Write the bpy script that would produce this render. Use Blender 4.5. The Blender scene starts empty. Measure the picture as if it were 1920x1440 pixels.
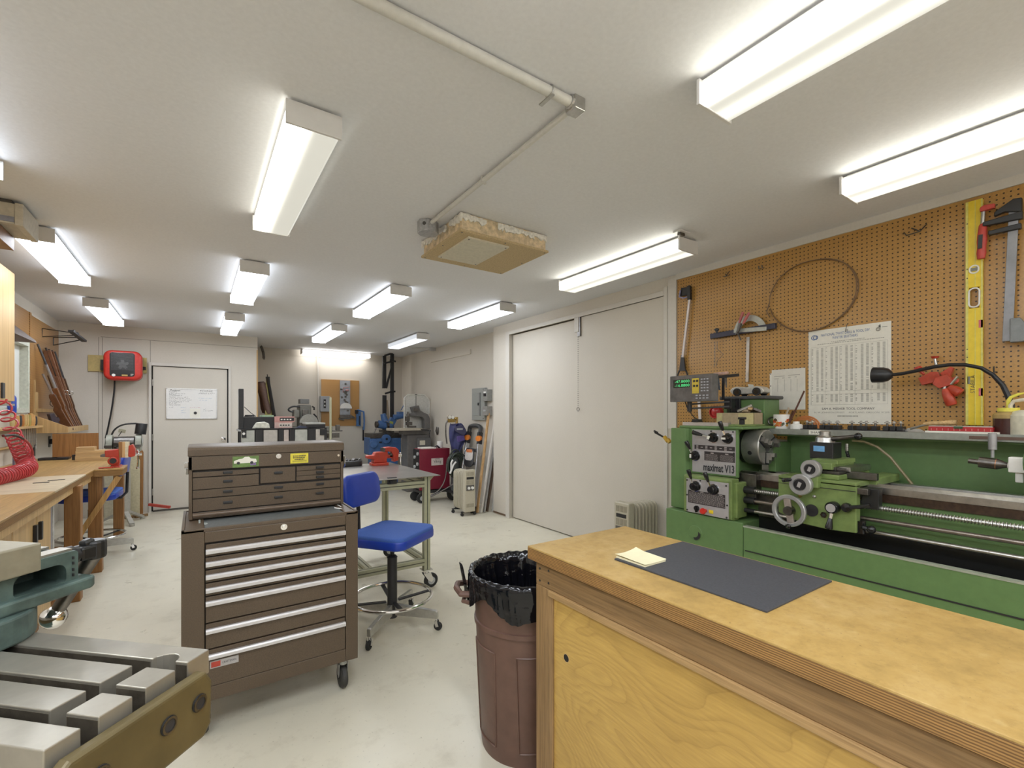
import bpy, bmesh, math, random
from mathutils import Vector as V, Matrix as MX, Euler
random.seed(7)
PI=math.pi
SC=bpy.context.scene
COL=SC.collection
# ---------------------------------------------------------------- camera model (level 16 mm view, rising front)
F_=866.;PCX=960.;PCY=776.;TH=math.atan(593/866.);HC=1.38
_SN,_CN=math.sin(TH),math.cos(TH)
def ray(px,py):
    r=(px-PCX)/F_;u=-(py-PCY)/F_
    return V((_SN+r*_CN,_CN-r*_SN,u))
def PZ(px,py,z):
    a=ray(px,py);t=(z-HC)/a.z;return V((a.x*t,a.y*t,z))
def PX(px,py,x):
    a=ray(px,py);t=x/a.x;return V((x,a.y*t,HC+a.z*t))
def PY(px,py,y):
    a=ray(px,py);t=y/a.y;return V((a.x*t,y,HC+a.z*t))
cam=bpy.data.cameras.new('camera');co=bpy.data.objects.new('camera',cam);COL.objects.link(co)
co.location=(0,0,HC);co.rotation_euler=(PI/2,0,-TH)
cam.sensor_width=36;cam.lens=36*F_/1920;cam.shift_y=(PCY-720)/1920;cam.clip_start=.02
SC.camera=co
# ---------------------------------------------------------------- mesh builder
def frame(d):
    d=V(d).normalized();a=V((0,0,1)) if abs(d.z)<.9 else V((1,0,0))
    x=d.cross(a).normalized();return x,d.cross(x).normalized(),d
class M:
    def __init__(s): s.v=[];s.f=[];s.mi=[];s.k=0;s.X=None
    def _a(s,vs,fs):
        b=len(s.v)
        if s.X is not None: vs=[s.X@V(p) for p in vs]
        s.v+= [V(p) for p in vs]
        for f in fs: s.f.append([i+b for i in f]);s.mi.append(s.k)
        return s
    def at(s,X): s.X=X;return s
    def m(s,k): s.k=k;return s
    def bx(s,x0,y0,z0,x1,y1,z1):
        x0,x1=min(x0,x1),max(x0,x1);y0,y1=min(y0,y1),max(y0,y1);z0,z1=min(z0,z1),max(z0,z1)
        return s._a([(x0,y0,z0),(x1,y0,z0),(x1,y1,z0),(x0,y1,z0),(x0,y0,z1),(x1,y0,z1),(x1,y1,z1),(x0,y1,z1)],
            [(3,2,1,0),(4,5,6,7),(0,1,5,4),(1,2,6,5),(2,3,7,6),(3,0,4,7)])
    def ob(s,c,d,e=(0,0,0)):
        R=Euler(e).to_matrix() if not isinstance(e,MX) else e
        h=V(d)/2;c=V(c)
        vs=[c+R@V((sx*h.x,sy*h.y,sz*h.z)) for sz in(-1,1) for sx,sy in((-1,-1),(1,-1),(1,1),(-1,1))]
        return s._a(vs,[(3,2,1,0),(4,5,6,7),(0,1,5,4),(1,2,6,5),(2,3,7,6),(3,0,4,7)])
    def bar(s,p,q,w,h,up=None):
        p,q=V(p),V(q);d=(q-p).normalized();u=V(up) if up else (V((0,0,1)) if abs(d.z)<.95 else V((0,1,0)))
        x=d.cross(u).normalized();y=x.cross(d).normalized()
        vs=[b+x*sx*w/2+y*sy*h/2 for b in(p,q) for sx,sy in((-1,-1),(1,-1),(1,1),(-1,1))]
        return s._a(vs,[(0,1,2,3),(7,6,5,4),(4,5,1,0),(5,6,2,1),(6,7,3,2),(7,4,0,3)])
    def cyl(s,p,q,r0,r1=None,n=16,cap=True):
        r1=r0 if r1 is None else r1;p,q=V(p),V(q);x,y,d=frame(q-p)
        vs=[];fs=[]
        for b,r in((p,r0),(q,r1)):
            for i in range(n):
                a=2*PI*i/n;vs.append(b+x*math.cos(a)*r+y*math.sin(a)*r)
        for i in range(n): j=(i+1)%n;fs.append((i,j,n+j,n+i))
        if cap: fs.append(tuple(range(n-1,-1,-1)));fs.append(tuple(range(n,2*n)))
        return s._a(vs,fs)
    def rev(s,prof,o,ax,n=24,a0=0,a1=2*PI):
        o=V(o);x,y,d=frame(ax);vs=[];fs=[];full=abs(a1-a0-2*PI)<1e-6;nn=n if full else n+1
        for r,h in prof:
            for i in range(nn):
                a=a0+(a1-a0)*i/n;vs.append(o+d*h+x*math.cos(a)*r+y*math.sin(a)*r)
        for k in range(len(prof)-1):
            for i in range(n):
                j=(i+1)%nn;b=k*nn;fs.append((b+i,b+j,b+nn+j,b+nn+i))
        return s._a(vs,fs)
    def tube(s,pts,r,n=8,closed=False,cap=True):
        pts=[V(p) for p in pts];N=len(pts);vs=[];fs=[]
        rr=r if isinstance(r,(list,tuple)) else [r]*N
        t0=(pts[1]-pts[0]).normalized();x,y,_=frame(t0)
        for i,p in enumerate(pts):
            if closed: t=(pts[(i+1)%N]-pts[i-1]).normalized()
            else: t=(pts[min(i+1,N-1)]-pts[max(i-1,0)]).normalized()
            x=(x-t*x.dot(t)).normalized();y=t.cross(x)
            for k in range(n):
                a=2*PI*k/n;vs.append(p+x*math.cos(a)*rr[i]+y*math.sin(a)*rr[i])
        for i in range(N if closed else N-1):
            for k in range(n):
                a=i*n+k;b=i*n+(k+1)%n;j=((i+1)%N)*n
                fs.append((a,b,j+(k+1)%n,j+k))
        if cap and not closed: fs.append(tuple(range(n-1,-1,-1)));fs.append(tuple((N-1)*n+k for k in range(n)))
        return s._a(vs,fs)
    def prism(s,poly,o,ax,ay,dep):
        # polygon in (ax,ay) plane at o, extruded by vector dep
        o,ax,ay,dep=V(o),V(ax),V(ay),V(dep);n=len(poly)
        A=[o+ax*a+ay*b for a,b in poly];vs=A+[p+dep for p in A]
        fs=[tuple(range(n-1,-1,-1)),tuple(range(n,2*n))]+[(i,(i+1)%n,n+(i+1)%n,n+i) for i in range(n)]
        if ax.cross(ay).dot(dep)<0: fs=[tuple(reversed(f)) for f in fs]
        return s._a(vs,fs)
    def ball(s,c,r,n=16,sc=(1,1,1)):
        c=V(c);vs=[];fs=[];m=n//2
        for j in range(m+1):
            t=PI*j/m
            for i in range(n):
                a=2*PI*i/n;vs.append(c+V((r*sc[0]*math.sin(t)*math.cos(a),r*sc[1]*math.sin(t)*math.sin(a),r*sc[2]*math.cos(t))))
        for j in range(m):
            for i in range(n):
                k=(i+1)%n;fs.append((j*n+i,(j+1)*n+i,(j+1)*n+k,j*n+k))
        return s._a(vs,fs)
    def grid(s,fn,nu,nv,cu=False,cv=False):
        U=nu if cu else nu+1;Vn=nv if cv else nv+1
        vs=[fn(i/nu,j/nv) for j in range(Vn) for i in range(U)];fs=[]
        for j in range(nv):
            for i in range(nu):
                a=j*U+i;b=j*U+(i+1)%U;j2=(j+1)%Vn
                fs.append((a,b,j2*U+(i+1)%U,j2*U+i))
        return s._a(vs,fs)
    def ring(s,c,ax,R,r,n=32,k=8):
        c=V(c);x,y,d=frame(ax)
        return s.tube([c+x*math.cos(2*PI*i/n)*R+y*math.sin(2*PI*i/n)*R for i in range(n)],r,k,True)
    def pad(s,o,ax,ay,az,w,h,t,rc,rb,crown=0.,n=6):
        # rounded cushion / panel: w along ax, h along ay, thickness t along az, corner radius rc, edge round rb
        o,ax,ay,az=V(o),V(ax).normalized(),V(ay).normalized(),V(az).normalized()
        def out(ins):
            P=[];r=max(rc-ins,.0005)
            for qx,qy,a0 in((1,1,0),(-1,1,PI/2),(-1,-1,PI),(1,-1,1.5*PI)):
                for i in range(n+1):
                    a=a0+PI/2*i/n
                    P.append((qx*(w/2-ins-r)+r*math.cos(a),qy*(h/2-ins-r)+r*math.sin(a)))
            return P
        L=[]
        for i in range(4): a=PI/2*i/3;L.append((rb*(1-math.sin(a)),rb*(1-math.cos(a))))
        rings=[(a,b) for a,b in L]+[(b_,t-a_) for a_,b_ in [(x[1],x[0]) for x in L[::-1]]]
        seq=[]
        for i in range(4): a=PI/2*i/3;seq.append((rb*(1-math.sin(a)),rb*(1-math.cos(a))))
        for i in range(4): a=PI/2*i/3;seq.append((rb*(1-math.cos(a)),t-rb*(1-math.sin(a))))
        if crown:
            mw=min(w,h)/2-rb
            for i in range(1,4): q=i/4.;seq.append((rb+mw*q*.9,t+crown*(1-(1-q)**2)))
        N=len(out(0));vs=[];fs=[]
        for ins,z in seq:
            for a,b in out(ins): vs.append(o+ax*a+ay*b+az*z)
        for k in range(len(seq)-1):
            for i in range(N): j=(i+1)%N;fs.append((k*N+i,k*N+j,(k+1)*N+j,(k+1)*N+i))
        fs.append(tuple(range(N-1,-1,-1)));fs.append(tuple((len(seq)-1)*N+i for i in range(N)))
        if ax.cross(ay).dot(az)<0: fs=[tuple(reversed(f)) for f in fs]
        return s._a(vs,fs)
    def text(s,t,o,ax,ay,size,align='CENTER',w=None,dep=.0,bold=0):
        c=bpy.data.curves.new('t','FONT');c.body=t;c.size=size;c.align_x=align;c.align_y='CENTER';c.resolution_u=2;c.offset=bold*size
        ob=bpy.data.objects.new('t',c);COL.objects.link(ob)
        dg=bpy.context.evaluated_depsgraph_get();me=ob.evaluated_get(dg).to_mesh()
        P=[v.co.copy() for v in me.vertices];Fs=[tuple(p.vertices) for p in me.polygons]
        ob.evaluated_get(dg).to_mesh_clear();bpy.data.objects.remove(ob);bpy.data.curves.remove(c)
        o,ax,ay=V(o),V(ax).normalized(),V(ay).normalized();k=1.
        if w and P: 
            ww=max(p.x for p in P)-min(p.x for p in P);k=w/ww if ww>0 else 1
        nrm=ax.cross(ay)
        s._a([o+ax*p.x*k+ay*p.y+nrm*dep for p in P],Fs);return s
    def obj(s,name,mats,parent=None,bev=0,smooth=True,seg=2,local=False,sub=0,ang=35):
        me=bpy.data.meshes.new(name)
        W=WM.get(parent.name) if parent is not None else None
        vs=s.v
        if W is not None and not local: Wi=W.inverted();vs=[Wi@p for p in vs]
        me.from_pydata([tuple(p) for p in vs],[],s.f)
        if not isinstance(mats,(list,tuple)): mats=[mats]
        for m_ in mats: me.materials.append(m_)
        if len(mats)>1: me.polygons.foreach_set('material_index',s.mi)
        me.update()
        o=bpy.data.objects.new(name,me);COL.objects.link(o)
        if parent is not None: o.parent=parent
        WM[o.name]=W if W is not None else MX()
        if smooth and not(bev and not sub):
            me.polygons.foreach_set('use_smooth',[True]*len(me.polygons))
            if not sub: me.set_sharp_from_angle(angle=math.radians(ang))
        if bev:
            b=o.modifiers.new('b','BEVEL');b.width=bev;b.segments=seg;b.limit_method='ANGLE';b.angle_limit=math.radians(40)
        if sub:
            b=o.modifiers.new('s','SUBSURF');b.levels=sub;b.render_levels=sub
        return o
WM={}
def thing(name,label,cat,loc=(0,0,0),rz=0,group=None):
    o=bpy.data.objects.new(name,None);COL.objects.link(o);o.empty_display_size=.05
    o.location=loc;o.rotation_euler=(0,0,rz)
    WM[o.name]=MX.Translation(V(loc))@MX.Rotation(rz,4,'Z')
    return tag(o,label,cat,group)
def tag(o,label,cat,group=None):
    o['label']=label;o['category']=cat
    if group:o['group']=group
    return o
def rebase(o,c=None):
    # put a single-mesh thing's origin at its base centre
    me=o.data;P=[v.co.copy() for v in me.vertices]
    if c is None:
        c=V(((min(p.x for p in P)+max(p.x for p in P))/2,(min(p.y for p in P)+max(p.y for p in P))/2,min(p.z for p in P)))
    for v in me.vertices: v.co=v.co-c
    o.location=c;WM[o.name]=MX.Translation(c);return o
def one(m,name,label,cat,mats,group=None,**k):
    return rebase(tag(m.obj(name,mats,**k),label,cat,group))
def struct(m,name,mats,parent=None,**k):
    o=m.obj(name,mats,parent,**k)
    if parent is None:o['kind']='structure'
    return o
def dup(root,loc,rz=None,label=None,group=None):
    def cp(o,par):
        c=o.copy();COL.objects.link(c)
        if par is not None:c.parent=par
        for ch in o.children: cp(ch,c)
        return c
    r=cp(root,None);r.location=loc
    if rz is not None:r.rotation_euler=(0,0,rz)
    if label:r['label']=label
    if group:r['group']=group
    WM[r.name]=MX.Translation(V(loc))@MX.Rotation(r.rotation_euler.z,4,'Z')
    return r
def part_label(o,l): o['label']=l;return o
# ---------------------------------------------------------------- materials
def lin(c):
    c=c/255.;return c/12.92 if c<=.04045 else ((c+.055)/1.055)**2.4
def col(r,g,b,k=1.25): return tuple(min(lin(x)*k,.92) for x in(r,g,b))+(1,)
class N:
    def __init__(s,name):
        s.m=bpy.data.materials.new(name);s.m.use_nodes=True;s.t=s.m.node_tree
        s.b=s.t.nodes['Principled BSDF'];s._tc=None
    def nd(s,t,**k):
        n=s.t.nodes.new(t)
        for a,b in k.items(): setattr(n,a,b)
        return n
    def tc(s,scale=(1,1,1),rot=(0,0,0),loc=(0,0,0)):
        if s._tc is None: s._tc=s.nd('ShaderNodeTexCoord')
        mp=s.nd('ShaderNodeMapping');mp.inputs['Scale'].default_value=scale;mp.inputs['Rotation'].default_value=rot;mp.inputs['Location'].default_value=loc
        s.l(s._tc.outputs['Object'],mp.inputs[0]);return mp.outputs[0]
    def l(s,a,b): s.t.links.new(a,b)
    def set(s,i,v):
        x=s.b.inputs[i]
        if hasattr(v,'is_linked'): s.l(v,x)
        else: x.default_value=v
        return s
    def noise(s,sc,scale=(1,1,1),det=4,rough=.6,dist=0,rot=(0,0,0)):
        n=s.nd('ShaderNodeTexNoise');n.inputs['Scale'].default_value=sc;n.inputs['Detail'].default_value=det
        n.inputs['Roughness'].default_value=rough;n.inputs['Distortion'].default_value=dist;s.l(s.tc(scale,rot),n.inputs['Vector']);return n.outputs[0]
    def ramp(s,fac,stops):
        r=s.nd('ShaderNodeValToRGB');e=r.color_ramp.elements
        while len(e)<len(stops): e.new(.5)
        for q,(p,c) in zip(e,stops): q.position=p;q.color=c
        s.l(fac,r.inputs[0]);return r.outputs[0]
    def math(s,op,a,b=None):
        n=s.nd('ShaderNodeMath',operation=op)
        for i,x in enumerate((a,b)):
            if x is None: continue
            if hasattr(x,'is_linked'): s.l(x,n.inputs[i])
            else: n.inputs[i].default_value=x
        return n.outputs[0]
    def mix(s,f,a,b):
        n=s.nd('ShaderNodeMix',data_type='RGBA')
        for i,x in((0,f),(6,a),(7,b)):
            if hasattr(x,'is_linked'): s.l(x,n.inputs[i])
            else: n.inputs[i].default_value=x
        return n.outputs[2]
    def bump(s,h,st=.2,d=.002):
        n=s.nd('ShaderNodeBump');n.inputs['Strength'].default_value=st;n.inputs['Distance'].default_value=d
        s.l(h,n.inputs['Height']);s.l(n.outputs[0],s.b.inputs['Normal']);return s
def mul(c,k): return (min(c[0]*k,1),min(c[1]*k,1),min(c[2]*k,1),1)
def P(name,c,rough=.5,metal=0.,var=.12,sc=40,bump=0,spec=.5,vs=(1,1,1),coat=0,det=4):
    n=N(name)
    f=n.noise(sc,vs,det=det)
    n.set('Base Color',n.ramp(f,[(.3,mul(c,1-var)),(.7,mul(c,1+var))])).set('Roughness',rough).set('Metallic',metal).set('Specular IOR Level',spec)
    if coat:n.set('Coat Weight',coat)
    if bump:n.bump(n.noise(sc*2,vs),bump)
    return n.m
def wood(name,c,sc=8,axis=0,var=.25,rough=.5,knots=0.,stretch=14,fine=.55):
    n=N(name);s=[stretch]*3;s[axis]=1.
    f=n.noise(sc/stretch*2.2,tuple(s),det=8,rough=.65,dist=1.2)
    g=n.noise(sc*5/stretch,tuple(x*1.6 if i!=axis else .4 for i,x in enumerate(s)),det=3)
    a=n.ramp(f,[(.25,mul(c,1-var)),(.55,c),(.8,mul(c,1+var*.6))])
    b=n.ramp(g,[(.4,(.82,.78,.72,1)),(.6,(1.05,1.05,1.05,1))])
    x=n.nd('ShaderNodeMix',data_type='RGBA',blend_type='MULTIPLY');x.inputs[0].default_value=.8
    n.l(a,x.inputs[6]);n.l(b,x.inputs[7])
    fs=[150.]*3;fs[axis]=5.;fl=n.noise(1.,tuple(fs),det=3,rough=.7);k=n.ramp(fl,[(.32,(.62,.58,.54,1)),(.56,(1.08,1.08,1.08,1))])
    y=n.nd('ShaderNodeMix',data_type='RGBA',blend_type='MULTIPLY');y.inputs[0].default_value=fine;n.l(x.outputs[2],y.inputs[6]);n.l(k,y.inputs[7])
    n.set('Base Color',y.outputs[2]).set('Roughness',rough).bump(fl,.12,.001)
    return n.m
def emis(name,c,st):
    n=N(name);n.set('Base Color',(0,0,0,1)).set('Emission Color',c).set('Emission Strength',st);return n.m
# walls / ceiling / floor
def paint(name,c,rough=.6,sc=120,b=.12,blot=.05):
    n=N(name);f=n.noise(sc,det=6);g=n.noise(1.3,det=3)
    a=n.ramp(f,[(.3,mul(c,.96)),(.7,mul(c,1.03))]);k=n.ramp(g,[(.3,(1-blot,1-blot,1-blot*1.1,1)),(.7,(1,1,1,1))])
    x=n.nd('ShaderNodeMix',data_type='RGBA',blend_type='MULTIPLY');x.inputs[0].default_value=1
    n.l(a,x.inputs[6]);n.l(k,x.inputs[7]);n.set('Base Color',x.outputs[2]).set('Roughness',rough).set('Specular IOR Level',.3);n.bump(f,b,.0015);return n.m
m_wall=paint('wall paint',(.65,.603,.53,1))
m_ceil=paint('ceiling paint',(.72,.725,.745,1),.8,60,.05,.03)
m_trim=paint('trim paint',(.66,.625,.57,1),.45,80,.04)
m_door=paint('door paint',(.645,.60,.525,1),.5,120,.06)
def floor_m():
    n=N('painted concrete floor');g=n.noise(1.1,det=5);f=n.noise(55,det=4);h=n.noise(5,det=6,rough=.7);c=(.69,.65,.53,1)
    a=n.ramp(g,[(.3,mul(c,.9)),(.7,mul(c,1.06))]);k=n.ramp(h,[(.30,(.78,.76,.73,1)),(.46,(1,1,1,1))]);w=n.ramp(f,[(.27,(.5,.48,.44,1)),(.36,(1,1,1,1))])
    for q in(k,w):
        x=n.nd('ShaderNodeMix',data_type='RGBA',blend_type='MULTIPLY');x.inputs[0].default_value=.6;n.l(a,x.inputs[6]);n.l(q,x.inputs[7]);a=x.outputs[2]
    n.set('Base Color',a).set('Roughness',n.ramp(h,[(.3,(.38,)*3+(1,)),(.7,(.26,)*3+(1,))])).set('Specular IOR Level',.35);n.bump(f,.05,.001);return n.m
m_floor=floor_m()
def peg(name,c,u,v,hole=.0041,pitch=.0254):
    n=N(name);sx=n.nd('ShaderNodeSeparateXYZ');n.l(n.tc(),sx.inputs[0]);ds=[]
    for ax in(u,v):
        q=n.math('FRACT',n.math('DIVIDE',n.math('ADD',sx.outputs[ax],10.),pitch));q=n.math('SUBTRACT',q,.5);ds.append(n.math('POWER',n.math('ABSOLUTE',q),2.))
    d=n.math('SQRT',n.math('ADD',ds[0],ds[1]));hf=n.math('LESS_THAN',d,hole/pitch)
    f=n.noise(90,det=5);g=n.noise(2.2,det=3)
    a=n.ramp(f,[(.3,mul(c,.86)),(.7,mul(c,1.12))]);k=n.ramp(g,[(.3,(.92,.9,.88,1)),(.7,(1.04,1.04,1.04,1))])
    x=n.nd('ShaderNodeMix',data_type='RGBA',blend_type='MULTIPLY');x.inputs[0].default_value=1;n.l(a,x.inputs[6]);n.l(k,x.inputs[7])
    n.set('Base Color',n.mix(hf,x.outputs[2],(.035,.02,.012,1))).set('Roughness',.28).set('Specular IOR Level',.55)
    return n.m
m_peg=peg('pegboard hardboard',(.47,.262,.076,1),1,2)
m_pegb=peg('pegboard back wall',(.48,.26,.085,1),0,2)
m_hard=wood('brown hardboard',(.36,.17,.05,1),20,2,.15,.45)
# generic
m_black=P('black plastic',(.018,.018,.02,1),.35,0,.1)
m_blackm=P('black matte paint',(.022,.021,.022,1),.55)
m_rubber=P('black rubber',(.02,.02,.02,1),.7)
m_steel=P('bare steel',(.50,.49,.47,1),.32,1,.15,30)
m_dsteel=P('dark oiled steel',(.16,.15,.14,1),.38,1,.25,30)
m_chrome=P('chrome',(.75,.75,.76,1),.12,1,.03)
m_alu=P('aluminium',(.68,.68,.68,1),.35,1,.08)
m_white=P('white plastic',(.80,.79,.76,1),.4,0,.03)
m_cream=P('cream enamel',(.62,.58,.47,1),.4,0,.05)
m_grey=P('grey machine enamel',(.17,.17,.165,1),.4,0,.12)
m_lgrey=P('light grey enamel',(.42,.43,.43,1),.4,0,.06)
m_red=P('red enamel',(.42,.04,.02,1),.35,0,.12)
m_orange=P('orange plastic',(.75,.22,.03,1),.4)
m_yellow=P('yellow plastic',(.80,.60,.03,1),.4,0,.06)
m_blue=P('blue enamel',(.06,.15,.33,1),.4,0,.12)
m_paper=P('paper',(.80,.78,.70,1),.7,0,.03)
m_ink=P('black ink',(.03,.03,.035,1),.6)
m_pink=P('pale ink',(.28,.27,.26,1),.7)
m_card=P('cardboard',(.42,.33,.21,1),.8,0,.1)
m_brass=P('brass',(.60,.42,.14,1),.3,1,.1)
m_pine=wood('pine board',(.62,.42,.20,1),10,0,.2)
m_piney=wood('pine board lengthwise',(.60,.40,.18,1),10,1,.2)
m_pinez=wood('pine upright',(.55,.34,.15,1),10,2,.22)
m_ply=wood('light plywood',(.60,.40,.18,1),6,2,.07,.45,fine=.22)
m_dark=wood('walnut stock',(.11,.045,.02,1),14,2,.3,.35)
# ================================================================ SETTING
XR=3.42;XL=-1.464;YB=8.22;YA=9.4;XP=3.6;ZC=2.58;YN=-2.6
struct(M().bx(XL-.15,YN-.15,-.12,XP+1,YA+.15,0),'floor',m_floor)
struct(M().bx(XL-.15,YN-.15,ZC,XP+1,YA+.15,ZC+.12),'ceiling',m_ceil)
w=M();w.bx(XR,YN,0,XP+.05,2.60,ZC).bx(XR,2.60,2.44,XP+.05,5.07,ZC).bx(XR,5.07,0,XP+.05,5.45,ZC).bx(XP,5.45,0,XP+.1,YA+.1,ZC)
struct(w,'wall_right',m_wall)
struct(M().bx(.80,YA,0,XP+.1,YA+.1,ZC),'wall_back',m_wall)
# wall with the door, and the side of the alcove behind it
w=M();w.bx(XL-.1,YB,0,-.515,YB+.1,ZC).bx(.41,YB,0,.80,YB+.1,ZC).bx(-.515,YB,2.085,.41,YB+.1,ZC).bx(.70,YB+.1,0,.80,YA+.1,ZC)
struct(w,'wall_front',m_wall)
wy0,wy1,wz0,wz1=5.95,6.93,1.39,2.14
w=M();w.bx(XL-.1,YN,0,XL,wy0,ZC).bx(XL-.1,wy1,0,XL,YB,ZC).bx(XL-.1,wy0,0,XL,wy1,wz0).bx(XL-.1,wy0,wz1,XL,wy1,ZC)
struct(w,'wall_left',m_wall)
struct(M().bx(XL-.1,YN-.1,0,XP+.05,YN,ZC),'wall_rear',m_wall)
# window with frosted pane on the left wall
wf=M()
for a in((wy0,wz0,wy0+.05,wz1),(wy1-.05,wz0,wy1,wz1),(wy0+.05,wz0,wy1-.05,wz0+.05),(wy0+.05,wz1-.05,wy1-.05,wz1)): wf.bx(XL-.08,a[0],a[1],XL+.012,a[2],a[3])
wo=struct(wf,'window_1',P('window frame paint',(.55,.56,.47,1),.5))
struct(M().bx(XL-.07,wy0+.05,wz0+.05,XL-.055,wy1-.05,wz1-.05),'pane',P('frosted window pane',(.74,.75,.73,1),.25,0,.02),wo)
# trims: closet casing
t=M();t.bx(XR-.012,2.57,0,XR,2.61,2.50).bx(XR-.012,5.05,0,XR,5.13,2.47).bx(XR-.012,2.61,2.425,XR,5.05,2.47)
struct(t,'trim_1',m_trim,bev=.002)
struct(M().bx(XR-.018,2.475,1.25,XR,2.56,2.555),'trim_2',m_trim,bev=.002)
struct(M().bx(XR-.02,YN,2.53,XR,2.475,2.58),'trim_3',m_trim)
struct(M().bx(XR-.006,5.13,.012,XR,5.45,.035),'baseboard_right',P('brown base strip',(.13,.08,.045,1),.6))
# closet doors (sliding) with head track
d=struct(M().bx(XR+.012,2.61,.012,XR+.04,3.752,2.425),'door_1',m_door,bev=.003)
o=M();o.bx(XR-.012,3.71,2.27,XR+.005,3.775,2.43);struct(o,'door_latch',m_trim,d)
o=M();o.bx(XR-.006,3.69,2.22,XR+.012,3.735,2.43);struct(o,'latch_plate',m_dsteel,d)
ch=M()
for i in range(34):
    z=2.21-i*.0225;ch.ball((XR-.008,3.718,z),.005,6)
ch.ring((XR-.008,3.718,1.43),(1,0,0),.02,.003,12,5)
struct(ch,'pull_chain',m_dsteel,d)
struct(M().bx(XR+.055,3.735,.012,XR+.085,5.05,2.425),'door_2',m_door,bev=.003)
struct(M().bx(XR+.1,2.60,0,XR+.17,5.07,2.44),'wall_closet',m_blackm)
# white slab door with frame
fr=M();fr.bx(-.545,YB-.022,0,-.514,YB-.001,2.105).bx(.409,YB-.022,0,.44,YB-.001,2.105).bx(-.514,YB-.022,2.06,.409,YB-.001,2.105)
dr=struct(M().bx(-.497,YB+.012,.02,.393,YB+.05,2.052),'door_3',m_door,bev=.002)
struct(fr,'door_frame',m_trim,dr,bev=.003)
hg=M()
for z in(1.82,1.05,.28): hg.cyl((-.5,YB-.005,z-.045),(-.5,YB-.005,z+.045),.008)
struct(hg,'hinge',m_steel,dr)
k=M();k.rev([(0,0),(.033,0),(.033,.006),(.013,.012),(.013,.035),(.026,.045),(.03,.06),(.024,.074),(0,.078)],(.345,YB+.012,1.0),(0,-1,0),20)
struct(k,'door_knob',m_chrome,dr);struct(M().bx(-.53,YB+.052,0,.43,YB+.07,2.10),'gap_backing',m_blackm,dr)  # black sheet added behind the door: blocks leaking light, darkens the gap
struct(M().bx(-.497,YB-.02,.002,.393,YB+.05,.016),'threshold',m_dsteel,dr)
# panel joints on the door wall (thin battens)
b=M()
for x in(-1.07,-1.035,-.525): b.bx(x-.003,YB-.002,.85 if x<-1 else 2.106,x+.003,YB,2.409)
b.bx(-1.05,YB-.002,2.41,.80,YB,2.416)
struct(b,'trim_4',P('panel joint line',(.30,.275,.235,1),.7))
struct(M().bx(.797,YB+.1,0,.806,YA,2.36).bx(.785,YB-.004,0,.803,YB+.1,2.38),'trim_5',m_ply)
b=M();b.bx(XP-.02,6.4,2.33,XP,7.9,2.40);struct(b,'trim_6',m_wall)
b=M();b.bx(.8,YA-.008,2.46,XP,YA,2.5);struct(b,'trim_7',m_wall)
# ================================================================ CEILING LIGHTS
def lens(name,tubes,base,side):
    n=N(name);sx=n.nd('ShaderNodeSeparateXYZ');n.l(n.tc(),sx.inputs[0]);tot=None
    for tx,st in tubes:
        d=n.math('DIVIDE',n.math('SUBTRACT',sx.outputs[0],tx),.030 if tx>-.08 else .022);g=n.math('MULTIPLY',n.math('EXPONENT',n.math('MULTIPLY',n.math('MULTIPLY',d,d),-1.)),st)
        tot=g if tot is None else n.math('ADD',tot,g)
    tot=n.math('ADD',tot,base)
    g_=n.nd('ShaderNodeNewGeometry');s2=n.nd('ShaderNodeSeparateXYZ');n.l(g_.outputs['Normal'],s2.inputs[0]);dn=n.math('MAXIMUM',n.math('MULTIPLY',s2.outputs[2],-1.),.40 if side==1 else 1.);tot=n.math('MULTIPLY',tot,dn)
    n.set('Base Color',(.25,.25,.24,1)).set('Roughness',.3).set('Emission Color',(.90,.955,1.03,1) if side==1 else(1,.975,.85,1)).set('Emission Strength',tot)
    return n.m
L0=9.
m_lensA=lens('lens both tubes lit',[(-.05,L0),(.05,L0)],5.5,1)
m_lensB=lens('lens left tube lit',[(-.06,7.)],.36,2)
m_lensC=lens('lens warm pair of tubes',[(-.09,5.5),(.035,.55)],.42,2)
m_lensD=lens('lens dim tubes',[(0,.6)],1.0,1)
m_fix=P('white fixture enamel',(.66,.65,.64,1),.45,0,.02)
FW,FL,FZ=.205,1.25,2.482
def fixture_root(lm,label):
    t=thing('ceiling_light',label,'ceiling light',(0,0,ZC),0,'wraparound ceiling lights')
    c=M();c.bx(-.065,-FL/2+.02,-.018,.065,FL/2-.02,-.001).bx(-.09,-FL/2+.012,-.03,.09,FL/2-.012,-.016);c.obj('channel',m_fix,t,local=True,bev=.002)
    for s in(-1,1):
        e=M();y=s*FL/2;z0,z1=FZ-ZC-.004,-.012
        e.prism([(-FW/2,z0),(FW/2,z0),(FW/2,z1),(-FW/2,z1)],(0,y,0),(1,0,0),(0,0,1),(0,-s*.012,0))
        e.obj('end_cap',m_fix,t,local=True,bev=.0015)
    l=M();z0,z1=FZ-ZC,-.03;a=FW/2-.006
    P0=[(-a,z1),(-a,z0+.012),(-a+.012,z0),(a-.012,z0),(a,z0+.012),(a,z1)]
    vs=[(x,y,z) for y in(-FL/2+.013,FL/2-.013) for x,z in P0]
    l._a(vs,[(i,i+1,7+i,6+i) for i in range(5)])
    l.obj('lens',lm,t,local=True,smooth=False)
    return t
cols=[-.85,.382,1.572,2.765];rows=[.36,2.535,4.735,6.97]
spots=[]
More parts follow.
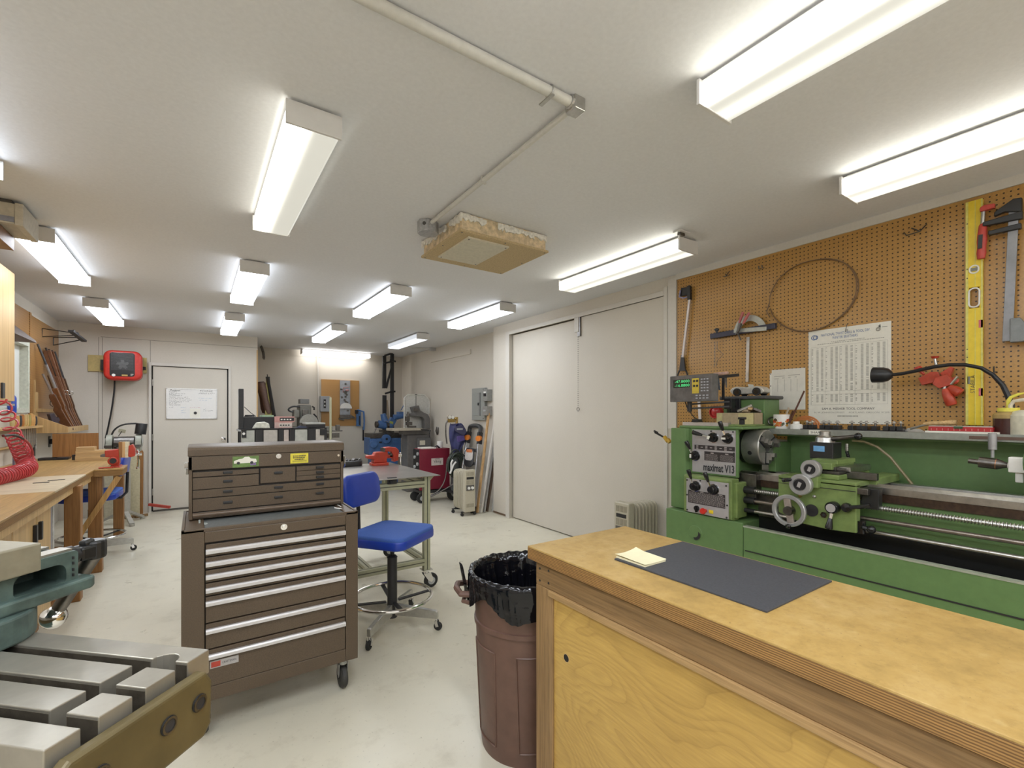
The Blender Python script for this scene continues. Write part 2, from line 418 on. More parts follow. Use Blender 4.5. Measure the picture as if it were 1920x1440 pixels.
names={(0,1):('A','white wraparound ceiling light cut off by the left frame edge, above the beige hung unit'),
(1,1):('B','large ceiling light with only its left tube glowing, nearest above the brown tool cabinet'),
(3,1):('C','lit ceiling light beside the pegboard corner, above the white closet doors'),
(0,2):('A','lit ceiling light next to the beige hung unit at the left wall'),
(1,2):('A','lit ceiling light straight behind the half-lit one above the tool cabinet'),
(2,2):('A','lit ceiling light just beyond the particleboard ceiling hatch'),
(3,2):('A','lit ceiling light beside the left end of the white closet'),
(0,3):('A','lit ceiling light above the red wall heater'),
(1,3):('A','small-looking far ceiling light in front of the white door wall'),
(2,3):('A','far ceiling light in front of the lit tube on the back wall'),
(3,3):('D','dim ceiling light near the black steel post, the least bright one'),
(2,0):('C','ceiling light with ribbed lens cut by the top edge, beyond the conduit corner'),
(3,0):('E','bright ceiling light at the right edge above the pegboard level')}
m_lensFill=lens('lens added fill tubes',[(-.05,16.),(.05,16.)],9.,1)
m_lensE=lens('lens right row pair of tubes',[(-.09,6.5),(.035,1.1)],.5,2)
lm=dict(F=m_lensFill,A=m_lensA,B=m_lensB,C=m_lensC,D=m_lensD,E=m_lensE);protos={}
rows.append(-1.85)  # unseen fixtures over and behind the camera, added to light the foreground
for c_,nm_ in((0,'left'),(1,'middle left'),(2,'middle right'),(3,'right')): names[(c_,4)]=('F','added unseen fill light behind the photographer, in the %s column of the ceiling grid'%nm_)
names[(0,0)]=('F','added unseen light over the near end of the long bench, above the slotted iron table')
names[(1,0)]=('F','added unseen fill light directly above the photographer, in front of the half-lit one')
for (c,r),(k,lab) in names.items():
    if k not in protos: o=protos[k]=fixture_root(lm[k],lab);o.location=(cols[c],rows[r],ZC)
    else: o=dup(protos[k],(cols[c],rows[r],ZC),None,lab)
# tube batten along the back wall ceiling
t=thing('strip_light','long thin lit strip light along the back wall top','strip light',(2.23,9.2,ZC))
M().bx(1.60,9.13,2.55,2.86,9.27,2.579).obj('channel',m_fix,t,bev=.002)
M().bx(1.615,9.12,2.49,2.845,9.28,2.55).obj('lens',emis('strip light lens',(1,.97,.93,1),5.5),t)
for s in(1.60,2.845): M().bx(s,9.115,2.485,s+.015,9.285,2.56).obj('end_cap',m_fix,t)
# ================================================================ CEILING ITEMS
m_osb=P('particleboard',(.50,.38,.21,1),.75,0,.18,120,.1)
m_cut=P('torn plaster edge',(.62,.50,.33,1),.9,0,.35,30,.4)
t=thing('ceiling_hatch','particleboard ceiling hatch box with a small lighter access panel','ceiling hatch',(1.63,2.71,ZC))
h=M();h.bx(1.29,2.42,2.462,1.955,3.0,2.476);h.obj('board',m_osb,t,bev=.001)
h=M();h.bx(1.305,2.435,2.476,1.94,2.985,2.579).obj('box_sides',m_cut,t)
h=M();rr=random.Random(6)
def torn(o,ax,nx,L):
    x=0.
    while x<L-.02:
        w_=rr.uniform(.04,.11);w_=min(w_,L-x);n_=5;top=[(x+w_*i/n_,.055-rr.uniform(0,.012)) for i in range(n_+1)];bot=[(x+w_*i/n_,rr.uniform(.0,.03)) for i in range(n_,-1,-1)]
        if rr.random()<.72: h.prism(top+bot,o,ax,(0,0,1),V(nx)*rr.uniform(.006,.016))
        x+=w_
m_bp=P('broken plaster',(.72,.70,.64,1),.9,0,.2,60,.3);torn((1.29,2.434,2.522),(1,0,0),(0,-1,0),.66);h.obj('broken_plaster',m_bp,t);h=M();torn((1.304,2.42,2.522),(0,1,0),(-1,0,0),.58)
h.obj('broken_plaster',m_bp,t)
h=M();h.bx(1.37,2.47,2.452,1.67,2.90,2.463).obj('access_panel',P('pale hardboard panel',(.60,.56,.44,1),.6,0,.08,50),t,bev=.001)
sc=M()
for x,y in((1.31,2.44),(1.62,2.44),(1.935,2.44),(1.31,2.7),(1.935,2.7),(1.31,2.98),(1.62,2.98),(1.935,2.98)): sc.cyl((x,y,2.4605),(x,y,2.463),.006,n=8)
for x,y in((1.385,2.49),(1.655,2.49),(1.385,2.88),(1.655,2.88)): sc.cyl((x,y,2.4505),(x,y,2.453),.006,n=8)
sc.obj('screws',m_dsteel,t)
m_cond=P('painted conduit',(.56,.55,.51,1),.45,0,.06)
t=thing('conduit','painted electrical conduit with an elbow fitting running along the ceiling','conduit',(1.19,1.31,ZC))
zc=ZC-.022
M().tube([(-.9,1.315,zc),(1.175,1.315,zc)],.019,12).obj('pipe',m_cond,t)
M().tube([(1.198,1.34,zc),(1.198,2.62,zc)],.0125,12).obj('pipe',m_cond,t)
e=M();e.bx(1.17,1.29,zc-.03,1.222,1.345,ZC-.001).cyl((1.16,1.315,zc),(1.178,1.315,zc),.025).cyl((1.198,1.34,zc),(1.198,1.36,zc),.02);e.obj('elbow_fitting',m_steel,t,bev=.003)
e=M();e.bx(1.06,1.295,ZC-.045,1.075,1.37,ZC-.04).ring((1.0675,1.315,zc),(1,0,0),.021,.003,16,6);e.obj('pipe_strap',m_steel,t)
e=M();e.bx(1.185,2.0,zc-.015,1.212,2.012,ZC-.001);e.obj('pipe_strap',m_cond,t)
t=thing('junction_box','galvanised octagonal junction box at the end of the conduit','junction box',(1.2,2.675,ZC))
q=M();pp=[(.066*math.cos(PI/8+i*PI/4),.066*math.sin(PI/8+i*PI/4)) for i in range(8)]
q.prism(pp,(1.2,2.685,ZC-.072),(1,0,0),(0,1,0),(0,0,.071)).obj('box',P('galvanised steel',(.48,.48,.49,1),.4,.8,.2,60),t,bev=.002)
q=M()
for a in(0,2,5): q.cyl((1.2+.056*math.cos(a*PI/4),2.685+.056*math.sin(a*PI/4),ZC-.03),(1.2+.065*math.cos(a*PI/4),2.685+.065*math.sin(a*PI/4),ZC-.03),.011,n=12)
q.obj('knockouts',m_dsteel,t)
# small ceiling sensor and hook near pegboard light
t=thing('ceiling_sensor','small grey metal clip on the ceiling beside the pegboard corner light','ceiling clip',PZ(1278,434,ZC))
c=PZ(1278,434,ZC);M().bx(c.x-.05,c.y-.03,ZC-.012,c.x+.05,c.y+.03,ZC-.001).obj('plate',m_fix,t,bev=.002)
M().bx(c.x-.03,c.y-.012,ZC-.03,c.x+.02,c.y+.012,ZC-.012).obj('clip',m_dsteel,t,bev=.002)
a=PZ(772,651,ZC);b=PZ(808,652,ZC)
t=thing('ceiling_box_conduit','thin conduit with a small box on the ceiling beside the dim light','conduit',(b.x,b.y,ZC))
M().tube([(a.x,a.y,ZC-.015),(b.x,b.y,ZC-.015)],.011,8).obj('pipe',m_cond,t)
M().bx(b.x-.02,b.y-.05,ZC-.05,b.x+.09,b.y+.05,ZC-.001).obj('box',P('galvanised box',(.48,.48,.49,1),.4,.6,.2,60),t,bev=.003)
# ================================================================ PEGBOARD (right wall)
pb=struct(M().bx(XR-.008,-2.5,1.20,XR-.001,2.47,2.53),'wall_pegboard',m_peg)
XB=XR-.009   # face of the pegboard
def hook(n,lab,cat,px,py,paths,mat=m_dsteel,r=.0035):
    c=PX(px,py,XB);m=M()
    for q in paths: m.tube([c+V(p) for p in q],r,6)
    return one(m,n,lab,cat,mat)
hook('peg_hook','double wire peg hook alone on the pegboard above the printed chart','peg hook',1716,441,[[(-.002,.05,.03),(-.035,.03,0),(-.035,-.03,.005),(-.002,-.05,.045)],[(-.002,.015,.045),(-.035,-.03,.005)]])
hook('peg_hook','small black wire peg hook at upper left of the pegboard','peg hook',1366,518,[[(-.002,0,.03),(-.03,0,0),(-.045,0,.012)],[(-.03,-.018,-.004),(-.03,.018,-.004)]])
hook('peg_hook','small steel peg hook holding the wire loop','peg hook',1430,503,[[(-.002,.012,0),(-.03,.012,-.006),(-.035,.012,.014)],[(-.002,-.012,0),(-.03,-.012,-.006),(-.035,-.012,.014)]])
hook('peg_hook','short grey peg hook right of the yellow level behind the lamp neck','peg hook',1867,697,[[(-.002,0,0),(-.04,0,-.008),(-.045,0,.025)]])
# reacher grabber
t=thing('reach_grabber','long grabber tool with grey tube and black claw hung on the pegboard end','grabber tool',PX(1290,620,XB))
X0=XB-.03;a=PX(1293,560,X0);b=PX(1280,670,X0)
M().tube([a,b],.011,10).obj('tube',P('dull aluminium tube',(.55,.51,.50,1),.4,.5,.05),t)
g=M();h=PX(1292,536,X0);g.bar(h,a+V((0,0,-.01)),.026,.03);g.prism([(-.005,0),(.085,.005),(.09,.02),(.08,.075),(.0,.07)],h+V((.0,0,-.075)),(0,1,0),(0,0,1),(.02,0,0));g.obj('handle',m_black,t,bev=.004)
g=M();g.tube([h+V((-.005,.012,-.09)),h+V((-.012,.045,-.095)),h+V((-.012,.085,-.075)),h+V((-.005,.08,-.02))],.006,8);g.obj('trigger',P('lavender plastic',(.30,.29,.45,1),.4),t)
c=PX(1279,682,X0);g=M();g.prism([(-.03,-.05),(.03,-.05),(.012,.085),(-.010,.085)],c+V((0,0,-.01)),(0,1,0),(0,0,1),(.012,0,0))
g.tube([c+V((.005,.03,-.055)),c+V((.005,.047,-.09)),c+V((.005,.043,-.14)),c+V((.005,.03,-.155))],.007,8);g.tube([c+V((.005,-.03,-.055)),c+V((.005,-.047,-.09)),c+V((.005,-.043,-.14)),c+V((.005,-.03,-.155))],.007,8);g.obj('claw',m_black,t)
# mitre gauge with bar
t=thing('miter_gauge','half-round mitre gauge with dark fence and hanging bar on the pegboard','miter gauge',PX(1400,620,XB))
X1=XB-.025;a=PX(1333,631,X1);b=PX(1455,611,X1)
M().bar(a,b,.03,.04).obj('fence',P('dark blue fence',(.05,.05,.075,1),.35,.3),t,bev=.003)
a=PX(1403,632,X1+.01);b=PX(1401,716,X1+.01);M().bar(a,b,.022,.008,(1,0,0)).obj('bar',m_steel,t)
c=PX(1406,621,X1-.012);g=M();R=PX(1378,621,X1).y-c.y
arc=[(R*math.cos(PI*i/20),R*math.sin(PI*i/20)) for i in range(21)]+[(-R*.62*math.cos(PI*i/20),R*.62*math.sin(PI*i/20)) for i in range(21)]
g.prism(arc,c,(0,1,.12),(0,0,1),(.01,0,0));g.bar(c+V((0,-R,-.0)),c+V((0,R,.02)),.012,.03);g.obj('protractor_head',P('cast aluminium',(.45,.46,.42,1),.4,.6,.12),t,bev=.002)
g=M();g.ball(PX(1344,618,X1-.02),.016,10,(1,1.2,.8));g.cyl(PX(1344,622,X1-.03),PX(1344,622,X1),.01);g.obj('stop_clamp',m_black,t)
g=M();q=PX(1345,640,X1);g.tube([q,q+V((0,.0,-.06)),q+V((0,-.05,-.11)),q+V((0,0,-.15)),q+V((0,.01,-.2))],.002,5);g.tube([q+V((0,.02,0)),q+V((0,.02,-.18)),q+V((0,.03,-.2))],.002,5);g.obj('wire',m_dsteel,t)
# pliers hooked on the gauge
t=thing('pliers','pliers with worn red handles hooked over the mitre gauge fence','pliers',PX(1390,610,XB))
X2=X1-.04
for (u,v,k) in(((1393,585),(1386,606),0),((1405,586),(1393,607),1)):
    M().tube([PX(u[0],u[1],X2),PX((u[0]+v[0])/2,(u[1]+v[1])/2,X2),PX(v[0],v[1],X2)],[.010,.011,.008],8).obj('handle',P('worn red grip',(.45,.13,.12,1),.5),t)
g=M();g.tube([PX(1388,606,X2),PX(1384,620,X2),PX(1380,628,X2)],[.014,.012,.007],8);g.tube([PX(1382,622,X2),PX(1389,638,X2)],.006,6);g.obj('jaws',m_dsteel,t)
# wire loop
c=PX(1519,553,XB-.02);m=M()
for k in range(2):
    m.tube([c+V((.012*k-.003*math.sin(i),.265*math.cos(2*PI*i/40+k*.3)*(1+.02*k),.235*math.sin(2*PI*i/40+k*.3)*(1+.03*math.sin(3*i*.16))+.0)) for i in range(38)],.0035,6)
m.tube([c+V((.0,.265,.0)),c+V((.0,.285,-.06)),c+V((-.004,.262,-.1))],.005,6)
one(m,'wire_coil','loose coil of thin brown wire hung flat on the pegboard','wire coil',P('brown wire',(.20,.12,.06,1),.5))
# printed chart
def sheet(name,lab,cat,px,mat=m_paper,x=XB-.004):
    a=PX(px[0],px[1],x);b=PX(px[2],px[3],x);y0,z1,y1,z0=a.y,a.z,b.y,b.z
    t=thing(name,lab,cat,(x,(y0+y1)/2,z0));M().bx(x,y1,z0,x+.002,y0,z1).obj('sheet',mat,t)
    return t,lambda u,v,d=.0008:V((x-d,y0+(y1-y0)*u,z1+(z0-z1)*v)),abs(y1-y0),abs(z1-z0)
t,q,w,h=sheet('wall_chart','large printed drill size chart on the pegboard','chart',(1516,622,1671,796))
AX,AZ=(0,-1,0),(0,0,1)
def quad(m,q,u0,v0,u1,v1,d=.0008): m._a([q(u0,v0,d),q(u0,v1,d),q(u1,v1,d),q(u1,v0,d)],[(0,1,2,3)])
m_bluei=P('blue print ink',(.09,.16,.36,1),.6);m_greyi=P('grey print ink',(.36,.35,.31,1),.7)
m=M();m.text('NATIONAL TWIST DRILL & TOOL DIV.',q(.47,.060),AX,AZ,.0235,w=w*.6);m.text('WINTER BROTHERS',q(.47,.100),AX,AZ,.0235,w=w*.31)
m.ring(q(.075,.075),(1,0,0),.015,.0022,20,4).ring(q(.095,.075),(1,0,0),.013,.0022,20,4);m.obj('heading',m_bluei,t,smooth=False)
m=M()
rnd=random.Random(3)
for v in(.135,.150): 
    u=.12 if v>.14 else .3
    while u<(.93 if v>.14 else .7): du=rnd.uniform(.008,.03);quad(m,q,u,v,u+du,v+.006);u+=du+.006
for c in range(15):
    u0=.045+c*.0617
    if c%3==0: quad(m,q,u0-.008,.19,u0-.006,.80);
    for r in range(62):
        v=.195+r*.0094
        if .655<v<.685 or rnd.random()<(.5 if c%3==0 else .04): continue
        uw=rnd.uniform(.012,.02) if c%3==0 else .03
        quad(m,q,u0,v,u0+uw,v+.0048)
for v in(.18,.655,.69,.80): quad(m,q,.035,v,.965,v+.0016)
for u in(.035,.963): quad(m,q,u,.18,u+.002,.80)
quad(m,q,.86,.03,.885,.055);m.ring(q(.86,.066),(1,0,0),.009,.004,16,4);quad(m,q,.872,.02,.885,.066);quad(m,q,.90,.045,.96,.052)
m.obj('printed_table',m_greyi,t,smooth=False)
m=M();m.text('SAM A. MESHER TOOL COMPANY',q(.5,.845),AX,AZ,.020,w=w*.64);m.obj('dealer_name',m_ink,t,smooth=False)
m=M();m.text('N. W. JOHNSON STREET     PORTLAND, OREGON  97209',q(.53,.884),AX,AZ,.014,w=w*.9)
u=.38
while u<.62: quad(m,q,u,.914,u+.012,.926);u+=.017
m.obj('dealer_address',m_greyi,t,smooth=False)
m=M();m.cyl(q(.5,.035,.004),q(.5,.035,-.001),.003,n=8).tube([q(.5,-.02,.006),q(.49,.03,.01),q(.48,.05,.004)],.002,5);m.obj('hanging_hook',m_dsteel,t)
# small data sheet in sleeve
t,q,w,h=sheet('data_sheet','small typed data sheet in a clear sleeve beside the wall chart','paper sheet',(1447,694,1510,768),P('sheet in plastic sleeve',(.72,.70,.63,1),.18,0,.05,30,.1))
m=M()
for u in(.18,.39,.58,.76): quad(m,q,u,.25,u+.012,.55)
for v,a,b in((.16,.08,.40),(.15,.5,.85),(.22,.08,.22),(.21,.32,.40),(.2,.5,.58),(.2,.7,.76)): quad(m,q,a,v,b,v+.014)
m.obj('print',m_greyi,t,smooth=False)
m=M();m.bx(q(0,0).x,q(-.06,0).y,q(0,.98).z,q(0,0).x+.0015,q(-.0,0).y,q(0,.08).z);m.obj('punched_margin',m_paper,t)
m=M()
for v in(.1,.4,.65): m.cyl(q(-.03,v,.001),q(-.03,v,-.003),.004,n=8)
m.obj('margin_holes',m_ink,t)
# yellow spirit level
a=PX(1812,377,XB-.02);b=PX(1843,377,XB-.02);bt=PX(1812,797,XB-.02).z;yl,yr,zt=a.y,b.y,2.505
t=thing('spirit_level','long yellow spirit level hung upright on the pegboard','spirit level',(XB-.02,(yl+yr)/2,bt))
w=yl-yr;x0=XB-.028;m=M()
zh=PX(1827,558,x0).z
def lv(z0,z1): m.bx(x0,yr,z0,XB-.002,yl,z1)
lv(bt,zh-.055);lv(zh+.055,zt);m.bx(x0,yr,zh-.055,XB-.002,yr+w*.2,zh+.055);m.bx(x0,yl-w*.2,zh-.055,XB-.002,yl,zh+.055)
m.obj('body',m_yellow,t,bev=.002)
m=M();m.bx(x0-.003,yl-.009,bt+.002,x0+.001,yl+.001,zt-.002);m.bx(x0-.002,yr-.001,bt+.002,x0+.001,yr+.006,zt-.002).bx(x0-.002,yr+w*.42,bt+.002,x0,yr+w*.46,zh-.06).bx(x0-.002,yr+w*.42,zh+.06,x0,yr+w*.46,zt-.002);m.obj('edge_rails',P('pale yellow rail',(.68,.62,.16,1),.4),t)
m=M();
yc=(yl+yr)/2
def oval(cz,hy,hz,r):
    pts=[]
    for i in range(24):
        aa=2*PI*i/24;s_=max(hz-hy,0);pts.append((x0-.002,yc+hy*math.cos(aa),cz+hy*math.sin(aa)+(s_ if math.sin(aa)>0 else -s_)))
    m.tube(pts,r,6,True)
oval(zh,.020,.05,.004);oval(PX(1827,505,x0).z,.017,.020,.004);m.obj('grip_ring',m_white,t)
m=M();z=PX(1827,505,x0).z;m.bx(x0-.003,yc-.014,z-.009,x0,yc+.014,z+.009).bx(x0-.003,yl-.016,PX(1816,713,x0).z-.02,x0,yl-.006,PX(1816,713,x0).z+.02);m.obj('vial_window',P('smoky vial',(.24,.25,.22,1),.2),t)
m=M()
for py in(460,607,735):
    z=PX(1838,py,x0).z;m.bx(x0-.002,yr-.001,z-.02,x0+.001,yr+.014,z+.02)
m.obj('pink_mark',P('pink tape',(.62,.15,.17,1),.5),t)
m=M();z=PX(1827,715,x0).z;m.text('STABILA',(x0-.0015,yc+.004,z-.015),(0,0,1),(0,1,0),.026)
for py in(420,505,522,655,670):
    zz=PX(1815,py,x0).z;m.bx(x0-.0045,yl-.008,zz-.003,x0-.003,yl-.003,zz+.003)
m.obj('lettering',P('faded ink',(.13,.11,.05,1),.6),t,smooth=False)
# bar clamp
t=thing('bar_clamp','steel bar clamp with red and black screw handle on the pegboard','clamp',PX(1900,500,XB))
x1=XB-.05
m=M();m.bar(PX(1902,378,x1),PX(1889,640,x1),.036,.012,(1,0,0));m.obj('bar',P('clamp bar steel',(.24,.24,.25,1),.4,.6,.15,15),t,bev=.002)
m=M();a=PX(1906,374,x1);m.prism([(.01,-.02),(.01,.05),(-.02,.055),(-.05,.035),(-.085,.012),(-.088,-.01),(-.05,.0),(-.02,-.01)],PX(1912,392,x1)+V((-.02,0,.0)),(0,-1,0),(0,0,1),(.028,0,0));m.prism([(.025,-.018),(.025,.022),(-.115,.012),(-.115,-.010)],PX(1905,404,x1)+V((-.02,0,-.01)),(0,-1,0),(0,0,1),(.028,0,0));m.prism([(.02,-.014),(.02,.014),(-.095,.010),(-.095,-.012)],PX(1905,423,x1)+V((-.02,0,-.01)),(0,-1,0),(0,0,1),(.028,0,0));m.obj('clamp_arm',m_black,t,bev=.004)
m=M();m.tube([PX(1844,393,x1),PX(1842,425,x1)],.009,8);m.obj('screw',m_steel,t)
m=M();m.rev([(0,0),(.012,0),(.016,.01),(.019,.05),(.02,.09),(.017,.12),(.019,.15),(.015,.178),(0,.18)],PX(1843,420,x1),(PX(1840,476,x1)-PX(1843,420,x1)),14);m.obj('grip',P('red soft grip',(.5,.06,.045,1),.45),t)
m=M();c=PX(1842,445,x1);m.bar(c+V((-.017,.003,.01)),c+V((-.017,.006,-.06)),.016,.01,(1,0,0));m.obj('grip_inlay',m_black,t)
m=M();m.prism([(-.025,-.012),(.03,-.010),(.03,.012),(-.01,.018),(-.025,.008)],PX(1851,391,x1)+V((-.02,0,0)),(0,-1,0),(0,0,1),(.03,0,0));m.obj('pad',P('red soft pad',(.5,.06,.045,1),.45),t,bev=.004)
m=M();c=PX(1898,600,x1);m.prism([(-.005,-.085),(.18,-.085),(.18,.035),(.05,.0),(.03,.035),(-.005,.035)],c+V((-.03,0,-.03)),(0,-1,0),(0,0,1),(.035,0,0));m.obj('fixed_jaw',P('grey cast jaw',(.20,.21,.21,1),.45,.4),t,bev=.004)
# red corner clamp
t=thing('corner_clamp','red cast corner clamp with two red handles on the pegboard','clamp',PX(1765,720,XB))
x2=XB-.05
def pl(pts,dx=0.): return [PX(a,b,x2+dx) for a,b in pts]
def pxprism(m,pts,th,dx=0.):
    A=[PX(a,b,x2+dx) for a,b in pts];o=A[0];m.prism([(p.y-o.y,p.z-o.z) for p in A],o,(0,1,0),(0,0,1),(th,0,0))
m=M();pxprism(m,[(1721,709),(1745,697),(1757,697),(1764,707),(1757,716),(1728,722)],.035);pxprism(m,[(1762,700),(1782,687),(1787,690),(1780,708),(1768,707)],.035);pxprism(m,[(1753,708),(1775,701),(1786,713),(1782,722),(1760,728),(1748,720)],.045,-.02)
m.ball(PX(1788,714,x2),.022,10,(.6,1.1,.9));m_rcl=P('orange red enamel',(.50,.062,.028,1),.35,0,.15);m.obj('casting',m_rcl,t,bev=.003)
for a,b in(((1772,729),(1785,760)),((1780,725),(1801,738))):
    A,B=PX(a[0],a[1],x2-.01),PX(b[0],b[1],x2-.01);d=(B-A).length
    M().rev([(0,0),(.014,0),(.021,.02),(.024,d*.5),(.025,d*.9),(.02,d),(0,d)],A,B-A,14).obj('handle',m_rcl,t)
m=M();m.tube([PX(1756,686,x2),PX(1753,673,x2)],.007,8);m.cyl(PX(1771,732,x2-.01),PX(1772,722,x2-.01),.009);m.tube([PX(1783,721,x2-.02),PX(1796,706,x2-.02)],.006,6);m.obj('screw',m_steel,t)
m=M();m.cyl(PX(1753,672,x2),PX(1753,668,x2),.014,.019);m.cyl(PX(1722,692,x2),PX(1720,688,x2),.02,.016);m.tube([PX(1720,692,x2),PX(1733,702,x2)],.008,6);m.obj('swivel_pad',m_red,t)
# aluminium straightedge leaning on the pegboard by the lathe, red cap
m=M();m.bar(PX(1311,750,XB-.03),PX(1314,799,XB-.03),.025,.012,(1,0,0));one(m,'metal_bar','short aluminium bar on the pegboard below the digital readout','metal bar',m_alu)
m=M();c=PX(1341,773,XB-.05);m.rev([(0,.0),(.045,.002),(.05,.012),(.042,.04),(.02,.05),(0,.05)],c+V((.04,0,0)),(-1,0,0),24);m.ring(c+V((-.005,0,0)),(1,0,0),.043,.006,24,6);one(m,'red_cap','round red glossy cap on the pegboard behind the lathe','red cap',P('red gloss',(.50,.03,.03,1),.2))
# ================================================================ LATHE
m_gr=P('green machine enamel',(.128,.225,.082,1),.42,0,.07,25,0)
m_gr2=P('worn light green enamel',(.175,.245,.078,1),.42,0,.18,18)
m_plate=P('brushed face plate',(.44,.42,.42,1),.35,.2,.05)
m_knob=P('glossy black knob',(.012,.012,.013,1),.18)
lt=thing('metal_lathe','large green metalworking lathe standing under the pegboard','lathe',(2.9,1.0,0))
FB=2.62
m=M();m.bx(FB,1.455,0,3.2,1.985,.745).bx(FB,0,0,FB+.03,1.452,.728).bx(FB+.03,0,0,3.2,1.452,.60)
m.obj('base_cabinet',m_gr,lt,bev=.004)
M().bx(FB-.004,0,.588,FB+.002,1.44,.594).obj('panel_seam',m_blackm,lt)
M().bx(FB+.03,0,.60,3.19,1.455,.604).bx(2.80,0,.604,2.81,1.455,.775).obj('chip_tray',P('oily black tray',(.012,.012,.012,1),.3),lt)  # black tray floor, plus a black panel added below the bed front
m=M();m.bx(FB-.003,0,.724,FB+.032,1.452,.732);m.obj('tray_lip',P('bare worn edge',(.42,.45,.36,1),.45,.3),lt)
c=PX(1303,1003,FB-.004)
m=M();m.rev([(0,.0022),(.046,.0022),(.048,0)],c+V((.004,0,.012)),(-1,0,0),28);m.obj('cover_disc',m_gr,lt)
m=M();aa=[-1.75+i*.13 for i in range(17)];pts=[(.034*math.cos(a)+.004,.034*math.sin(a)-.004) for a in aa]+[(.034*math.cos(a)*.86-.004,.034*math.sin(a)*.86+.006) for a in aa[::-1]]
m.prism(pts,c+V((-.0035,0,.008)),(0,-1,0),(0,0,1),(.003,0,0));m.obj('finger_slot',m_blackm,lt)
# headstock
HX=2.70
m=M();m.prism([(HX-.03,1.985),(HX-.03,1.875),(HX+.005,1.86),(3.15,1.86),(3.15,1.985)],(0,0,.75),(1,0,0),(0,1,0),(0,0,.535));m.obj('gear_cover',m_gr,lt,bev=.006)
m=M();m.bx(HX+.03,1.615,.75,3.15,1.862,1.285).bx(HX+.004,1.535,.99,HX+.03,1.862,1.285);m.bx(HX-.002,1.50,1.2855,3.12,1.94,1.302);m.obj('headstock',m_gr,lt,bev=.005)
m=M();m.bx(HX+.02,1.52,1.3025,3.0,1.70,1.314);m.obj('top_cover',m_gr2,lt,bev=.003)
m=M();m.prism([(.0,.98),(.0,.752),(.025,.742),(.08,.742),(.08,.99),(.01,.99)],(FB-.005,1.52,0),(1,0,0),(0,0,1),(0,.325,0));m.bx(2.64,1.50,.76,2.75,1.53,.97);m.obj('feed_gearbox',m_gr2,lt,bev=.005)
def plate(name,x,p,mat=m_plate):
    a=PX(p[0],p[1],x);b=PX(p[2],p[3],x);M().bx(x,b.y,b.z,x+.004,a.y,a.z).obj(name,mat,lt,bev=.001)
    return lambda u,v,d=.001:V((x-d,a.y+(b.y-a.y)*u,a.z+(b.z-a.z)*v)),abs(a.y-b.y)
pa,wa=plate('upper_face_plate',HX-.001,(1298,805,1379,893))
pl2,wb=plate('lower_face_plate',FB-.012,(1287,896,1366,974))
AXY,AZ=(0,-1,0),(0,0,1)
def q4(m,p,u0,v0,u1,v1,d=.0015): m._a([p(u0,v0,d),p(u0,v1,d),p(u1,v1,d),p(u1,v0,d)],[(0,1,2,3)])
m_dp=P('dark data plate',(.035,.028,.03,1),.4)
for a_ in((pa,.06,.36,.99,.46),(pa,.30,.50,.99,.71),(pl2,.05,.34,.93,.72)):
    m=M();q4(m,*a_);m.obj('data_plate',m_dp,lt,smooth=False)
m=M();rnd=random.Random(5)
for i in range(8):
    for j in range(3):
        u=.10+i*.11
        if (i+j)%2==0 or j==1: q4(m,pa,u,.372+j*.03,u+.055,.39+j*.03,.002)
m_pp=P('plate print',(.42,.38,.36,1),.5);m.obj('table_print',m_pp,lt,smooth=False);m=M()
for r in range(9):
    u=.33
    while u<.95:
        du=rnd.uniform(.01,.03)
        if not .6<u<.66: q4(m,pa,u,.56+r*.016,u+du,.566+r*.016,.002)
        u+=du+.012
m.obj('table_print',m_pp,lt,smooth=False);m=M()
for r in range(15):
    u=.08
    while u<.9:
        du=rnd.uniform(.01,.04);q4(m,pl2,u,.39+r*.021,u+du,.399+r*.021,.002);u+=du+.014
for u in(.45,.78): q4(m,pa,u,.52,u+.07,.545,.002)
for u in(.08,.3,.52,.74): q4(m,pl2,u+.05,.352,u+.13,.372,.002)
for r in range(4): q4(m,pa,.08,.27+r*.018,.36,.274+r*.018,.002)
m.obj('table_print',m_pp,lt,smooth=False)
m=M();m.text('maximat V13',pa(.63,.87,.002),AXY,AZ,.066,w=wa*.70,bold=.03);m.obj('model_lettering',m_ink,lt,smooth=False)
m=M();q4(m,pa,.19,.745,.99,.765,.0012)
m=M()
for u,v in((.03,.03),(.46,.03),(.95,.03),(.97,.5),): m.cyl(pa(u,v,.003),pa(u,v,0),.0055,n=8)
for u,v in((.02,.06),(.35,.03),(.95,.08),(.97,.62),(.96,.96),(.02,.5),(.02,.95)): m.cyl(pl2(u,v,.003),pl2(u,v,0),.0055,n=8)
m.obj('screws',m_blackm,lt)
def lever(p,tip,r=.028,face=m_plate,tx=-.055):
    # round black dial boss with a stick handle (boss axis -X)
    k=M();k.rev([(0,0),(r*1.12,0),(r*1.12,.012),(r*1.0,.012),(r*.98,.03),(r*.72,.044),(0,.046)],p,(-1,0,0),24);b=k.obj('lever_boss',m_knob,lt)
    M().rev([(r*1.12,.0),(r*1.22,.0),(r*1.22,.006),(r*1.12,.006)],p,(-1,0,0),24).obj('boss_ring',m_chrome,b)
    a=p+V((-.03,0,0));e=p+V((tx,tip[0],tip[1]));d=e-a
    M().cyl(a,a+d*.5,.006,n=8).obj('lever_rod',m_chrome,b)
    M().rev([(0,0),(.007,0),(.013,d.length*.3),(.0135,d.length*.5),(.0115,d.length*.55),(0,d.length*.56)],a+d*.45,d,14).obj('lever_handle',m_knob,b)
    return b
b=lever(pa(.52,.17,0),(.115,.03));m=M();m.ob(pa(.49,.17,.047),(.002,.016,.022),(.4,0,0));m.obj('index_mark',m_paper,b)
b=lever(pa(.85,.175,0),(.025,.105));m=M();m.ob(pa(.83,.175,.047),(.002,.026,.012));m.obj('index_mark',m_paper,b)
